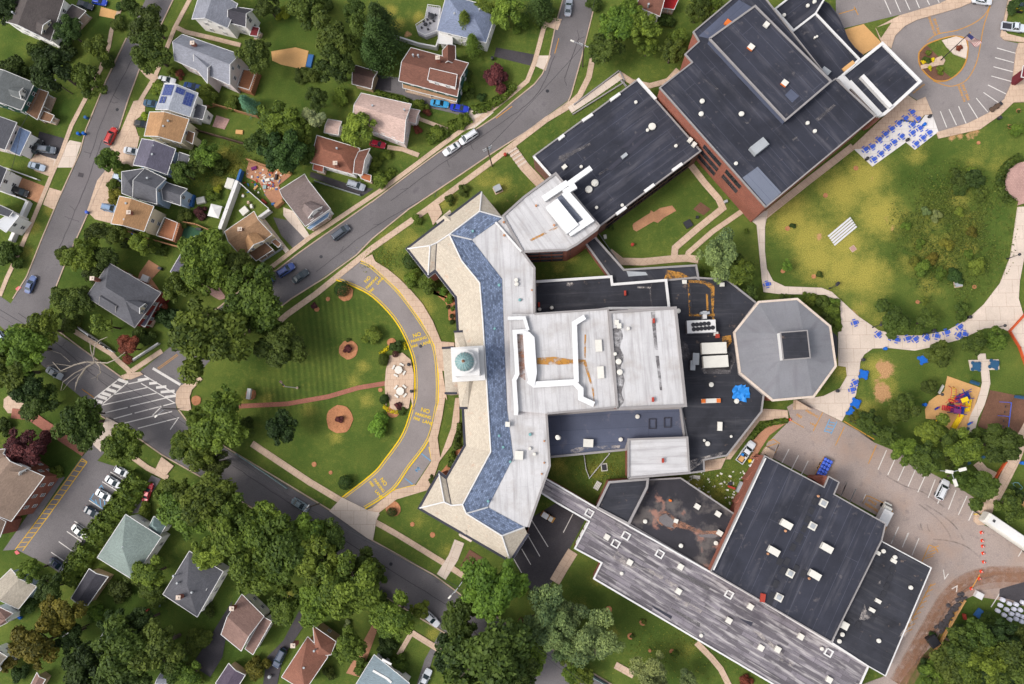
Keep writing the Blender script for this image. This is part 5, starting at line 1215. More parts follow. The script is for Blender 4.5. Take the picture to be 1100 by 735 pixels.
h = H('house', 'long red brown roofed house with a white edged dormer beside the two blue cars', ('a3 130,400 420,478 475,312 190,235', 5.4, 'gable', 2.6, RB, GN, dict(rt=.42)), ('a3 412,318 410,225 345,250 345,320', 5.2, 'gable', 1.8, RB, GN, dict(ov=.3)), ('a3 150,435 415,503 422,478 150,410', 2.8, 'shed', .3, TAN, TS, P_), chimney='a3 322,285', vents='a3 200,270 225,272')
module(h, 'a3 272,395 410,432 420,372 285,340', 7.9, 'shed', .4, RB, WH, ov=.15, windows=True, nz=(6.35,), z0=6.0, rname='dormer_roof')
h = H('house', 'blue grey hip roofed house with a white deck at the top', ('a3 318,152 562,212 618,40 365,-25', 5.4, 'hip', 2.8, shingle(132, 142, 166), WH), ('a3 325,215 395,222 395,165 325,155', 3.2, 'flat', 0, M['trim_white'], WH), vents='a3 528,45 405,65')
h = H('house', 'house with a pale pink roof facing the street beside the tall conifers', ('A 378,133 434,154 442,112 388,100', 5.0, 'gable', 2.2, PK, PW), ('a3 172,600 215,612 236,545 185,535', 3.2, 'gable', .9, PK, PW, dict(windows=False)), vents='a2 918,520 a3 157,540')
h = H('house', 'orange red hip roofed bungalow with white porches by the black driveway', ('b2 612,160 822,218 858,90 645,25', 4.8, 'hip', 2.2, shingle(148, 96, 76), WH), ('b2 825,212 868,222 908,90 850,105', 4.8, 'gable', 1.2, RB, WH), ('b2 625,195 675,208 680,180 630,165', 2.8, 'shed', .3, OR, WH, P_), ('b2 862,238 910,255 915,225 868,210', 2.6, 'shed', .3, shingle(190, 110, 70), WH, P_), chimney='b2 735,162', vents='b2 742,88')
h = H('house', 'grey brown roofed house with a lighter rear slope and blue awnings', ('b2 588,475 712,388 585,216 460,295', 5.0, 'gable', 2.8, GRB, WH, dict(rt=.72)), ('b2 595,482 612,490 700,430 715,390', 2.8, 'flat', 0, shingle(140, 170, 205), WH, P_))
dormer(h, 'b2 602,435 672,378 610,350 572,390', 6.6, 1.3, GRB, WH)
h = H('house', 'tan roofed house with a small gabled dormer beside the white fence', ('b2 275,625 425,515 335,400 190,500', 5.0, 'gable', 2.8, TAN, CR), ('b2 345,645 430,590 385,548 310,605', 3.2, 'shed', .8, BRO, WH, P_), ('b2 420,550 455,580 470,560 440,535', 2.8, 'flat', 0, shingle(150, 110, 84), WH, P_), chimney='b2 265,488')
dormer(h, 'b2 305,600 388,545 345,500 290,545', 6.4, 1.5, OBR, CR)
h = H('house', 'grey roofed house with green shutters and a brown porch roof at the left edge', ('a1 105,545 172,410 -60,330 -130,475', 6.4, 'gable', 2.6, shingle(112, 116, 116), GN), ('a1 185,592 240,455 190,442 138,562', 3.4, 'shed', .9, BRO, WH, P_), ('a1 195,590 250,605 268,570 215,548', 2.6, 'flat', 0, BRO, WH, P_))
dormer(h, 'a1 105,490 115,435 60,430 50,470', 8.0, 1.0, shingle(112, 116, 116), WH)
h = H('house', 'dark grey roofed house with a blue shingled porch roof and white windows', ('s5 50,560 168,292 -190,190 -320,470', 6.2, 'gable', 2.4, SG, PW), ('s5 195,620 305,385 215,348 118,582', 4.2, 'shed', .8, shingle(110, 128, 160), WH))
h = H('house', 'dark roofed house with white porch posts at the left edge above the black van', ('s4 -20,240 72,15 -80,-60 -170,160', 6.0, 'gable', 2.2, SG, WH))
h = H('house', 'white sided house with a grey roof at the left edge behind a white fence', ('s4 90,490 132,432 -150,290 -220,400', 6.4, 'gable', 2.2, SG, WH), ('s4 60,640 190,480 110,440 -60,560', 5.6, 'flat', 0, siding(214, 216, 220), WH))
h = H('house', 'red brown roofed house with a bright red awning at the top edge', ('a4 385,32 500,82 540,-60 420,-100', 4.8, 'gable', 2.0, RB, WH), ('a4 510,40 570,48 592,0 525,-5', 2.8, 'shed', .3, shingle(186, 40, 40), WH, P_), vents='a4 445,20')
h = H('house', 'dark red house with a white corner board at the right edge', ('a6 905,380 945,390 945,320 915,325', 5, 'flat', 0, siding(120, 40, 50), siding(120, 40, 50)))
h = H('brick_hall', 'large brick church hall with a brown roof and white gable trim at the left edge', ('s3 112,735 440,292 -40,-20 -400,420', 7.5, 'gable', 3.2, shingle(150, 128, 112), BK, dict(ov=.7)), ('s3 -40,140 90,110 60,20 -60,30', 9.0, 'gable', 1.4, shingle(150, 128, 112), WH, dict(ov=.2, z0=6)), cat='hall')
for s in ('s3 190,280 278,212 165,168 90,300',): dormer(h, s, 9.6, 1.4, shingle(150, 128, 112), WH)
h = H('brick_annex', 'brick annex gable at the left edge below the church hall', ('s3 60,735 s1 0,160 A -40,560 s3 -60,600', 6.0, 'gable', 1.6, shingle(150, 128, 112), BK, V_), cat='hall')
h = H('house', 'pale green grey hip roofed house with broad white eaves by the hedge', ('A 104.5,599 142.8,623 173.5,577 135,552.5', 5.2, 'hip', 2.8, GG, WH), ('d1 732,672 788,716 822,662 760,618', 4.0, 'hip', 1.2, shingle(128, 148, 146), WH), chimney='', vents='e1 605,60')
h = H('garage', 'long black roofed garage with a tan front gable among the lower trees', ('e1 440,165 350,312 432,348 535,205', 3.4, 'gable', .9, CH, TS, V_), cat='garage')
h = H('garage', 'pale tan metal roofed garage with a blue grey wall at the left edge', ('e1 92,365 183,252 55,165 -45,262', 3.6, 'gable', 1.6, shingle(182, 172, 156), LB, V_), cat='garage')
h = H('house', 'mid grey hip roofed house with crossing slopes left of the lower pink roof', ('A 175,638.5 212,663 240,614 203.5,592', 5.4, 'hip', 2.8, SG, WH), ('e1 965,395 1011,300 1050,225 1000,230', 5.0, 'gable', 1.2, SG, WH, V_), chimney='e1 880,308', vents='e1 855,202 873,237 945,283 980,160')
h = H('house', 'pink brown roofed house with a white porch rail at the bottom left', ('e2 172,490 272,572 385,400 275,290', 5.4, 'gable', 2.2, PKB, WH), ('e2 290,560 330,590 430,420 385,395', 4.0, 'shed', .9, PKB, WH), chimney='e2 225,362')
h = H('house', 'orange red cross hipped roof house at the bottom edge', ('e2 470,700 585,770 700,600 600,500', 5.4, 'hip', 2.6, shingle(152, 102, 84), TS), ('e2 640,600 715,590 740,525 625,445', 5.4, 'hip', 2.2, shingle(152, 102, 84), TS), chimney='e2 527,545', vents='e2 580,655 630,572')
h = H('house', 'pale grey blue flat roofed house with white edges at the bottom edge', ('A 402,703 440,734 420,770 378,742', 4.6, 'flat', 0, shingle(142, 158, 166), WH), cat='house')
MB().strip(P('e2 920,670 990,710 1011,730', 5), .5, 4.75, 0, 4.6).build('roof_step', M['trim_white'], h); MB().strip(P('e2 965,615 1011,640', 5), .5, 4.75, 0, 4.6).build('roof_step', M['trim_white'], h)
h = H('garage', 'dark purple roofed garage at the bottom edge by the long driveway', ('e2 145,730 210,632 292,690 230,790', 3.2, 'gable', .8, shingle(96, 84, 100), TS, V_), cat='garage')
h = H('house', 'brown roofed house half hidden at the left edge below the pale garage', ('s2 -60,230 75,160 125,80 -60,-10', 5.0, 'gable', 1.6, PKB, WH), cat='house')
h = H('house', 'tan roofed house at the bottom left edge under the yellowish tree', ('s2 -120,700 15,600 70,480 -100,380', 5.0, 'gable', 1.8, shingle(176, 166, 150), WH), cat='house')
h = H('shed', 'small brown roofed shed under the trees at the bottom left', ('s2 270,770 345,625 425,690 350,820', 2.8, 'gable', .7, PKB, TS, V_), cat='shed')
h = H('garage', 'dark brown hip roofed garage under the big conifers', ('a2 818,415 915,440 945,355 835,322', 3.2, 'gable', 1.2, DKB, TS, V_), cat='garage')
h = H('shed', 'pale pink roofed shed beside the red roofed bungalow', ('a2 680,655 752,668 768,600 700,588', 2.8, 'gable', .6, PK, WH, V_), cat='shed')
h = H('shed', 'grey felt roofed shed among the trees near the white fence', ('A 183,292 192,297 205,278 197,270', 2.6, 'shed', .4, SLA, WH, V_), cat='shed')
h = H('shed', 'grey shed roof hidden in the lower left trees', ('e1 490,525 540,535 555,490 515,475', 2.6, 'gable', .5, LG, WH, V_), cat='shed')
h = H('shed', 'pale grey shed roof at the bottom edge between trees', ('e1 765,735 850,735 870,680 800,670', 2.8, 'gable', .6, LG, WH, V_), cat='shed')
# solar panels
M['solar'] = mat('solar', C(44, 62, 130), .1, 1, 0, brick=(1.0, .6, .03, C(110, 126, 170), .1), rough=.25, spec=.6)
mb = MB(dirpx(*X('a1 812,412 768,542')))
rfq = [Vector((p[0], p[1], 6.4)) for p in P('a1 812,412 768,542 938,578 978,460', 6.4)]
rid = [(rfq[0]+rfq[3])/2+Vector((0, 0, 2.2)), (rfq[1]+rfq[2])/2+Vector((0, 0, 2.2))]
def on_slope(a, b, u0, u1, v0, v1):
    """rectangle on a slope: a,b eave ends; u along the eave, v up the slope"""
    r0, r1 = rid if (a-rid[0]).length < (a-rid[1]).length else (rid[1], rid[0])
    f = lambda u, v: (a+(b-a)*u)*(1-v)+(r0+(r1-r0)*u)*v+Vector((0, 0, .14))
    mb.face([f(u0, v0), f(u1, v0), f(u1, v1), f(u0, v1)])
on_slope(rfq[0], rfq[1], .05, .45, .12, .85); on_slope(rfq[0], rfq[1], .5, .75, .1, .3); on_slope(rfq[0], rfq[1], .5, .75, .36, .56)
on_slope(rfq[3], rfq[2], .12, .62, .1, .5); on_slope(rfq[3], rfq[2], .08, .3, .56, .95)
mb.build('solar_panel', M['solar'], solar)
# decks, fences, walls, awnings
def deck(label, s, z, m='deck_wood', rail=True, name='deck', cat='deck'):
    p = P(s, z); c = cen(p); t = thing(name, label, cat, c)
    MB(dirpx(*X(s)[:2])).prism(p, 0, z, 0, 0).build('platform', M[m], t)
    if rail:
        MB().closed(inset(ccw(p), .12), .12, z+1, 0, z+.9).build('handrail', M['trim_white'], t)
        mb = MB(); q = inset(ccw(p), .12)
        for i in range(len(q)):
            a, b = q[i], q[(i+1) % len(q)]; n = max(1, int(math.hypot(b[0]-a[0], b[1]-a[1])/.5))
            for k in range(n): x, y = lerp(a, b, k/n); mb.box(x, y, z, z+.9, .06, .06)
        mb.build('balusters', M['trim_white'], t)
    return t
M['deck_wood'] = mat('deck_wood', C(178, 120, 86), .12, .6, .12, brick=(4, .14, .015, C(140, 84, 54), .08))
M['deck_grey'] = mat('deck_grey', C(196, 194, 200), .1, .6, .1, brick=(4, .14, .015, C(150, 148, 152), .05))
deck('orange wooden deck with white rail behind the pale pink house', 'a2 285,345 355,355 320,455 255,435', 2.2)
deck('white railed deck with dark furniture beside the blue grey hip roof', 'a3 275,30 340,40 325,160 265,185 225,165 215,130 260,100', 1.2, 'deck_grey')
deck('red brown deck with white rail behind the tan roofed house', 'b1 820,432 888,460 862,550 778,525', 2.4)
def fence(label, s, h, m, thick=.12, step=2.4, name='fence'):
    pts = P(s, 0); t = thing(name, label, 'fence', pts[0])
    MB().strip(pts, thick, h, 0, .05).build('fence_panel', M[m], t)
    for i in range(len(pts)-1):
        a, b = pts[i], pts[i+1]; n = max(1, int(math.hypot(b[0]-a[0], b[1]-a[1])/step))
        for k in range(n+(i == len(pts)-2)):
            x, y = lerp(a, b, k/n); MB().box(x, y, 0, h+.15, .2, .2).build('fence_post', M[m], t)
    return t
M['wood'] = mat('wood', C(176, 130, 92), .15, .6, .15)
M['dark_wood'] = mat('dark_wood', C(96, 76, 62), .15, .6, .15)
fence('tall white panel fence leaning between two back yards', 'b2 268,262 165,548', 2.2, 'trim_white', .9)
fence('white post fence between the tan house and the cluttered yard', 'b2 268,262 350,335 425,400', 1.8, 'trim_white', .14)
fence('short white fence beside the tan house driveway', 'b2 425,400 365,445', 1.8, 'trim_white', .7)
fence('weathered wood fence behind the cluttered yard', 's6 340,40 600,130', 1.8, 'wood', .3)
fence('yellow wooden fence behind the grey brown house', 's6 600,130 900,215', 1.8, 'sand', .6)
M['sheet_blue'] = mat('sheet_blue', C(60, 110, 170), .1, 1, .1)
fence('blue sheet fence at the corner of the cluttered yard', 's6 265,180 215,335', 1.8, 'sheet_blue', .6)
fence('white vinyl fence along the back of the top houses', 'a3 70,178 235,232 320,248 330,215', 1.9, 'trim_white', .35)
fence('white fence along the sidewalk by the dead tree', 'q1 635,375 1090,690 q2 130,10 320,135', 1.2, 'trim_white', .22)
fence('white fence by the red leafed tree at the corner', 'q2 440,220 675,68', 1.2, 'trim_white', .3)
fence('white wall in front of the left edge house', 's4 0,232 300,340', 1.4, 'trim_white', .3)
fence('broad white wall running down beside the left sidewalk', 's4 310,350 140,735', 1.6, 'trim_white', .9)
fence('white rail fence above the black van', 's4 75,15 395,130', 1.2, 'trim_white', .25)
fence('dark wooden fence behind the solar panel house', 'a2 -60,575 150,525 360,585', 1.6, 'wood', .15)
fence('dark fence across the back gardens', 'a2 60,650 200,690 325,725', 1.7, 'dark_wood', .2)
fence('wooden fence at the edge of the dark green turf', 'b2 -30,455 60,470 130,500', 1.7, 'wood', .2)
fence('wooden fence below the tan roofed house', 'b1 580,480 760,545 935,592', 1.6, 'wood', .3)
fence('grey metal fence along the curving street near the red roofed house', 'b2 640,255 780,300 860,325', 1.1, 'grey_metal', .1)
fence('long pale fence beside the pale blue house driveway', 'b2 380,650 480,585', 1.1, 'grey_metal', .08)
fence('yellow guard rail beside the dirt track', 'e6 620,320 500,530 440,620', .9, 'sand', .2)
fence('dark chain fence along the promenade lawn', 'd6 60,150 180,215 290,290', .9, 'dark_metal', .08)
fence('orange barrier rail at the path junction right of the paving wheel', 'c6 840,350 940,240', .9, 'orange_rail', .35)
fence('orange barrier rail curving down the right path', 'c6 845,355 890,430 925,530', .9, 'orange_rail', .2)
fence('orange barrier rail across the lower path', 'r4 890,65 820,165 765,265', .9, 'orange_rail', .3)
fence('grey pipe rail along the courtyard corridor', 'b4 195,510 320,690', 1.0, 'grey_metal', .08)
fence('white rope fence in the garden court', 'd4 125,315 135,385 152,430 250,310', .6, 'trim_white', .12)
fence('grey pipe fence beside the diagonal street', 'd2 250,310 400,410 500,480', .9, 'copper_green', .1)
fence('dark fence beside the lower trees by the school', 'e4 70,620 160,690 240,735', 1.4, 'copper_green', .1)
t = thing('ramp_wall', 'low grey wall edging the ramp walk by the curving street', 'wall', G(*X('a4 200,420')[0]))
MB().strip(P('a4 70,567 325,408'), .3, .45, 0, 0).build('low_wall', M['trim_grey'], t); MB().strip(P('a4 325,402 302,355'), .3, .45, 0, 0).build('low_wall', M['trim_grey'], t); MB().strip(P('a4 75,520 298,352'), .3, .45, 0, 0).build('low_wall', M['trim_grey'], t)
t = thing('ramp_wall', 'low concrete wall beside the courtyard walk', 'wall', G(*X('a4 340,400')[0]))
MB().strip(P('a4 305,398 335,430'), .3, .6, 0, 0).build('low_wall', M['trim_grey'], t)
st = thing('steps', 'flight of pale concrete steps leading down from the sidewalk to the link wing', 'steps', G(*X('b3 720,130')[0]))
for k in range(5):
    a = X('b3 690,105 702,120 714,136 726,152 738,168')[k]; MB().strip([G(a[0]-4.2, a[1]+2.6), G(a[0]+5.0, a[1]-3.2)], .5, .40-k*.05, 0, 0).build('tread', M['concrete_pale'], st)
# ------------------------------------------------------------------ landmarks used to say which one
for s in '''30,25,the dark roofed corner house|232,25,the silver grey roofed house|222,65,the pale pink house|192,112,the solar panel house|184,142,the two tone orange house|164,166,the slate purple roof|175,200,the pale blue double house|150,232,the tan roof with the deck|135,318,the grey slate cross gabled house|466,77,the long red brown roof|500,25,the blue grey hip roof|412,128,the pale pink roof|365,172,the orange red bungalow|326,213,the grey brown roof with blue awnings|270,255,the tan house with the dormer|25,105,the green shuttered house|20,150,the blue shingled porch|10,215,the black van yard|705,12,the bright red awning|25,555,the brick church hall|140,590,the green grey hip roof|98,635,the long black garage roof|18,640,the pale metal garage roof|210,625,the mid grey hip roof|262,672,the pink brown roof|330,705,the orange red cross hip roof|410,722,the grey blue flat roof|300,60,the tan sand patch|148,90,the purple tree by the side street|150,435,the striped junction|375,376,the upper orange mulch ring|364,450,the lower orange mulch ring|428,412,the benches patio|500,385,the green dome|505,300,the upper bend of the blue shingles|520,540,the lower bend of the blue shingles|600,225,the white roof ducts|660,120,the black classroom roof|790,150,the tall brick block|700,230,the courtyard|700,330,the rooftop chiller|845,375,the octagon roof|905,247,the white bleacher|960,145,the blue table terrace|1025,70,the island flagpole|1093,195,the round pink patio|1030,190,the meadow mound|1077,336,the paving wheel|1000,365,the curved row of blue tables|1050,393,the twin pads with teal tables|1030,430,the yellow slides|1080,440,the blue swing frame|950,410,the bare lawn circles|885,500,the stack of blue bundles|1020,525,the white car in the lower lot|1085,570,the long white trailer|1085,655,the white bags|1020,640,the road cones|950,560,the white box truck|870,580,the gym block roof|960,650,the matte black annex|760,650,the long weathered roof|720,570,the ponded roof|630,510,the garden court|800,500,the white pickup on dirt|590,570,the dark asphalt court|510,600,the maroon mulch bed|320,545,the car under the street lamp|158,525,the red car|110,525,the row of parked white cars|60,400,the white car by the dead tree|250,200,the leaning white fence|525,170,the upper utility pole|625,50,the lamp pole by the oak|1070,720,the bottom right corner|560,725,the bottom edge street|460,665,the white car nosing out|452,720,the silver car at the bottom edge|560,50,the top bend of the street|120,725,the bottom left wood|730,60,the lower brick wing edge|45,320,the blue car at the corner|220,230,the white patio canopy'''.split('|'):
    a, b, c_ = s.split(',', 2); LM.append((float(a), float(b), c_))
for s, r in BEDS: disc(autolabel('round orange mulch patch', *X(s)[0]), s, r*(.8 if r < 5 else 1))

# ------------------------------------------------------------------ foliage
def leaf_mat():
    m = bpy.data.materials.new('foliage'); m.use_nodes = True; nt = m.node_tree; bs = nt.nodes['Principled BSDF']; out = nt.nodes['Material Output']
    oi = nt.nodes.new('ShaderNodeObjectInfo'); at = nt.nodes.new('ShaderNodeAttribute'); at.attribute_name = 'tone'
    t = ramp(nt, at.outputs['Fac'], 0, 1)
    cv = nt.nodes.new('ShaderNodeMix'); cv.data_type = 'RGBA'
    c = mixc(nt, 1.0, oi.outputs['Color'], mixc(nt, t, (.4, .48, .48, 1), (2.1, 1.8, 1.3, 1)), 'MULTIPLY')
    nt.links.new(c, bs.inputs['Base Color']); bs.inputs['Roughness'].default_value = .65; bs.inputs['Specular IOR Level'].default_value = .2
    tr = nt.nodes.new('ShaderNodeBsdfTranslucent'); nt.links.new(c, tr.inputs['Color'])
    mx = nt.nodes.new('ShaderNodeMixShader'); mx.inputs[0].default_value = .22
    nt.links.new(bs.outputs[0], mx.inputs[1]); nt.links.new(tr.outputs[0], mx.inputs[2]); nt.links.new(mx.outputs[0], out.inputs['Surface'])
    return m
M['foliage'] = leaf_mat()
mm('bark', C(96, 84, 74), .2, 2, .25)
mm('dead_wood', C(176, 164, 148), .15, 2, .2)
def leaf_mesh(name, pos, nrm, size, tone, rng, asp=.62):
    n = len(pos)
    nrm = nrm/np.maximum(1e-6, np.linalg.norm(nrm, axis=1, keepdims=True))
    a = np.cross(nrm, rng.normal(size=(n, 3))); a /= np.maximum(1e-6, np.linalg.norm(a, axis=1, keepdims=True)); b = np.cross(nrm, a)
    sz = size[:, None] if hasattr(size, 'shape') else size
    v = np.stack([pos-a*sz, pos-b*sz*asp, pos+a*sz, pos+b*sz*asp], 1).reshape(-1, 3)
    me = bpy.data.meshes.new(name)
    me.from_pydata(v.tolist(), [], np.arange(4*n).reshape(-1, 4).tolist())
    at = me.attributes.new('tone', 'FLOAT', 'FACE'); at.data.foreach_set('value', np.clip(tone, 0, 1).astype(np.float32))
    me.materials.append(M['foliage']); return me
def sph(rng, n):
    d = rng.normal(size=(n, 3)); return d/np.linalg.norm(d, axis=1, keepdims=True)
def broad(seed, nl=34, per=330, leaf=.055, flat_=.75, lr=(.15, .31), name='crown'):
    rng = np.random.default_rng(seed); P_, N_, T_, S_ = [], [], [], []
    for k in range(nl):
        d = sph(rng, 1)[0]; d[2] = abs(d[2])*1.1-.25
        rad = (rng.random()**.5)*.82
        c = d*rad*np.array([1, 1, flat_]); ang = math.atan2(c[1], c[0])
        c[:2] *= 1+.16*math.sin(3*ang+seed)+.1*math.sin(5*ang+2*seed)
        r = rng.uniform(*lr); n = int(per*(r/.28)**2); dd = sph(rng, n)
        dd[:, 2] = np.where(dd[:, 2] < -.3, -dd[:, 2], dd[:, 2])
        rr = r*(1-.45*rng.random(n)**2.2)*(1+.12*np.sin(7*dd[:, 0]+5*dd[:, 1]+k))
        P_.append(c+dd*rr[:, None]*np.array([1, 1, .8])); N_.append(dd*.7+rng.normal(size=(n, 3))*.45+[0, 0, .35])
        base = rng.uniform(.25, .68); T_.append(base+rng.normal(size=n)*.16); S_.append(leaf*rng.uniform(.65, 1.35, n))
    return leaf_mesh(name, np.vstack(P_), np.vstack(N_), np.concatenate(S_), np.concatenate(T_), rng)
def conifer(seed, nb=110, per=46, leaf=.05):
    rng = np.random.default_rng(seed); P_, N_, T_ = [], [], []
    for k in range(nb):
        h = (k/nb)**.85; L = (1-h)**.8*rng.uniform(.7, 1.08)+.05; a = k*2.39996+rng.normal()*.15
        t = rng.random(per)**.8; x = t*L; wob = rng.normal(size=per)*.09*(.3+t)
        dx, dy = math.cos(a), math.sin(a)
        p = np.stack([dx*x-dy*wob, dy*x+dx*wob, h*2.1-.25*x*x+rng.normal(size=per)*.03], 1)
        P_.append(p); N_.append(np.stack([dx*.3+rng.normal(size=per)*.4, dy*.3+rng.normal(size=per)*.4, np.ones(per)], 1)); T_.append(rng.uniform(.2, .55)+.25*t+rng.normal(size=per)*.1)
    return leaf_mesh('crown', np.vstack(P_), np.vstack(N_), leaf*rng.uniform(.7, 1.3, nb*per), np.concatenate(T_), rng, .45)
def ball(seed, n=1500, leaf=.075, rough=.06):
    rng = np.random.default_rng(seed); d = sph(rng, n); d[:, 2] = np.where(d[:, 2] < -.5, -d[:, 2], d[:, 2])
    r = 1-.25*rng.random(n)**2+rough*np.sin(6*d[:, 0]+seed)*np.cos(5*d[:, 1])
    return leaf_mesh('crown', d*r[:, None]*np.array([1, 1, .8]), d+rng.normal(size=(n, 3))*.4, leaf*rng.uniform(.6, 1.3, n), .5+rng.normal(size=n)*.2, rng)
BROAD = [broad(s) for s in (1, 2, 3, 4, 5, 6)]
FINE = [broad(s, 34, 300, .042, .75, (.16, .3)) for s in (11, 12, 13)]
SPARSE = [broad(s, 13, 120, .075, .8, (.2, .36)) for s in (21, 22)]
STAR = [broad(s, 16, 420, .07, .8, (.22, .4)) for s in (31, 32)]
CONIF = [conifer(s) for s in (41, 42)]
BUSH = [broad(s, 9, 190, .11, .8, (.34, .52)) for s in (51, 52, 53)]
BALL = [ball(61), ball(62)]
def trunk_mesh(seed, h=1.0, limbs=6, spread=.55, r=.055, twigs=False):
    rng = random.Random(seed); mb = MB()
    mb.tube([(0, 0, 0), (.02, 0, h*.4), (-.01, .02, h*.75), (.02, .01, h*1.15)], [r*1.25, r, r*.75, r*.3], 7)
    for k in range(limbs):
        a = 2*math.pi*k/limbs+rng.uniform(-.4, .4); z0 = h*rng.uniform(.45, .9); L = spread*rng.uniform(.7, 1.15)
        p1 = (math.cos(a)*L*.5, math.sin(a)*L*.5, z0+.18); p2 = (math.cos(a+.15)*L, math.sin(a+.15)*L, z0+.3)
        mb.tube([(0, 0, z0), p1, p2], [r*.55, r*.38, r*.15], 5)
        if twigs:
            for _ in range(3):
                b = a+rng.uniform(-.8, .8); q = (p2[0]+math.cos(b)*L*.5, p2[1]+math.sin(b)*L*.5, p2[2]+rng.uniform(-.05, .15)); mb.tube([p1 if _ else p2, q], [r*.25, r*.08], 4)
    o = mb.build('trunk', [M['bark']], local=True); me = o.data; bpy.data.objects.remove(o); return me
TRUNK = [trunk_mesh(s) for s in (1, 2, 3)]
CTRUNK = trunk_mesh(9, 1.9, 0, r=.045)
COLS = dict(d=(76, 96, 43), m=(93, 116, 47), l=(112, 136, 58), y=(130, 146, 50), o=(108, 110, 46), p=(92, 54, 62), r=(134, 78, 66), b=(98, 146, 128), s=(146, 164, 128), k=(58, 82, 42), g=(104, 136, 54), f=(116, 136, 92), z=(222, 212, 40))
KIND = dict(b=(BROAD, 'leafy', .95, 1.0), f=(FINE, 'fine leaved', .95, 1.0), s=(SPARSE, 'sparse young', 1.0, 1.0), t=(STAR, 'bushy', .8, .9), c=(CONIF, 'conifer', 0, 1.0), u=(BUSH, 'round', .25, .8), o=(BALL, 'clipped ball', .35, .8))
CN = dict(d='dark green', m='green', l='light green', y='yellow green', o='olive', p='dark purple', r='red brown', b='blue green', s='silvery green', k='deep green', g='bright green', f='grey green', z='bright yellow')
tn = 0
def tree(s, r, kind, colr, label=None, hs_=1.0):
    global tn
    (px, py), = X(s) if isinstance(s, str) else (s,)
    tn += 1; rg = random.Random(tn*17+3)
    rm = r*MPP*(1.08 if kind in 'bfs' else .98)
    big = kind in 'bfstc'
    meshes, word, zc, _ = KIND[kind]
    if kind == 'c': hc = rm*1.0; z = rm*.35
    elif big: z = hc = rm*(1.0+zc*.15)*hs_+1.2
    else: z = hc = rm*.55
    x, y = G(px, py, hc*1.1 if big else hc)
    size = 'very large' if r > 32 else 'large' if r > 22 else 'mid sized' if r > 14 else 'small'
    noun = 'tree' if big and kind != 'c' else ('conifer' if kind == 'c' else 'shrub')
    w_ = '' if kind == 'c' else word+' '
    if kind in 'uo': desc = '%s %s%s' % (CN[colr], w_, noun) if r > 6 else 'small %s %s%s' % (CN[colr], w_, noun)
    else: desc = '%s %s %s%s' % (size, CN[colr], w_, noun)
    lb = label or autolabel(desc, px, py)
    t = thing({'tree': 'tree', 'conifer': 'conifer_tree', 'shrub': 'shrub'}[noun], lb, noun if noun != 'conifer' else 'tree', (x, y, 0), rg.uniform(0, 6.28), 'trees around the school' if noun != 'shrub' else 'shrubs in the gardens')
    c = bpy.data.objects.new('crown', rg.choice(meshes)); col.objects.link(c); c.parent = t
    c.location = (0, 0, z); c.scale = (rm*rg.uniform(.9, 1.12), rm*rg.uniform(.9, 1.12), rm*(.95 if kind != 'c' else 1.15)*hs_)
    k = COLS[colr]; j = rg.uniform(.88, 1.12); jr = rg.uniform(.94, 1.06)
    c.color = C(min(255, k[0]*j*jr), min(255, k[1]*j), min(255, k[2]*j))
    tk = bpy.data.objects.new('trunk', CTRUNK if kind == 'c' else rg.choice(TRUNK)); col.objects.link(tk); tk.parent = t
    tk.scale = (rm, rm, rm*1.15 if kind == 'c' else max(z, .3)*1.0)
    return t
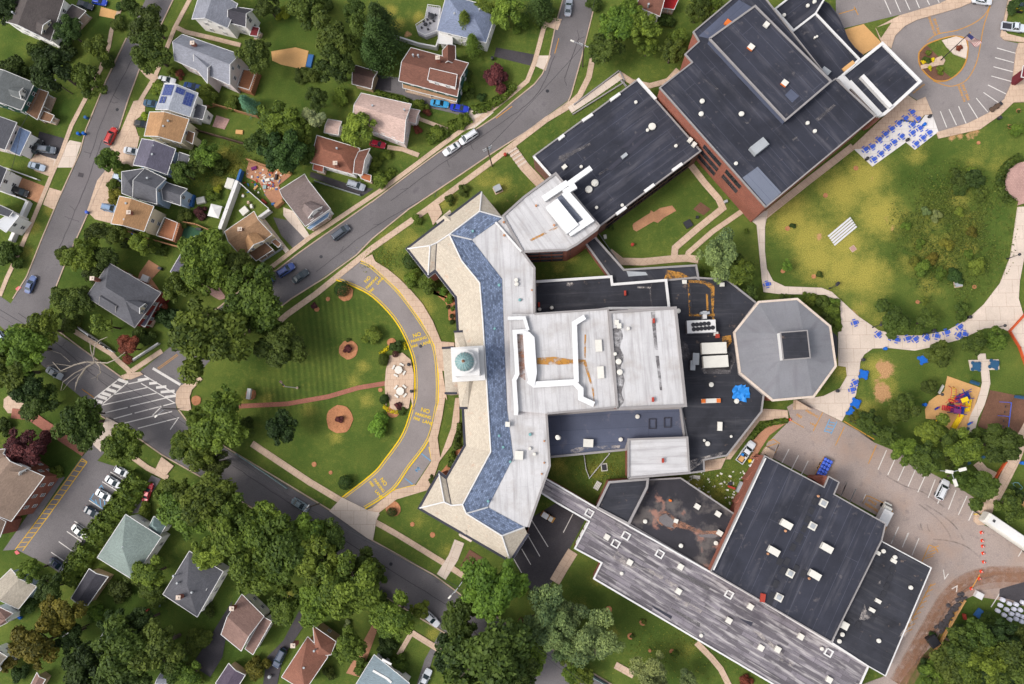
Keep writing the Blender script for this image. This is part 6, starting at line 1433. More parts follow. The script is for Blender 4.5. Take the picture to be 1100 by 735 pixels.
# tile x,y  radius(px) kind colour
TR = '''a1 728,110 22 b d|a1 735,245 24 b d|a1 330,150 18 b k|a1 480,235 16 b m|a1 250,330 28 b k|a1 430,395 21 b m|a1 80,345 15 u d|a1 580,120 9 u d|a1 640,15 15 b d|a1 790,435 8 u l|a1 850,360 6 u m|a1 890,365 5 u r|a1 720,572 4.5 u y|a1 600,40 6 u k|a1 30,40 20 b k|a1 180,250 10 u d|a1 320,250 12 u k|a1 530,290 10 u d
a2 400,30 16 b d|a2 480,60 9 u y|a2 590,50 22 b d|a2 710,190 26 t d|a2 735,320 24 b d|a2 870,170 22 c d|a2 965,130 26 c k|a2 925,280 22 c k|a2 830,50 14 b d|a2 340,260 20 b d|a2 310,515 12.5 c b|a2 110,470 12 u m|a2 235,515 8 u m|a2 640,480 15 b d|a2 770,480 10 u l|a2 450,590 23 b m|a2 620,585 15 f s|a2 560,650 17 b m|a2 390,690 20 b d|a2 850,632 20 b l|a2 690,20 12 u d|a2 560,370 8 u d|a2 620,370 9 u d|a2 600,100 6 u o
a3 50,215 28 c k|a3 465,130 17 c m|a3 500,230 15 c m|a3 440,95 10 c m|a3 615,380 13.5 u p|a3 665,55 20 b l|a3 735,108 10.5 u l|a3 830,30 20 c k|a3 822,127 5.5 u m|a3 560,50 14 b m|a3 235,520 8 u m|a3 265,555 5 u r|a3 230,640 5 u r|a3 480,460 7 u d|a3 450,420 9 u m|a3 470,380 7 u d|a3 440,595 8 u m|a3 400,615 6 u m|a3 320,660 8 u m|a3 535,480 5 u k|a3 870,60 9 u d
a4 300,120 22 b m|a4 400,130 22 b m|a4 240,230 20 b d|a4 440,220 14 b m|a4 340,60 18 b m|a4 560,250 16 b d|a4 600,190 12 b m|a4 530,110 8 u d|a4 690,45 16 b d|a4 760,20 14 b m|a4 180,20 9 u d
b1 530,150 16 b m|b1 610,190 10 u m|b1 565,270 7 u m|b1 562,325 8 u o|b1 470,510 16 b d|b1 570,515 15 b m|b1 690,550 13 b m|b1 765,565 8 u m|b1 400,610 22 b m|b1 505,630 16 b d|b1 900,205 15 b d|b1 985,150 13 b d|b1 965,640 20 b m|b1 905,430 9 u d|b1 310,600 8 u d|b1 985,400 6 u p|b1 50,610 15 u d
b2 100,115 16 b m|b2 160,165 11 u d|b2 40,175 11 b d|b2 130,330 7 u m|b2 470,110 26 b k|b2 540,30 16 b m|b2 590,110 13 b d|b2 985,120 6 u m|b2 80,420 6 u p|b2 110,620 30 b m|b2 240,670 22 b d|b2 340,720 14 b m|b2 60,700 20 b d|b2 160,295 5 u y|b2 960,240 10 u m|b2 930,160 7 u m
c1 110,420 28 b m|c1 200,330 22 b m|c1 60,540 26 b m|c1 150,640 22 b k|c1 330,205 19 b d|c1 400,195 17 b d|c1 515,320 17 s l|c1 630,430 14 t r|c1 700,385 12 u d|c1 450,50 14 b d|c1 870,130 20 b m|c1 350,310 12 u d|c1 20,470 20 b d|c1 840,270 14 u k|c1 790,230 8 u r
c2 90,60 28 b m|c2 330,170 33 b m|c2 80,380 42 b m|c2 230,330 26 b d|c2 460,430 27 t d|c2 400,300 18 b d|c2 770,140 9.5 o k|c2 925,372 10 u l|c2 975,490 6.5 o d|c2 978,685 5.5 o k|c2 630,225 3.6 u p|c2 800,437 4.5 u p|d2 760,136 4.6 u p|c2 180,680 14 s m|c2 800,395 2.5 u d
c3 118,415 7 u k|c3 50,485 6 u m|c3 115,460 4.6 o p|c3 60,680 5 o k|c3 130,715 3.5 u p|q3 560,100 9 o k|q3 590,290 10.5 u g|q3 760,320 12.5 u m|q3 690,250 7 u k|q3 880,400 5.5 u g|q3 950,470 5 u g|q3 930,550 2.6 o k|q3 968,640 2.8 o k|q3 968,695 3 o k|q3 985,555 3.5 u m|b3 225,440 6 u l|b3 445,295 6 u d|b3 385,340 6 u d
d1 190,60 20 b d|d1 390,150 27 b d|d1 600,270 22 b m|d1 110,280 22 b p|d1 215,265 12 u p|d1 280,390 9 u m|d1 725,590 8 u m|d1 920,600 26 b m|d1 880,500 18 b m|d1 910,270 19 b m|d1 960,130 12 b m|d1 800,520 10 u m|d1 450,110 13 b m|d1 20,170 9 u d
d2 170,160 30 b m|d2 60,280 24 b m|d2 140,350 16 b d|d2 465,185 19 b k|d2 960,180 11.5 u g|d2 787,452 9 o k|d2 975,42 5 o k|d2 80,560 32 b m|d2 215,650 30 b m|d2 380,690 27 b m|d2 590,735 27 b m|d2 705,725 22 b d|d2 250,210 16 b d|d2 300,170 9 u d
d3 40,165 8 u g|d3 57,40 4.5 o k|d3 130,75 3.6 u p|d3 150,105 4 u d|q5 375,645 5.5 o k|q5 960,170 4 u m|q5 985,80 3.5 u m|d3 392,330 5 u m|d3 420,280 4 u d|q5 770,330 4 u d
e1 150,175 15 b m|e1 245,265 17 b d|e1 285,390 23 b o|e1 180,540 29 b o|e1 480,380 10.5 u g|e1 330,500 18 b k|e1 600,560 34 b d|e1 770,560 30 b d|e1 420,660 28 b k|e1 740,190 18 b m|e1 960,520 12 u d|e1 560,440 16 b k|e1 940,690 14 b m|e1 700,430 20 b k|e1 850,640 16 b d|e1 600,700 28 b d|e1 600,270 12 u d|e1 660,220 10 u d|e1 130,340 10 u k|e1 30,640 10 b o|e1 100,690 9 u k|e1 760,280 13 u d
e2 470,60 34 b m|e2 330,180 28 b m|e2 620,110 30 b m|e2 790,250 33 b m|e2 660,330 24 b m|e2 880,180 20 b d|e2 490,340 20 b m|e2 800,560 17 b m|e2 60,520 12 u d|e2 345,650 12 u o|e2 20,690 12 u d|e2 990,430 14 b m|e2 985,560 9 u k|e2 100,90 18 b l|e2 240,40 22 b d|e2 950,330 10 u d|e2 120,370 8 u d|e2 860,640 9 u m|e2 800,440 4 u s|e2 700,680 7 u d
e3 110,400 24 b m|e3 230,370 11 b l|e3 120,640 9 u m|e3 600,260 35 b g|e3 430,430 23 b d|e3 555,620 44 b d|e3 770,600 21 b m|e3 400,600 22 b k|e3 860,400 28 f f|e3 930,470 24 f f|e3 680,700 26 b d|e3 30,310 7 u m|e3 470,360 14 b m|e3 960,570 14 f m|e3 20,200 9 u m|e3 450,690 18 b d|e3 985,690 12 b m|e3 735,425 4 u r|e3 150,660 6 u m|e3 60,540 9 u k
e4 40,400 22 f f|e4 180,520 27 f f|e4 60,560 20 f f|e4 460,690 20 f f|e4 110,690 12 b m|e4 920,715 6 u r|e4 640,720 12 f f|e4 420,428 2.5 u m|e4 365,500 2.5 u d|e4 575,585 4 u m
b4 800,610 24 f f|b4 880,690 17 b m|b4 700,720 8 u m|c4 950,150 9 b d|c4 880,40 18 b m|b4 930,500 3 u m|b4 260,480 3 u d
c5 425,200 7 u m|c5 470,215 9 u d|c5 515,240 9 u m|c5 490,285 8 u d|c5 540,310 6 u m|c5 400,180 5 u m|c5 535,200 6 u m|c5 310,185 4 u d|c5 280,180 3 u d|b5 330,470 3 u k|b5 300,670 6 s g|b5 460,710 4 u d
b6 650,225 11 u k|b6 600,245 9 u d|b6 700,320 7 u d|b6 660,205 6 u l|b6 610,290 8 u d|b6 700,250 6 u k|b6 420,690 9 u l|b6 470,640 7 u o|b6 690,680 9 u l|b6 380,650 6 u o|b6 340,470 5 u m|b6 540,560 6 u o|b6 400,560 5 u m|b6 660,500 6 u o|b6 480,420 6 u f|b6 440,400 5 u f|b6 580,720 8 u k|b6 500,700 6 u m|b6 600,400 5 u l|b6 640,610 5 u m
c6 270,290 17 t d|c6 440,297 13 t d|c6 600,250 9 u d|c6 505,465 14 t d|c6 680,410 13 b d|c6 790,385 13 b m|c6 585,80 7 u k|c6 690,30 8 u m|c6 450,625 9 t d|c6 430,200 5 s l|c6 330,700 12 t d
d6 320,100 14 t d|d6 155,150 14 b d|d6 250,215 12 b d|d6 340,300 15 b m|d6 470,190 16 t m|d6 430,330 17 b d|d6 640,280 19 b m|d6 810,270 21 t d|d6 610,430 15 b m|d6 720,490 16 t d|d6 850,560 16 b d|d6 560,250 13 b d|d6 90,130 7 u o|d6 890,600 10 b m|d6 590,350 12 b d|d6 690,220 9 b d|d6 880,520 10 b k
e6 620,560 22 b d|e6 700,520 20 b d|e6 800,500 18 b k|e6 560,660 20 b d|e6 720,650 24 b m|e6 840,620 24 b d|e6 640,700 22 b m|e6 480,700 16 b m|e6 880,700 24 b d|e6 780,720 22 b k|e6 900,520 15 b d|e6 470,510 5 u k|e6 660,460 10 u k|e6 740,430 9 u d|e6 420,640 7 u k|e6 590,480 9 u k
a6 440,295 4 u d|a6 470,295 2.2 u z|a6 455,335 2.4 u z|a6 500,348 4 u m|a6 425,305 2.4 u z|a6 445,260 3.5 u m|a6 880,20 9 u k|q8 1045,362 2 u d|q8 960,515 2 u d|q8 1040,560 7 u m|a6 600,240 3.4 u r'''
for ln in TR.split('\n'):
    for it in ln.split('|'):
        tl_, xy, r, kd, cl_ = it.split(); tree(tl_+' '+xy, float(r), kd, cl_)
def meadow():
    rng = np.random.default_rng(8); n = 15000; cx, cy = G(1022, 248); u = rng.normal(size=(n, 2))*[7.0, 8.6]; k = np.sin(u[:, 0]*.45)*np.cos(u[:, 1]*.38)+rng.normal(size=n)*.5
    keep = (np.hypot(u[:, 0]/15, u[:, 1]/17.5) < 1) & (k > -.35); u = u[keep]; k = k[keep]; n = len(u)
    pos = np.stack([u[:, 0], u[:, 1], rng.random(n)**1.5*.55+.02], 1)
    me = leaf_mesh('meadow_weeds', pos, rng.normal(size=(n, 3))*.5+[0, 0, .8], .2*rng.uniform(.5, 1.3, n), .42+.2*np.tanh(k)+rng.normal(size=n)*.2, rng)
    o = bpy.data.objects.new('meadow_weeds', me); col.objects.link(o); o.location = (cx, cy, 0); o.color = C(92, 108, 50); tag(o, 'tangle of tall weeds and meadow plants covering the low mound in the field', 'weeds', kind='stuff')
    n = 5200; pts = []
    for s, sx, sy in (('b2 200,120', 7, 4), ('b2 130,230', 8, 4), ('b3 60,640', 5, 3), ('e4 560,560', 12, 6), ('r8 500,560', 5, 3), ('d4 220,400', 6, 3), ('b2 230,190', 4, 3)):
        x, y = G(*X(s)[0]); pts.append(np.stack([x+rng.normal(size=700)*sx*.6, y+rng.normal(size=700)*sy*.6], 1))
    u = np.vstack(pts); n = len(u); c0 = u.mean(0); pos = np.stack([u[:, 0]-c0[0], u[:, 1]-c0[1], rng.random(n)*.22+.02], 1)
    me = leaf_mesh('rough_weeds', pos, rng.normal(size=(n, 3))*.5+[0, 0, .8], .16*rng.uniform(.5, 1.3, n), .5+rng.normal(size=n)*.25, rng)
    o = bpy.data.objects.new('rough_weeds', me); col.objects.link(o); o.location = (c0[0], c0[1], 0); o.color = C(118, 126, 52); tag(o, 'rough yellow green weeds growing through the back yards and the garden court', 'weeds', kind='stuff')
meadow()
# yellow flower rows on the patio edge
def hedge(label, s, wpx, h, colr, seed, leaf=.3, dens=26, cat='hedge', name='hedge'):
    rng = np.random.default_rng(seed); pts = P(s, h*.6); P_, N_ = [], []
    for a, b in zip(pts, pts[1:]):
        L = math.hypot(b[0]-a[0], b[1]-a[1]); w_ = wpx*MPP/2; n = int(L*w_*2*dens)+8
        u = rng.random(n)*L; v = rng.uniform(-1, 1, n); tx, ty = (b[0]-a[0])/L, (b[1]-a[1])/L
        wob = 1+.18*np.sin(u*1.7+seed)+.1*np.sin(u*4.1)
        z = h*(1-.35*np.abs(v)**3)*(.92+.14*np.sin(u*2.3+v*2))*(1-.35*rng.random(n)**2)
        P_.append(np.stack([a[0]+tx*u-ty*v*w_*wob, a[1]+ty*u+tx*v*w_*wob, z], 1)); N_.append(np.stack([-ty*v, tx*v, np.ones(n)*.8], 1)+rng.normal(size=(n, 3))*.4)
        m_ = int(L*h*dens*.5)
        for sd in (-1, 1):
            u = rng.random(m_)*L; z = rng.random(m_)*h*.9; P_.append(np.stack([a[0]+tx*u-ty*sd*w_, a[1]+ty*u+tx*sd*w_, z], 1)); N_.append(np.stack([-ty*sd*np.ones(m_), tx*sd*np.ones(m_), .4*np.ones(m_)], 1)+rng.normal(size=(m_, 3))*.4)
    pos = np.vstack(P_); o0 = np.array([pts[0][0], pts[0][1], 0])
    tone = .45+.2*np.sin(pos[:, 0]*1.1)*np.cos(pos[:, 1]*1.3)+rng.normal(size=len(pos))*.16
    me = leaf_mesh(name, pos-o0, np.vstack(N_), leaf*rng.uniform(.6, 1.3, len(pos)), tone, rng)
    o = bpy.data.objects.new(name, me); col.objects.link(o); o.location = o0.tolist(); o.color = C(*COLS[colr])
    return tag(o, label, cat)
hedge('thick rounded hedge beside the row of parked white cars', 'd1 690,420 640,500 570,600 500,680 440,740', 25, 3.0, 'm', 1, .4, 16)
hedge('thick hedge continuing beside the lower end of the church hall car park', 'e1 430,60 370,160 330,240', 24, 3.0, 'm', 2, .4, 16)
hedge('hedge in front of the long red brown roof', 'a3 490,540 560,530 640,480 700,420', 9, 1.3, 'm', 3)
hedge('hedge along the sidewalk by the pale pink roof', 'a3 380,625 440,605 480,575', 11, 1.4, 'm', 4)
hedge('second hedge along the sidewalk left of the pale pink roof', 'a3 270,690 320,670 370,645', 12, 1.4, 'm', 5)
hedge('hedge strip between the asphalt driveway and the pale pink roof', 'a3 20,455 100,480 180,500', 6, 1.3, 'm', 6)
hedge('hedge at the front corner of the orange red bungalow', 'b2 930,260 1000,220 1020,190', 9, 1.2, 'm', 7)
hedge('dark clipped hedge ring around the round pink patio', 'b6 905,130 850,160 810,210 800,280 830,330 870,355', 8, 1.3, 'd', 8)
hedge('row of bright yellow flowers at the upper patio edge', 'c3 35,462 75,432 100,425', 4, .6, 'z', 9, .16, 40, 'flower bed', 'flower_row')
hedge('row of bright yellow flowers at the lower patio edge', 'd3 50,75 85,100 130,105', 4, .6, 'z', 10, .16, 40, 'flower bed', 'flower_row')
hedge('low hedge under the front wing windows near the portico', 'd3 430,160 425,220 415,262', 5, 1.0, 'd', 11)
hedge('low hedge at the lower front corner of the front wing', 'q5 960,60 985,110 950,200', 6, 1.1, 'd', 12)
hedge('green shrub strip below the octagon steps', 'r6 380,420 470,300 560,230 700,190 900,160', 5, 1.0, 'm', 13)
hedge('long green hedge below the back yards by the green turf', 'b1 600,555 760,590 820,600', 9, 1.5, 'd', 14)
hedge('small yellow green flowers at the patio lip of the drive', 'c3 155,405 165,440', 3, .5, 'z', 15, .16, 40, 'flower bed', 'flower_row')
# the bare dead tree reaching over the diagonal street
dt = thing('dead_tree', 'bare pale dead tree reaching over the street beside the white car', 'tree', G(*X('q2 190,210')[0]))
mb = MB(); zt = 6
def br(s, r0, r1, z0=5, z1=8):
    q = X(s); n = len(q)
    pts = [(*G(x, y, z0+(z1-z0)*i/(n-1)), z0+(z1-z0)*i/(n-1)) for i, (x, y) in enumerate(q)]
    mb.tube(pts, [r0+(r1-r0)*i/(n-1) for i in range(n)], 5)
b0 = dt.location; j = G(*X('q2 160,215')[0], 5)
mb.tube([(b0.x, b0.y, 0), (lerp(tuple(b0.xy), j, .5)[0], lerp(tuple(b0.xy), j, .5)[1], 2.6), (*j, 5)], [.42, .36, .3], 7)
mb.build('trunk', M['dead_wood'], dt)
for s, a, b in (('q2 160,215 90,212 0,235 c1 300,545 260,500', .3, .08), ('q2 160,215 90,255 30,340 10,400 c1 375,600 370,640', .26, .06), ('q2 165,210 200,250 205,300 170,330 130,345', .2, .05), ('q2 185,310 178,360', .07, .04), ('q2 160,215 130,120 120,40', .2, .05), ('q2 150,160 160,80 200,40 260,15', .18, .05), ('q2 170,215 260,220 330,190 400,135', .2, .05), ('q2 80,260 0,300 c1 310,600 300,640', .15, .05), ('c1 350,520 280,510 230,520', .12, .04), ('c1 330,545 250,560', .1, .04), ('c1 345,500 300,460 240,440', .1, .03), ('c1 390,560 340,600 310,640', .1, .04), ('c1 420,540 390,590', .08, .04)):
    mb = MB(); br(s, a, b); mb.build('limb', M['dead_wood'], dt)
# ------------------------------------------------------------------ vehicles
mm('paint', C(200, 200, 200), .04, 1, .03, rough=.3, obcol=True, spec=.5)
mm('tyre', C(30, 30, 32), 0, 1, 0)
mm('rim', C(150, 150, 154), 0, 1, 0, metal=.6, rough=.4)
mm('lamp_clear', C(235, 238, 240), 0, 1, 0, rough=.2)
mm('lamp_red', C(170, 30, 30), 0, 1, 0, rough=.3)
mm('windscreen', C(42, 58, 64), 0, 1, 0, rough=.12, spec=.7)
mm('bed_liner', C(60, 62, 70), .1, 1, .1)
def loft(mb, secs, m=0):
    n = len(secs[0])
    for a, b in zip(secs, secs[1:]):
        for i in range(n):
            j = (i+1) % n; mb.face([a[i], a[j], b[j], b[i]], m)
    mb.face(secs[0], m); mb.face(list(reversed(secs[-1])), m)
def hull(mb, prof, m=0):
    """prof: (x, half width, bottom z, top z); rounded car body section"""
    S_ = []
    for x, hw, z0, z1 in prof:
        S_.append([(x, -hw*.9, z0), (x, -hw, z0+(z1-z0)*.35), (x, -hw*.97, z0+(z1-z0)*.8), (x, -hw*.82, z1), (x, hw*.82, z1), (x, hw*.97, z0+(z1-z0)*.8), (x, hw, z0+(z1-z0)*.35), (x, hw*.9, z0)])
    loft(mb, S_, m)
def car_proto(kind):
    L = dict(sedan=4.7, suv=4.8, van=5.1, pickup=5.8, hatch=4.1)[kind]; W = dict(sedan=.91, suv=.97, van=1.0, pickup=1.0, hatch=.88)[kind]; h = L/2
    t = thing('parked_car' if kind != 'pickup' else 'pickup_truck', 'prototype '+kind, 'car', (0, 0, 0)); LABELS.discard('prototype '+kind)
    hood = dict(sedan=.92, suv=1.08, van=1.05, pickup=1.12, hatch=.95)[kind]; deck_ = dict(sedan=.95, suv=1.08, van=1.1, pickup=.72, hatch=.98)[kind]
    rf = dict(sedan=1.45, suv=1.72, van=1.8, pickup=1.85, hatch=1.5)[kind]
    mb = MB()
    if kind == 'pickup':
        hull(mb, [(-h, W*.92, .5, .72), (-.5, W, .38, .74), (-.45, W, .34, 1.1), (1.3, W, .3, hood), (h-.5, W*.95, .34, hood-.05), (h, W*.78, .45, .85)])
    else:
        hull(mb, [(-h, W*.76, .45, deck_*.82), (-h+.3, W*.93, .34, deck_), (-h*.5, W, .26, deck_+.02), (.2, W, .24, hood+.04), (h*.45, W, .26, hood), (h-.45, W*.95, .3, hood-.1), (h, W*.74, .42, hood*.74)])
    mb.build('body', [M['paint']], t, smooth=False)
    g0, g1, r0, r1 = dict(sedan=(-h+.75, h-1.35, -h+1.45, h-2.15), suv=(-h+.1, h-1.25, -h+.45, h-1.95), van=(-h+.1, h-.95, -h+.35, h-1.75), pickup=(-.45, h-1.55, -.3, h-2.25), hatch=(-h+.2, h-1.15, -h+.7, h-1.85))[kind]
    zb = max(hood, deck_ if kind != 'pickup' else hood)-.02
    a = [(g0, -W*.86, zb), (g1, -W*.8, zb), (g1, W*.8, zb), (g0, W*.86, zb)]; b = [(r0, -W*.7, rf-.05), (r1, -W*.68, rf-.05), (r1, W*.68, rf-.05), (r0, W*.7, rf-.05)]
    mb = MB()
    for i in range(4): j = (i+1) % 4; mb.face([a[i], a[j], b[j], b[i]])
    mb.build('windows', [M['windscreen']], t)
    mb = MB(); c = [(r0+.12, -W*.6, rf), (r1-.12, -W*.58, rf), (r1-.12, W*.58, rf), (r0+.12, W*.6, rf)]; mb.face(c)
    for i in range(4): j = (i+1) % 4; mb.face([b[i], b[j], c[j], c[i]])
    for s in (-1, 1):
        for x0, x1 in ((g0, r0), (g1, r1)): mb.bar((x0, s*W*.84, zb), (x1, s*W*.7, rf-.04), .09, .07)
        mb.bar(((g0+g1)/2-.1, s*W*.85, zb), ((r0+r1)/2-.05, s*W*.71, rf-.04), .1, .05)
    mb.build('roof', [M['paint']], t)
    for sx in (-h*.6, h*.62):
        for sy in (-1, 1):
            mb = MB(); r = .34 if kind in ('sedan', 'hatch') else .39
            wo_ = None
            for ra, w_, m_ in ((r, .22, 0), (r*.62, .24, 1)):
                mb = MB()
                ring = [[(sx+ra*math.cos(q*math.pi/7), sy*(W-.12)+e*w_/2, r+ra*math.sin(q*math.pi/7)) for q in range(14)] for e in (-1, 1)]
                for q in range(14): mb.face([ring[0][q], ring[0][(q+1) % 14], ring[1][(q+1) % 14], ring[1][q]], m_)
                mb.face(ring[0], m_); mb.face(ring[1], m_)
                wo_ = mb.build('rim' if wo_ else 'wheel', [M['tyre'], M['rim']], wo_ or t)
    for sy in (-1, 1):
        MB().box(h-.16, sy*W*.6, hood*.6, hood*.78, .16, .36).build('headlight', [M['lamp_clear']], t)
        MB().box(-h+.08, sy*W*.64, deck_*.62, deck_*.84, .12, .3).build('taillight', [M['lamp_red']], t)
        MB().box(g1-.35, sy*(W+.06), zb, zb+.16, .14, .2).build('wing_mirror', [M['paint']], t)
    if kind == 'pickup':
        mb = MB(); mb.sheet([(-h+.1, -W*.8), (-.5, -W*.8), (-.5, W*.8), (-h+.1, W*.8)], .76, 1)
        for sy in (-1, 1): mb.box((-h-.5)/2, sy*W*.9, .7, 1.12, h-.5, .14, 0, 0)
        mb.box(-h+.06, 0, .6, 1.1, .12, W*1.9, 0, 0); mb.build('cargo_bed', [M['paint'], M['bed_liner']], t)
    if kind in ('suv', 'van'):
        for sy in (-1, 1): MB().box((r0+r1)/2, sy*W*.52, rf, rf+.06, (r1-r0)*.85, .05).build('roof_rail', [M['dark_metal']], t)
    return t
PROTO = {}
def car(s, d, kind, rgb, label, cat='car', group='cars parked around the school', h=.8):
    (px, py), = X(s); x, y = G(px, py, h); rz = -math.atan2(d[1], d[0])
    if kind not in PROTO: PROTO[kind] = o = car_proto(kind); o.location = (x, y, .05); o.rotation_euler = (0, 0, rz)
    else: o = dup(PROTO[kind], (x, y, .05), rz)
    tag(o, label, cat, group)
    for c in o.children: c.color = C(*rgb)
    return o
WHT, SLV, BLK, DBL, BLU, LBL, REDC, GRYC = (232, 234, 238), (176, 182, 192), (40, 40, 44), (44, 56, 88), (40, 74, 190), (70, 170, 226), (206, 52, 48), (96, 104, 110)
for a in [('a1 548,672', (30, -72), 'suv', REDC, 'red car driving up the side street'), ('a1 823,395', (80, 18), 'sedan', WHT, 'white car in the driveway beside the purple tree'), ('a1 750,512', (70, 14), 'sedan', (50, 90, 120), 'teal blue car nosed up to the solar panel house'),
          ('a1 698,612', (60, 12), 'hatch', BLK, 'black car nosed up to the two tone orange house'), ('b1 652,103', (60, 12), 'sedan', WHT, 'white car nosed up to the slate purple roof'), ('b1 592,235', (50, 12), 'hatch', (206, 220, 236), 'pale blue car half under the hipped blue house'), ('b1 545,385', (50, 12), 'suv', (128, 156, 190), 'grey blue car in front of the tan roofed house'),
          ('b1 180,178', (80, 22), 'sedan', (186, 200, 216), 'silver car in the concrete driveway left of the side street'), ('s4 190,235', (190, 70), 'van', BLK, 'black van parked on the brown gravel yard'), ('c1 150,118', (28, -80), 'sedan', (96, 116, 166), 'blue sedan waiting at the lower end of the side street'), ('c1 268,555', (80, 44), 'sedan', (206, 210, 216), 'white car parked under the bare dead tree'), ('c1 8,383', (30, 40), 'hatch', (190, 206, 224), 'pale car cut by the left edge on the diagonal street'),
          ('a1 420,25', (80, 30), 'sedan', (38, 46, 64), 'dark blue car beside the white house at the top left corner'), ('a1 490,8', (80, 20), 'hatch', BLU, 'bright blue car at the top edge left of the side street'), ('a1 948,427', (80, 20), 'sedan', (40, 70, 130), 'dark blue car squeezed beside the solar panel house'), ('a3 332,511', (80, 14), 'sedan', LBL, 'sky blue car in front of the long red brown roof'), ('a3 430,534', (80, 16), 'sedan', (34, 60, 196), 'royal blue car in front of the long red brown roof'),
          ('a3 475,677', (-80, 52), 'van', WHT, 'white minivan on the curving street, front of the pair'), ('b3 390,92', (-80, 52), 'sedan', WHT, 'white sedan following the minivan on the curving street'), ('a3 968,36', (10, -80), 'sedan', SLV, 'silver car near the top end of the curving street'), ('b2 762,505', (80, -62), 'van', (84, 92, 104), 'grey minivan on the curving street below the blue awnings'), ('b2 492,690', (80, -52), 'suv', (52, 78, 150), 'blue car at the kerb below the tan house'), ('c2 562,78', (80, -58), 'sedan', (46, 60, 68), 'dark green car beside the blue one on the street'),
          ('c2 393,115', (50, -50), 'suv', (40, 78, 150), 'blue car half under the street tree'), ('b2 838,272', (80, 28), 'suv', SLV, 'silver car on the black driveway of the bungalow'), ('b2 945,68', (70, 18), 'hatch', (196, 40, 66), 'crimson car beside the pale pink roof'), ('d1 600,398', (70, 34), 'hatch', WHT, 'white hatchback at the top of the church hall row'), ('d1 560,450', (70, 40), 'sedan', WHT, 'white car second from the top of the church hall row'), ('d1 514,516', (80, 40), 'sedan', (244, 244, 246), 'white car beside the blue hatched bay'),
          ('d1 455,600', (80, 40), 'sedan', (56, 66, 86), 'dark blue car between the blue bay and the lower white car'), ('s1 782,105', (80, 62), 'sedan', (238, 236, 230), 'cream white car alone in the lower bays of the church lot'), ('s1 565,428', (80, 50), 'sedan', (40, 54, 84), 'dark navy car under the lowest lot trees'), ('d1 728,500', (26, -80), 'sedan', (206, 40, 60), 'red car in the narrow drive by the hedge'), ('d2 562,562', (80, 46), 'sedan', (130, 146, 152), 'grey car under the street lamp on the diagonal street'),
          ('e3 290,412', (44, 40), 'sedan', WHT, 'white car nosing out from under the roadside tree'), ('e3 260,708', (40, -80), 'sedan', (216, 220, 226), 'silver white car at the bottom edge driveway'), ('e2 462,605', (-40, 80), 'suv', (44, 64, 96), 'dark blue car beside the orange red cross hip roof'), ('r4 222,360', (36, -72), 'suv', WHT, 'white car parked in the lower school lot', ), ('s5 370,530', (30, -80), 'hatch', BLK, 'black car under the white porch windows at left'), ('s5 462,556', (80, 12), 'suv', (110, 118, 130), 'grey car on the black front yard at left'), ('a6 712,2', (40, 8), 'sedan', WHT, 'white car cut by the top edge near the turning circle')]:
    car(*a)
pk = car('d4 925,302', (46, -62), 'pickup', WHT, 'white pickup with lumber in its dark bed on the red dirt track', 'pickup truck')
pl_ = Vector(pk.location); 
for dx_, dy_, c_, w_ in ((-1.9, .1, 'sand', .9), (-1.2, -.5, 'trim_white', .35), (-1.0, .45, 'blue_tarp', .45)):
    a = pk.rotation_euler.z; x, y = pl_.x+dx_*math.cos(a)-dy_*math.sin(a), pl_.y+dx_*math.sin(a)+dy_*math.cos(a)
    mb = MB()
    for k in range(3): mb.box(x+.05*k, y-.04*k, .83+k*.18, .83+k*.18+.16, 1.3 if c_ == 'sand' else w_*1.4, w_, a+.05*k)
    tag(mb.build('lumber' if c_ == 'sand' else 'bundle', M[c_]), {'sand': 'stack of yellow lumber in the bed of the white pickup', 'trim_white': 'white bundle in the bed of the white pickup', 'blue_tarp': 'blue bundle in the bed of the white pickup'}[c_], 'lumber' if c_ == 'sand' else 'bundle')
tk = car('a6 868,135', (80, 14), 'pickup', (226, 232, 240), 'white tow truck with red gear at the top right corner', 'truck')
MB().box(-2.6, 0, .8, 1.7, 1.0, 1.4).build('tow_gear', [M['red_metal']], tk)
# box truck, trailer, digger, equipment trailer, cart
def local_thing(name, label, cat, s, rz, h=0.0):
    x, y = G(*X(s)[0], h); return thing(name, label, cat, (x, y, .05), rz)
def wheels(t, xs, w_, r=.45):
    for x in xs:
        for sy in (-1, 1):
            mb = MB(); ring = [[(x+r*math.cos(q*math.pi/7), sy*w_+e*.14, r+r*math.sin(q*math.pi/7)) for q in range(14)] for e in (-1, 1)]
            for q in range(14): mb.face([ring[0][q], ring[0][(q+1) % 14], ring[1][(q+1) % 14], ring[1][q]])
            mb.face(ring[0]); mb.face(ring[1]); o = mb.build('wheel', [M['tyre']], None, local=True); o.parent = t
def kid(t, name, mb, m): o = mb.build(name, m if isinstance(m, list) else [M[m]], None, local=True); o.parent = t; return o
t = local_thing('box_truck', 'white box truck backed against the gym block loading bay', 'truck', 'q7 470,500', math.atan2(100, 55), 2.6)
kid(t, 'cargo_box', MB().box(-.3, 0, .9, 3.0, 3.4, 2.2), 'trim_white'); mb = MB(); hull(mb, [(1.4, 1.0, .5, 2.2), (2.2, 1.0, .5, 2.2), (2.7, .95, .5, 1.3), (3.1, .85, .55, 1.1)]); kid(t, 'cab', mb, 'pale_box')
mb = MB(); mb.face([(2.22, -.85, 2.1), (2.72, -.8, 1.35), (2.72, .8, 1.35), (2.22, .85, 2.1)]); kid(t, 'windscreen', mb, 'windscreen'); wheels(t, (-1.2, 2.1), .95)
t = local_thing('trailer', 'long white trailer with a grey side at the right edge of the lot', 'trailer', 'A 1092,577', -math.atan2(26, 36), 3.2)
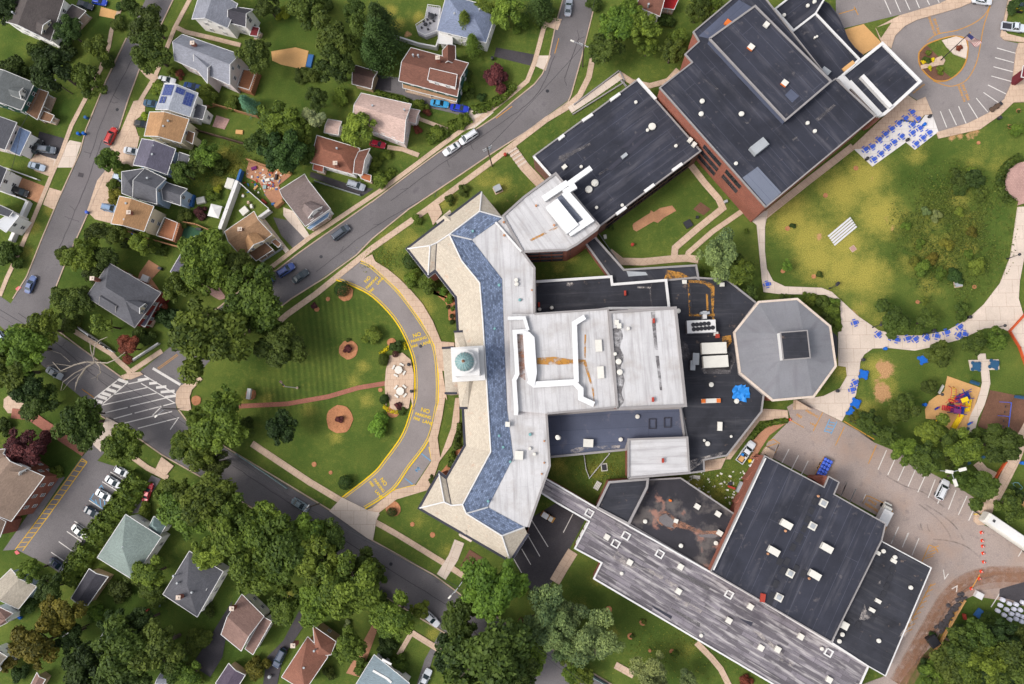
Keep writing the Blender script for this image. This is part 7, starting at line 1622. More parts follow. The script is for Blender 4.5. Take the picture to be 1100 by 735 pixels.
mb = MB(); hull(mb, [(-7.6, 1.15, .9, 3.3), (-7.2, 1.3, .8, 3.5), (7, 1.3, .8, 3.5), (7.3, 1.2, .8, 3.4)]); kid(t, 'trailer_box', mb, 'pale_box'); mb = MB(); mb.box(0, 0, 3.5, 3.56, 14, 2.0); mb.box(-6, 0, 3.56, 3.75, .5, .5, 0, 1); kid(t, 'roof_panel', mb, [M['trim_white'], M['dark_metal']]); wheels(t, (4.6, 5.8), 1.1, .5)
kid(t, 'drawbar', MB().box(-8.3, 0, .6, .75, 1.8, .2), 'dark_metal'); kid(t, 'jack', MB().cyl(-8.6, 0, 0, .8, .08), 'dark_metal')
t = local_thing('digger', 'small yellow digger in the brown corner at the top right', 'digger', 'a6 895,40', -.2, .8)
mb = MB(); mb.box(0, 0, .5, 1.3, 1.8, 1.1); mb.bar((.8, 0, 1.2), (1.9, 0, 2.2), .25, .3); mb.bar((1.9, 0, 2.2), (2.9, 0, 1.0), .2, .25); kid(t, 'arm_and_body', mb, 'bright_yellow'); kid(t, 'cab', MB().box(-.3, .1, 1.3, 2.2, .9, .9), 'windscreen'); kid(t, 'bucket', MB().box(3.0, 0, .6, 1.1, .4, .8), 'dark_metal')
for sy in (-1, 1): kid(t, 'track', MB().box(0, sy*.7, 0, .55, 2.1, .35), 'tyre')
t = local_thing('generator', 'white and orange site generator standing on the dark asphalt court', 'generator', 's8 345,138', -.55, 1)
kid(t, 'housing', MB().box(-.5, 0, .45, 1.6, 1.5, 1.2), 'trim_white'); kid(t, 'tank', MB().box(1.0, 0, .45, 1.3, .9, 1.1), 'pale_box'); kid(t, 'frame', MB().box(.2, 0, .25, .45, 3.4, 1.35), 'rust'); wheels(t, (-.4, .6), .75, .3)
t = local_thing('cart', 'dark brown handcart at the kerb of the turning circle stalls', 'cart', 'q8 812,328', .6, .5); kid(t, 'tray', MB().box(0, 0, .4, .8, 2.6, 1.0), 'dark_wood'); kid(t, 'handle', MB().box(1.6, 0, .7, .76, .7, .9), 'dark_metal'); wheels(t, (-.7, .7), .5, .28)

# ------------------------------------------------------------------ picnic tables and street furniture
mm('table_blue', C(66, 104, 214), .08, 1, .1, rough=.5)
mm('table_teal', C(46, 92, 128), .08, 1, .1, rough=.5)
mm('umbrella_blue', C(28, 108, 206), .08, 1, .12)
def table_proto(m):
    t = thing('picnic_table', 'prototype', 'picnic table', (0, 0, 0)); LABELS.discard('prototype')
    mb = MB()
    for i in (-1, 0, 1):
        for j in (-1, 0, 1): mb.box(i*.4, j*.4, .72, .77, .32, .32)
    for i in (-.2, .2): mb.box(i, 0, .71, .75, .06, 1.2); mb.box(0, i, .70, .74, 1.2, .06)
    kid(t, 'table_top', mb, m)
    for k in range(4):
        a = k*math.pi/2; mb = MB()
        for i in (-.24, .24): mb.box(.98*math.cos(a)-i*math.sin(a), .98*math.sin(a)+i*math.cos(a), .43, .47, .3, .42, a)
        mb.box(.98*math.cos(a), .98*math.sin(a), .41, .44, .1, .9, a); kid(t, 'seat', mb, m)
    mb = MB()
    for k in range(4):
        a = k*math.pi/2; mb.tube([(.15*math.cos(a), .15*math.sin(a), .7), (.3*math.cos(a), .3*math.sin(a), .12), (.98*math.cos(a), .98*math.sin(a), .06), (.98*math.cos(a), .98*math.sin(a), .42)], .035, 5)
    kid(t, 'frame', mb, m); return t
def round_table_proto(m):
    t = thing('picnic_table', 'prototype', 'picnic table', (0, 0, 0)); LABELS.discard('prototype')
    kid(t, 'table_top', MB().lathe(0, 0, [(.92, .7), (.94, .75), (0, .76)], 14), m)
    for k in range(4): a = k*math.pi/2+.4; kid(t, 'seat', MB().lathe(.98*math.cos(a), .98*math.sin(a), [(.4, .4), (.42, .45), (0, .46)], 10), m)
    mb = MB(); mb.cyl(0, 0, 0, .7, .08)
    for k in range(4): a = k*math.pi/2+.4; mb.tube([(0, 0, .15), (.98*math.cos(a), .98*math.sin(a), .15), (.98*math.cos(a), .98*math.sin(a), .4)], .04, 5)
    kid(t, 'frame', mb, m); return t
TB = {}
def table(pt, rz, label, m='table_blue', group='blue picnic tables around the promenade', sc_=.8):
    x, y = G(*pt, .6)
    if m not in TB: TB[m] = o = (table_proto if m == 'table_blue' else round_table_proto)(m); o.location = (x, y, .12); o.rotation_euler = (0, 0, rz); o.scale = (sc_,)*3
    else: o = dup(TB[m], (x, y, .12), rz, (sc_,)*3)
    return tag(o, label, 'picnic table', group)
ORD = ('first', 'second', 'third', 'fourth', 'fifth', 'sixth', 'seventh', 'eighth', 'ninth', 'tenth', 'eleventh', 'twelfth')
TL['t1'] = (920, 110, 9.8)
for row, s in (('in the tan row nearest the canopy', 't1 585,105 515,170 445,222 370,280 305,335 240,395 165,468 95,495'), ('in the white row along the field edge', 't1 645,175 590,235 475,360 395,420 325,475 258,540 182,600'), ('in the short outer terrace row', 't1 670,272 590,322'), ('on the outermost terrace edge', 't1 765,320 700,375 628,438')):
    for k, p in enumerate(X(s)): table(p, .66+.1*((k*7) % 3-1), 'blue picnic table, %s from the right %s' % (ORD[k], row))
for k, p in enumerate(X('c6 85,307 200,365 265,378 291,390 345,385 383,388 437,380 488,372 537,355 602,328 597,370 625,362')): table(p, .3+.35*((k*5) % 4), 'blue picnic table, %s from the left along the curved promenade' % ORD[k])
table(X('c5 203,117')[0], .2, 'lone blue picnic table on the narrow neck of the promenade by the octagon')
table(X('c6 85,603')[0], .5, 'blue picnic table, upper of two at the grass corner below the promenade'); table(X('c6 72,637')[0], .2, 'blue picnic table, lower of two at the grass corner below the promenade')
table(X('c6 682,522')[0], .3, 'dark teal picnic table on the left concrete pad', 'table_teal', 'teal picnic tables on the twin pads', 1.05); table(X('c6 770,513')[0], .1, 'dark teal picnic table on the right concrete pad', 'table_teal', 'teal picnic tables on the twin pads', 1.05)
for s, lb in (('c6 127,562', 'solid blue round picnic table at the grass edge just below the promenade corner'), ('c6 88,703', 'solid blue round picnic table further down the grass edge by the lot'), ('c6 420,488', 'solid blue round picnic table alone on the lawn left of the round dark shrub'), ('d6 68,108', 'solid blue round picnic table lowest down the grass edge by the lot')): table(X(s)[0], len(lb)*.3, lb, 'umbrella_blue', 'solid blue round picnic tables on the grass', 1.0)
def bin_(s, label, m, r=.38, h=1.0, cat='bin'):
    x, y = G(*X(s)[0], h); t = thing('litter_bin', label, cat, (x, y, .02)); kid(t, 'barrel', MB().lathe(0, 0, [(0, 0), (r*.85, 0), (r, h*.5), (r*.95, h)], 14), m); kid(t, 'lid', MB().lathe(0, 0, [(r*1.06, h), (r*1.06, h+.06), (r*.5, h+.16), (0, h+.18)], 14), m)
for s, m in (('c6 237,434', 'umbrella_blue'), ('c6 433,711', 'umbrella_blue'), ('c6 655,278', 'dark_metal'), ('c6 128,489', 'dark_metal'), ('c6 478,345', 'dark_metal'), ('q8 178,408', 'dark_metal'), ('q8 870,422', 'dark_metal'), ('a6 430,612', 'umbrella_blue'), ('t1 545,390', 'dark_metal'), ('t1 118,588', 'dark_metal'), ('c3 178,513', 'dark_metal'), ('c3 192,645', 'dark_metal'), ('a1 383,658', 'umbrella_blue'), ('a1 410,657', 'umbrella_blue'), ('a1 420,578', 'sheet_blue'), ('s4 850,438', 'table_blue'), ('b1 875,520', 'teal'), ('b1 655,508', 'table_blue'), ('b3 655,118', 'red_metal'), ('b4 365,563', 'red_metal'), ('r4 1090,75', 'umbrella_blue'), ('e2 410,700', 'grey_metal'), ('a3 592,285', 'dark_metal'), ('d6 1,0', 'dark_metal'), ('c6 2,112', 'dark_metal')):
    nm = {'umbrella_blue': 'blue', 'dark_metal': 'dark', 'sheet_blue': 'dull blue', 'table_blue': 'bright blue', 'teal': 'teal', 'red_metal': 'red', 'grey_metal': 'grey'}[m]
    bin_(s, autolabel('%s lidded bin' % nm, *X(s)[0]), m)
def bench(s, d, label, m='table_teal', L=2.2):
    x, y = G(*X(s)[0], .5); t = thing('bench', label, 'bench', (x, y, .05), -math.atan2(d[1], d[0])); mb = MB()
    for k in range(3): mb.box(0, -.2+k*.2, .42, .46, L, .16)
    kid(t, 'seat', mb, m); mb = MB(); mb.box(0, .36, .55, .72, L, .04); mb.box(0, .38, .76, .92, L, .04); kid(t, 'backrest', mb, m)
    for sx in (-1, 1): kid(t, 'leg', MB().box(sx*(L/2-.2), .05, 0, .42, .08, .5), 'dark_metal')
bench('r2 570,518', (80, 28), 'dark blue bench above the playground surface'); bench('r3 1050,70', (80, 12), 'dark blue bench at the top of the mulch swing area'); bench('r3 492,440', (20, -60), 'grey blue bench at the lower tip of the playground'); bench('r4 480,90', (60, -25), 'dark bench under the playground trees'); bench('r4 675,8', (60, -30), 'dark bench near the lower path bend'); bench('r2 210,585', (35, -60), 'pale bench at the left tip of the playground', 'pale_box')
def stone_table(s, label, rz):
    x, y = G(*X(s)[0], .6); t = thing('stone_table', label, 'table', (x, y, .12), rz, 'stone tables on the patio'); kid(t, 'table_top', MB().prism([(1*math.cos(a*math.pi/4+.39), 1*math.sin(a*math.pi/4+.39)) for a in range(8)], .7, .8), 'pale_box'); kid(t, 'pedestal', MB().cyl(0, 0, 0, .7, .3), 'concrete')
    for k in range(4):
        a = k*math.pi/2+.78; kid(t, 'seat', MB().box(1.5*math.cos(a), 1.5*math.sin(a), 0, .45, .45, 1.1, a), 'pale_box')
stone_table('c3 130,540', 'pale stone table with four seats on the upper half of the patio', .3); stone_table('c3 138,645', 'pale stone table with four seats on the lower half of the patio', .1)
def cone(s, label):
    x, y = G(*X(s)[0], .4); t = thing('traffic_cone', label, 'traffic cone', (x, y, .06), .4, 'orange cones across the lower lot'); kid(t, 'base', MB().box(0, 0, 0, .06, .62, .62), 'cone'); kid(t, 'body', MB().lathe(0, 0, [(.27, .06), (.05, .95), (0, .95)], 12), 'cone'); kid(t, 'band', MB().lathe(0, 0, [(.185, .5), (.125, .7)], 12), 'trim_white')
mm('cone', C(246, 66, 26), .03, 1, .03)
for k, s in enumerate(('A 1055,572.4', 'e6 716,28', 'e6 718,55', 'e6 720,90', 'e6 723,133', 'e6 711,180', 'e6 702,216', 'e6 662,265')): cone(s, 'orange traffic cone, %s from the top of the line in the lower lot' % ORD[k])
cone('q6 85,190', 'orange traffic cone by the tan steps under the octagon')
def pole(label, base, h, arms=(), m='bark', lamp=None, r=.16, name='utility_pole', cat='utility pole', can=False):
    x, y = G(*X(base)[0]); t = thing(name, label, cat, (x, y, 0)); kid(t, 'shaft', MB().lathe(0, 0, [(r, 0), (r*.7, h), (0, h)], 8), m)
    for z, L, a in arms:
        c, s = math.cos(a), math.sin(a); mb = MB(); mb.box(0, 0, z, z+.14, L, .14, a); kid(t, 'crossarm', mb, 'grey_metal')
        for k in (-.46, -.2, .2, .46): kid(t, 'insulator', MB().cyl(c*L*k, s*L*k, z+.14, z+.4, .07, n=6), 'pale_box')
    if lamp:
        L, a = lamp; c, s = math.cos(a), math.sin(a); kid(t, 'lamp_arm', MB().tube([(0, 0, h-1.4), (c*L*.5, s*L*.5, h-.9), (c*L, s*L, h-.9)], .06, 6), 'grey_metal'); kid(t, 'lamp_head', MB().box(c*L, s*L, h-1.0, h-.82, .9, .36, a), 'pale_box')
    if can: kid(t, 'transformer', MB().cyl(.45, .2, h-2.4, h-1.2, .34, n=12), 'grey_metal')
    return t
pole('grey utility pole with a transformer on the verge above the front wing', 'b3 592,178', 13.5, ((12.6, 2.4, .5), (11.6, 2.2, .5)), can=True)
pole('wooden utility pole with a white lamp arm beside the big oak', 'a4 118,330', 11.5, ((10.8, 2.4, -.5),), lamp=(3.0, 2.7))
pole('wooden pole with crossarms on the lawn by the green shutters', 'A 78,101', 11, ((10.2, 2.6, -.4), (9.3, 2.0, -.4)), lamp=(2.4, -.4))
pole('dark street pole at the striped junction with a short white lamp', 'q2 828,583', 8, (), 'dark_metal', (2.6, -2.4), .14)
pole('wooden pole with a white lamp above the grey car on the diagonal street', 'A 343,541', 9.5, ((8.9, 2.0, .9),), lamp=(2.2, -2.0))
pole('wooden pole with long white crossarms by the maroon mulch bed', 'A 499,620', 11, ((10.4, 3.0, .95), (9.3, 2.4, .95)), lamp=(3, -2.3))
pole('pale wooden pole rising from the dark lower left trees', 'e1 440,440', 9, ((8.4, 1.6, .6),))
for lb, s in (('black lamp post beside the field path bend near the octagon shrubs', 'A 891,310'), ('black lamp post on the right field path', 'A 1081.7,278.2'), ('black lamp post between the playground and the swings', 'A 1051,463'), ('black lamp post at the field side of the curved promenade', 'A 937,351.8'), ('black lamp post at the right end of the curved promenade', 'A 1066.5,352.5'), ('black lamp post at the middle of the curved promenade', 'A 992,359'), ('black lamp post on the lawn edge above the lower lot', 'A 914,452'), ('black lamp post left of the playground', 'A 1001,424.5')):
    t = pole(lb, s, 4.6, (), 'dark_metal', None, .09, 'lamp_post', 'lamp post'); kid(t, 'lamp_head', MB().lathe(0, 0, [(.12, 4.5), (.34, 4.7), (.3, 5.0), (.1, 5.15), (0, 5.15)], 10), 'dark_metal'); kid(t, 'globe', MB().lathe(0, 0, [(.2, 4.45), (.26, 4.62), (.2, 4.7)], 10), 'pale_box'); kid(t, 'base', MB().cyl(0, 0, 0, .5, .22, .16), 'dark_metal')
t = pole('tall floodlight mast with three white heads beside the lower lot', 'A 1003,504.5', 8.0, (), 'grey_metal', None, .14, 'floodlight', 'floodlight')
for a, L in ((.25, 2.4), (3.0, .5), (-1.3, 2.4)):
    c, s = math.cos(a), math.sin(a); kid(t, 'lamp_arm', MB().bar((0, 0, 7.8), (c*L, s*L, 7.8), .1, .1), 'grey_metal'); kid(t, 'lamp_head', MB().box(c*L, s*L, 7.7, 8.0, 1.6, .7, a), 'pale_box')
mm('flag_red', C(172, 70, 84), .05, 1, .05); mm('flag_blue', C(60, 64, 120), .05, 1, .05)
def flagpole(s, h, label, ang, fw, fh):
    x, y = G(*X(s)[0]); t = thing('flagpole', label, 'flagpole', (x, y, .1)); kid(t, 'shaft', MB().lathe(0, 0, [(.13, 0), (.07, h), (0, h)], 10), 'dark_metal' if h > 10 else 'trim_white'); kid(t, 'ball', MB().lathe(0, 0, [(0, h), (.14, h+.12), (0, h+.26)], 8), 'rust'); kid(t, 'base', MB().cyl(0, 0, 0, .3, .3), 'concrete')
    f = MB(); c, s_ = math.cos(ang), math.sin(ang); N = 13
    for i in range(10):
        for j in range(N):
            q = []
            for a, b in ((i, j), (i+1, j), (i+1, j+1), (i, j+1)):
                u = a/10*fw; w_ = .22*math.sin(a*.9+b*.25)*a/10; q.append((u*c-w_*s_+.1*c, u*s_+w_*c+.1*s_, h-.3-b/N*fh-a*.05))
            f.face(q, 2 if (i < 4 and j < 7) else (0 if j % 2 == 0 else 1))
    kid(t, 'flag', f, [M['flag_red'], M['pale_box'], M['flag_blue']])
flagpole('a6 505,300', 13, 'tall dark flagpole with a striped flag on the turning circle island', -.6, 3.4, 2.1)
flagpole('A 319.5,416.8', 9, 'white flagpole with a small flag on the ring lawn', 2.4, 1.8, 1.1)
# overhead lines
def cable(label, pts, sag, r=.05):
    mb = MB(); P_ = []
    for (s0, z0), (s1, z1) in zip(pts, pts[1:]):
        a, b = G(*X(s0)[0]), G(*X(s1)[0])
        for k in range(13):
            t_ = k/12; P_.append((a[0]+(b[0]-a[0])*t_, a[1]+(b[1]-a[1])*t_, z0+(z1-z0)*t_-4*sag*t_*(1-t_)))
    mb.tube(P_, r*.8, 5); tag(mb.build('power_line', M['dark_metal']), label, 'cable', 'overhead lines along the streets')
cable('pale overhead line following the diagonal street to the junction', [('A 0,322', 8.5), ('q2 828,583', 8), ('A 343,541', 9), ('A 499,620', 10.4), ('A 640,728', 10)], .6, .06)
cable('thin second overhead line along the diagonal street', [('A 0,326', 9.5), ('A 343,543', 9.3), ('A 499,622', 11), ('A 640,731', 11)], .5, .035)
cable('overhead line along the curving street', [('b3 592,178', 12.7), ('a4 118,330', 10.9), ('A 645,-10', 11)], .7, .05)
cable('overhead line sagging over the left front lawns', [('A 78,101', 10.2), ('A 50,150', 9.0), ('A 38,200', 9)], .3, .06)
# ------------------------------------------------------------------ school yard furniture
def local_box(t, name, px0, z0, z1, lx, ly, rz, m): pass
t = local_thing('bleacher', 'white aluminium bleacher with five bench rows on the yellow field', 'bleacher', 'b5 572,498', math.atan2(100, 120), .8)
for k in range(5): kid(t, 'bench_row', MB().box(0, -1.35+k*.62, .35+k*.22, .41+k*.22, 7.0, .42), 'trim_white')
for k in (-3, -1, 1, 3): mb = MB(); mb.bar((k, -1.5, .2), (k, 1.3, 1.2), .08, .1); mb.bar((k, 1.3, 0), (k, 1.3, 1.3), .08, .08); mb.bar((k, -1.4, 0), (k, -1.4, .4), .08, .08); kid(t, 'frame', mb, 'grey_metal')
t = local_thing('utility_cabinet', 'green grey electric cabinet on the lawn by the upper pole', 'cabinet', 'b3 618,288', .45, 1); kid(t, 'cabinet', MB().box(0, 0, .15, 1.5, 1.7, 1.4), 'copper_green'); kid(t, 'pad', MB().box(0, 0, 0, .15, 2.1, 1.9), 'concrete'); kid(t, 'lid', MB().box(0, 0, 1.5, 1.56, 1.8, 1.5), 'grey_metal')
t = local_thing('school_sign', 'white sign board in a mulch bed on the ring lawn', 'sign', 'c2 312,658', 1.45, 1.4); kid(t, 'board', MB().box(0, 0, .5, 1.8, 2.4, .35), 'trim_white'); kid(t, 'roof', MB().box(0, 0, 1.8, 1.95, 2.6, .9), 'trim_white')
for sx in (-1, 1): kid(t, 'post', MB().box(sx*1.0, 0, 0, .5, .25, .3), 'dark_metal')
t = local_thing('pallet_bench', 'white slatted bench in the garden court', 'bench', 'd4 192,468', 1.05, .5)
for k in range(4): kid(t, 'slat', MB().box(0, -.5+k*.33, .4, .45, 2.0, .26), 'pale_box')
kid(t, 'leg', MB().box(-.8, 0, 0, .4, .1, 1), 'grey_metal'); kid(t, 'leg', MB().box(.8, 0, 0, .4, .1, 1), 'grey_metal')
t = local_thing('ground_hatch', 'square iron hatch in the garden court lawn', 'hatch', 'd4 225,377', .1, 0); kid(t, 'rim', MB().box(0, 0, 0, .14, 1.5, 1.8), 'pale_box'); kid(t, 'cover', MB().box(0, 0, .14, .2, 1.1, 1.4), 'dark_metal')
t = local_thing('stone_slab', 'pale grey slab sign at the lower edge of the meadow mound', 'slab', 'c6 595,116', .15, .3); kid(t, 'slab', MB().box(0, 0, .1, .5, 1.6, 1.2), 'grey_metal'); kid(t, 'plinth', MB().box(0, 0, 0, .1, 1.9, 1.5), 'concrete')
t = local_thing('paving_slab', 'small pink square slab beside the bleacher', 'slab', 'b5 625,585', .6, 0); kid(t, 'slab', MB().box(0, 0, 0, .12, 1.2, 1.2), 'paver_pink'); kid(t, 'edge', MB().closed([(-.6, -.6), (.6, -.6), (.6, .6), (-.6, .6)], .1, .14, 0, 0), 'concrete')
t = local_thing('paving_wheel', 'spoked paving wheel set into the promenade', 'paving', 'c6 810,262', 0, 0); t['kind'] = 'structure'
mb = MB(); mb.lathe(0, 0, [(1.3, .19), (0, .19)], 24); kid(t, 'hub', mb, 'paver_pink')
for k in range(10): a = k*math.pi/5+.2; kid(t, 'spoke', MB().strip([(1.35*math.cos(a), 1.35*math.sin(a)), (4.3*math.cos(a), 4.3*math.sin(a))], .1, .185), 'concrete')
# playground
def tower(label, s, rz, slide, rails):
    t = local_thing('play_tower', label, 'play tower', s, rz, 1.5)
    for x in (-1.4, 0, 1.4):
        for y in (-.8, .8): kid(t, 'post', MB().cyl(x, y, 0, 2.9, .08, n=8), 'play_blue')
    kid(t, 'platform', MB().box(-.7, 0, 1.2, 1.3, 1.4, 1.6), 'play_purple'); kid(t, 'platform', MB().box(.7, 0, 1.5, 1.6, 1.4, 1.6), 'play_blue')
    for x, m in ((-.7, 'play_red'), (.7, 'play_blue')): mb = MB(); mb.bar((x-.7, .8, 2.3), (x+.7, .8, 2.3), .1, .5); mb.bar((x-.7, -.8, 2.3), (x+.7, -.8, 2.3), .1, .14); kid(t, 'guard', mb, m)
    a, L = slide; mb = MB(); c, q = math.cos(a), math.sin(a); x0, y0 = .9, -.6
    for k in range(6):
        z = lambda i: 1.55-1.35*(i/6)**1.1
        for off, w_, up in ((0, .95, 0), (-.5, .12, .22), (.5, .12, .22)):
            mb.bar((x0+c*L*k/6-q*off, y0+q*L*k/6+c*off, z(k)+up), (x0+c*L*(k+1)/6-q*off, y0+q*L*(k+1)/6+c*off, z(k+1)+up), w_, .1+up)
    kid(t, 'slide', mb, 'bright_yellow'); mb = MB()
    for k in range(5): mb.bar((-1.5-.3*k, -.6, 1.1-.22*k), (-1.5-.3*k, .6, 1.1-.22*k), .24, .06)
    kid(t, 'stair', mb, 'play_red'); kid(t, 'roof', MB().prism([(-1.5, -.9), (.1, -.9), (.1, .1), (-1.5, .1)], 2.85, 2.95), rails); mb = MB(); mb.bar((-1.5, .9, 2.6), (2.2, 1.2, 2.0), .12, .12); mb.bar((.2, -1.6, 2.2), (.2, 1.9, 2.2), .14, .14); mb.bar((-2.1, .2, 1.9), (-1.4, .2, 2.3), .1, 1.4); kid(t, 'climbing_bars', mb, 'play_red' if rails != 'bright_yellow' else 'play_blue'); return t
mm('play_blue', C(44, 56, 150), .05, 1, .08); mm('play_purple', C(120, 48, 110), .05, 1, .08); mm('play_red', C(214, 44, 66), .05, 1, .08)
tower('upper play tower with a yellow roof and short yellow slide', 'r3 450,68', .35, (-1.9, 3.0), 'bright_yellow')
tower('lower play tower with a purple roof and broad yellow slide', 'r3 385,205', -.2, (-1.75, 3.6), 'play_purple')
t = local_thing('climbing_ladder', 'yellow and red arched ladder on the playground', 'climbing frame', 'r3 325,40', 1.35, 1.2)
for sy in (-.5, .5): kid(t, 'rail', MB().tube([(-2, sy, 0), (-1.4, sy, 1.6), (0, sy, 2.0), (1.4, sy, 1.6), (2, sy, 0)], .06, 6), 'play_red')
for k in range(7): kid(t, 'rung', MB().bar((-1.5+k*.5, -.5, 2.0-.18*abs(k-3)), (-1.5+k*.5, .5, 2.0-.18*abs(k-3)), .1, .1), 'bright_yellow')
t = local_thing('swing_set', 'blue swing frame on the brown mulch', 'swing set', 'r3 935,275', math.atan2(28, 8)+.1, 2.2)
kid(t, 'top_bar', MB().bar((-3.2, 0, 2.6), (3.2, 0, 2.6), .12, .12), 'table_blue')
for x in (-3.2, 0, 3.2): kid(t, 'frame_leg', MB().tube([(x, 1.2, 0), (x, 0, 2.6), (x, -1.2, 0)], .06, 6), 'table_blue')
for x in (-2.3, -1, 1, 2.3): mb = MB(); mb.bar((x-.22, 0, 2.55), (x-.22, 0, .5), .03, .03); mb.bar((x+.22, 0, 2.55), (x+.22, 0, .5), .03, .03); mb.box(x, 0, .45, .5, .2, .5, math.pi/2); kid(t, 'swing', mb, 'dark_metal')
def springer(s, label, m): 
    t = local_thing('spring_rider', label, 'play rider', s, .6, .5); kid(t, 'spring', MB().cyl(0, 0, 0, .4, .14), 'dark_metal'); mb = MB(); hull(mb, [(-.6, .15, .4, .6), (-.2, .22, .38, .7), (.3, .2, .4, .75), (.6, .1, .6, 1.0)]); kid(t, 'rider', mb, m); kid(t, 'handle', MB().bar((.3, -.3, .95), (.3, .3, .95), .05, .05), 'play_red')
springer('r3 163,187', 'small blue spring rider on the playground', 'play_blue'); springer('r3 515,350', 'blue red and yellow rider by the playground path', 'umbrella_blue'); springer('r3 178,310', 'yellow rider by the trees at the playground edge', 'bright_yellow')
t = local_thing('merry_go_round', 'small round brown spinner on the playground', 'play spinner', 'r3 315,162', 0, .3); kid(t, 'disc', MB().cyl(0, 0, .1, .25, .85, n=18), 'dark_wood'); kid(t, 'hub', MB().cyl(0, 0, 0, .8, .08), 'rust')
t = local_thing('play_arch', 'teal climbing hoop on the grass at the right edge', 'climbing frame', 'r4 1025,320', .9, .8)
kid(t, 'hoop', MB().tube([(.95*math.cos(a*.349)*.7, .95*math.sin(a*.349), 1.0+.3*math.sin(a)) for a in range(19)], .07, 6), 'teal')
for a in (0, 1.6, 3.1, 4.7): kid(t, 'leg', MB().cyl(.66*math.cos(a), .95*math.sin(a), 0, 1.0, .05, n=6), 'grey_metal')
t = local_thing('play_slide', 'orange yellow slide half hidden at the right edge', 'slide', 'r4 1090,497', 1.2, .8); mb = MB(); mb.bar((-1.2, 0, .3), (1.2, 0, 1.6), 1.0, .1); mb.bar((-1.2, .5, .45), (1.2, .5, 1.75), .1, .3); mb.bar((-1.2, -.5, .45), (1.2, -.5, 1.75), .1, .3); kid(t, 'chute', mb, 'sand'); kid(t, 'ladder', MB().bar((1.3, 0, 1.6), (1.9, 0, 0), .7, .08), 'dark_metal')
t = local_thing('fallen_post', 'fallen yellow post on the concrete pad by the trailer', 'post', 'r4 600,622', .05, .1); kid(t, 'post', MB().tube([(-.9, 0, .22), (.9, 0, .22)], .11, 8), 'bright_yellow'); kid(t, 'cap', MB().tube([(.9, 0, .22), (1.0, 0, .22)], .13, 8), 'dark_metal')
# stacks and site stuff
t = local_thing('flatbed_trailer', 'flatbed trailer under the stack of blue bundles', 'trailer', 'd5 482,378', math.atan2(62, 34), .6); kid(t, 'bed', MB().box(0, 0, .55, .7, 4.6, 2.1), 'dark_wood'); wheels(t, (-.6, .4), 1.0, .35); kid(t, 'side_board', MB().box(0, 1.1, .7, 1.0, 4.6, .06), 'rust')
fx, fy, fa = t.location.x, t.location.y, t.rotation_euler.z
mm('wrap_blue', C(64, 104, 226), .15, 3, .2, rough=.35, stain=(4, .55, .65, C(190, 206, 244), .8))
def lump(name, m, sx, sy, sz, seed):
    rg = random.Random(seed); mb = MB(); n = 10; prof = [(.0, 0), (.8, 0), (1.0, .25), (1.02, .6), (.85, .92), (.45, 1.03), (0, 1.0)]; rr = [1+rg.uniform(-.08, .08) for _ in range(n)]
    def pt(r, z, i): a = 2*math.pi*i/n; k = rr[i % n]; cc_ = (abs(math.cos(a))**6+abs(math.sin(a))**6)**(-1/6); return (sx*r*k*math.cos(a)*cc_, sy*r*k*math.sin(a)*cc_, sz*z)
    for (r0, z0), (r1, z1) in zip(prof, prof[1:]):
        for i in range(n):
            q = [pt(r0, z0, i), pt(r0, z0, i+1), pt(r1, z1, i+1), pt(r1, z1, i)]; q = q[1:] if r0 == 0 else (q[:3] if r1 == 0 else q); mb.face(q)
    o = mb.build(name, M[m], None, local=True); return o
k = 0
for i in range(5):
    for j in range(3):
        o = lump('wrapped_bundle', 'wrap_blue', .42, .34, .75, k); u, v = -1.8+i*.9, -.68+j*.68; o.location = (fx+u*math.cos(fa)-v*math.sin(fa), fy+u*math.sin(fa)+v*math.cos(fa), .75); o.rotation_euler.z = fa+.1*math.sin(k)
        tag(o, 'blue wrapped bundle on the flatbed, %s from its lower end, %s column' % (ORD[i], ('right', 'middle', 'left')[j]), 'bundle', 'blue wrapped bundles on the flatbed'); k += 1
mm('bag_white', C(228, 228, 240), .06, 2, .1)
rows_ = ('r5 855,490 930,535 1010,545 1090,520', 'r5 825,555 900,605 985,600 1060,610', 'r5 795,620 870,670 955,655 1030,665 1090,690', 'r5 935,720 1010,715 1075,745')
for ri, s in enumerate(rows_):
    for j, p in enumerate(X(s)):
        x, y = G(*p, .8); o = lump('bulk_bag', 'bag_white', .48, .48, .95, k); k += 1; o.location = (x, y, .08); o.rotation_euler.z = -.5+.1*math.sin(k)
        tag(o, 'big white bulk bag, %s from the left in the %s row of the stack' % (ORD[j], ORD[ri]), 'bulk bag', 'white bulk bags by the lower right trees')
def crate(s, label, m, lx, ly, h, rz=0.0, name='crate', cat='crate'):
    t = local_thing(name, label, cat, s, rz, h); t.location.z = .06; mb = MB()
    mb.box(0, 0, 0, .08, lx, ly)
    for sx, sy, a, b in ((0, 1, lx, .08), (0, -1, lx, .08), (1, 0, .08, ly-.16), (-1, 0, .08, ly-.16)): mb.box(sx*(lx/2-.04), sy*(ly/2-.04), .08, h, a, b)
    kid(t, 'sides', mb, m); mb = MB(); mb.box(0, 0, h, h+.05, lx*.92, ly*.92); kid(t, 'cover', mb, m); return t
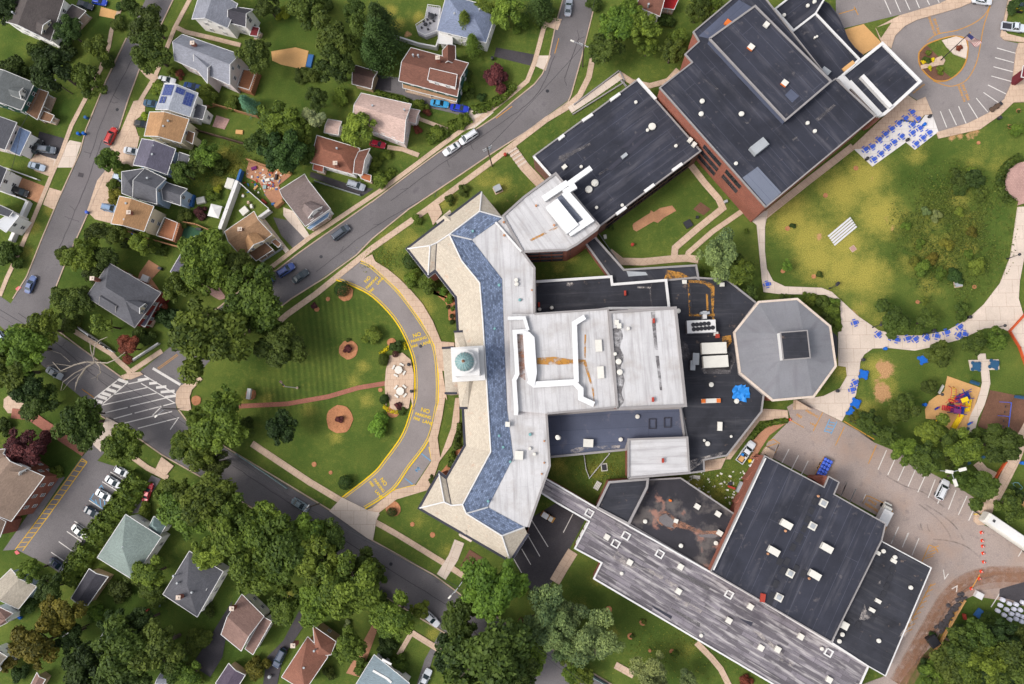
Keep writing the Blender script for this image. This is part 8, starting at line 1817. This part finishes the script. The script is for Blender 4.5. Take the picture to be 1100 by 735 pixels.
for s, lb, m, lx, ly, h, rz in (('r8 880,282', 'white cabinet at the upper end of the gym brick wall', 'pale_box', 1.2, .7, 1.2, .8), ('r8 857,337', 'square white condenser against the gym brick wall', 'trim_white', 1.0, 1.0, 1.0, .5), ('r8 842,428', 'white condenser with a pale pad by the gym wall buttress', 'trim_white', 1.0, 1.3, 1.0, .3), ('r8 720,590', 'long white air unit at the lower end of the gym wall', 'grey_metal', 1.1, 2.6, 1.1, -.45), ('r8 615,590', 'red and black site barrow in the weedy yard', 'red_metal', 1.8, .5, .5, -.35), ('r8 600,545', 'black tool box in the weedy yard', 'dark_metal', .9, .7, .5, .3), ('r8 200,468', 'pale pile of boxes by the pale annex', 'pale_box', 1.6, .8, .5, -.1), ('r8 833,275', 'yellow bucket box beside the gym wall', 'bright_yellow', .7, .7, .7, .2),
     ('r5 575,437', 'white box with a pale lid at the edge of the lower lot', 'trim_white', 1.6, 1.4, 1.0, -.5), ('r5 578,655', 'blue covered low frame on the grass below the lot', 'sheet_blue', 2.0, 1.6, .6, .9), ('r5 405,690', 'red pump box on the grass below the lot', 'red_metal', .5, 1.2, .8, .1), ('e6 592,463', 'second red box deeper in the lower right grass', 'red_metal', .9, .8, .7, .1), ('e6 475,525', 'dark green machine box by the guard rail', 'dark_metal', 2.0, 2.4, 1.4, .6),
     ('s6 400,130', 'pink and blue toy heap in the cluttered yard corner', 'play_purple', 1.4, .8, .5, .3), ('s6 540,378', 'pale green square box on the cluttered lawn', 'copper_green', .9, .9, .5, 0), ('s6 575,285', 'white box in the middle of the cluttered dirt yard', 'pale_box', 1.3, .7, .6, .2), ('s6 690,245', 'dark blue plank box by the yellow fence', 'dark_metal', .5, 1.4, .6, -.1), ('s6 530,565', 'red planter box at the white post fence', 'red_metal', 1.6, .5, .6, -.7), ('s6 650,600', 'blue box at the lower end of the cluttered yard', 'sheet_blue', .8, .6, .6, .2), ('s6 720,590', 'wooden shed box leaning at the grey brown house', 'wood', 2.4, .9, 1.4, .7), ('s6 425,385', 'orange plank box on the cluttered lawn', 'sand', 1.4, .5, .3, .8),
     ('s6 270,690', 'white table frame in the tan house back yard', 'pale_box', 2.0, 1.8, .7, .7), ('s6 365,630', 'white garden chair stack in the tan house back yard', 'pale_box', .6, 1.0, .8, .2), ('s6 325,580', 'cream garden box in the tan house back yard', 'concrete', .6, .7, .7, .1), ('s6 255,495', 'round white tub box at the leaning fence', 'pale_box', .6, .6, .5, 0), ('s6 80,330', 'white play gym in the next back yard', 'pale_box', 2.0, 2.6, 1.2, -.3), ('b1 990,345', 'heap of white boxes in the fenced back yard', 'pale_box', 2.2, 1.6, .8, .2), ('b2 20,345', 'blue covered box behind the pale blue house', 'sheet_blue', 1.6, 3.0, 1.0, -.2), ('b1 960,540', 'white lounger on the dark green turf', 'trim_white', .7, 1.8, .4, -.2), ('b1 980,487', 'black seat on the dark green turf', 'dark_metal', 1.4, .6, .5, -.2),
     ('c1 715,88', 'white garden table on the tan dirt patio', 'trim_white', 2.0, 1.6, .7, -.4), ('c1 787,38', 'black grill on the tan dirt patio', 'dark_metal', 1.0, .7, .9, -.4), ('a2 262,652', 'square tan sandbox on the back lawn', 'sand', 1.9, 1.1, .3, -.1), ('b4 640,462', 'black square tray in the courtyard plot', 'dark_metal', 1.8, 1.8, .4, .5), ('b4 685,428', 'small dark tub in the courtyard', 'dark_metal', .6, .6, .6, 0), ('b4 230,525', 'white box at the courtyard corner', 'pale_box', .7, 1.0, .6, .2), ('b4 827,350', 'grey box by the brick block corner', 'grey_metal', .8, .6, .9, .3), ('a2 610,300', 'grey blue tarp box at the end of the sand patch', 'sheet_blue', 1.4, 3.4, .5, -.2), ('e1 92,405', 'blue box on the small yard at the left edge', 'umbrella_blue', 1.2, .6, .6, -.5), ('e1 770,350', 'pale box on the ground below the green grey hip roof', 'copper_green', 1.4, .8, .7, .2), ('e1 725,372', 'red box among the lower yard trees', 'red_metal', .8, .6, .6, .3), ('a1 840,580', 'grey vent box by the orange brown house', 'grey_metal', .1, .1, .1, 0)):
    if lx > .2: crate(s, lb, m, lx, ly, h, rz, 'storage_box', 'box')
# canopy over the patio
t = local_thing('patio_canopy', 'square white canopy over the grey back yard', 'canopy', 'b2 140,398', -.25, 2.5)
mb = MB(); q = [(-1.5, -1.6), (1.5, -1.6), (1.5, 1.6), (-1.5, 1.6)]
for i in range(4): a, b = q[i], q[(i+1) % 4]; mb.face([(*a, 2.3), (*b, 2.3), (0, 0, 2.9)])
kid(t, 'canopy', mb, 'trim_white')
for a in q: kid(t, 'post', MB().cyl(a[0]*.95, a[1]*.95, 0, 2.3, .05, n=6), 'grey_metal')
# dark deck furniture
for s, lb in (('a3 290,80', 'black umbrella shaped grill cover on the white deck'), ('a3 262,120', 'black round table on the white deck')):
    t = local_thing('deck_table', lb, 'table', s, 0, 2); t.location.z = 1.2; kid(t, 'top', MB().lathe(0, 0, [(.9 if '290' in s else .55, .75), (.4, .95), (0, 1.0)], 10), 'dark_metal'); kid(t, 'leg', MB().cyl(0, 0, 0, .75, .08), 'dark_metal')
    for k in range(4): a = k*1.57+.5; kid(t, 'chair', MB().box(1.2*math.cos(a), 1.2*math.sin(a), .1, .5, .45, .45, a), 'dark_metal')
# litter
rg = random.Random(4); mb = MB()
for _ in range(95):
    px, py = rg.uniform(738, 812), rg.uniform(505, 548)
    if py < 505+(px-738)*.02 or (px-738)*.62+520 < py or px > 812-(py-490)*.55: continue
    x, y = G(px, py); mb.box(x, y, .01, .06+rg.random()*.12, rg.uniform(.15, .7), rg.uniform(.12, .45), rg.uniform(0, 3))
tag(mb.build('scattered_scraps', M['pale_box']), 'pale scraps and offcuts scattered over the weedy yard by the pickup', 'scraps', kind='stuff')
mb = MB()
for _ in range(120):
    px, py = X('s6 600,320')[0]; px += rg.gauss(0, 14); py += rg.gauss(0, 6)
    if not (258 < px < 302 and 180 < py < 222): continue
    x, y = G(px, py); mb.box(x, y, .06, .12+rg.random()*.25, rg.uniform(.2, .8), rg.uniform(.15, .5), rg.uniform(0, 3), rg.choice((0, 0, 1, 2, 3)))
tag(mb.build('yard_clutter', [M['pale_box'], M['sand'], M['sheet_blue'], M['red_metal']]), 'jumbled small clutter across the dirt yard behind the grey brown house', 'clutter', kind='stuff')
mb = MB()
for _ in range(70):
    t_ = rg.random(); a, b = X('e6 500,470')[0], X('e6 620,300')[0]; px, py = lerp(a, b, t_); px += rg.gauss(0, 2.5); py += rg.gauss(0, 2.5); x, y = G(px, py)
    mb.lathe(x, y, [(.5*rg.uniform(.4, 1.2), .05), (.3, .35), (0, .4)], 6)
tag(mb.build('dark_soil_clods', M['asphalt_dark']), 'dark clods of soil strewn along the guard rail', 'soil', kind='stuff')
for o in list(col.objects):
    if 'kind' not in o and o.parent is None and o.type in ('MESH', 'EMPTY') and 'label' not in o: print('UNLABELLED', o.name)
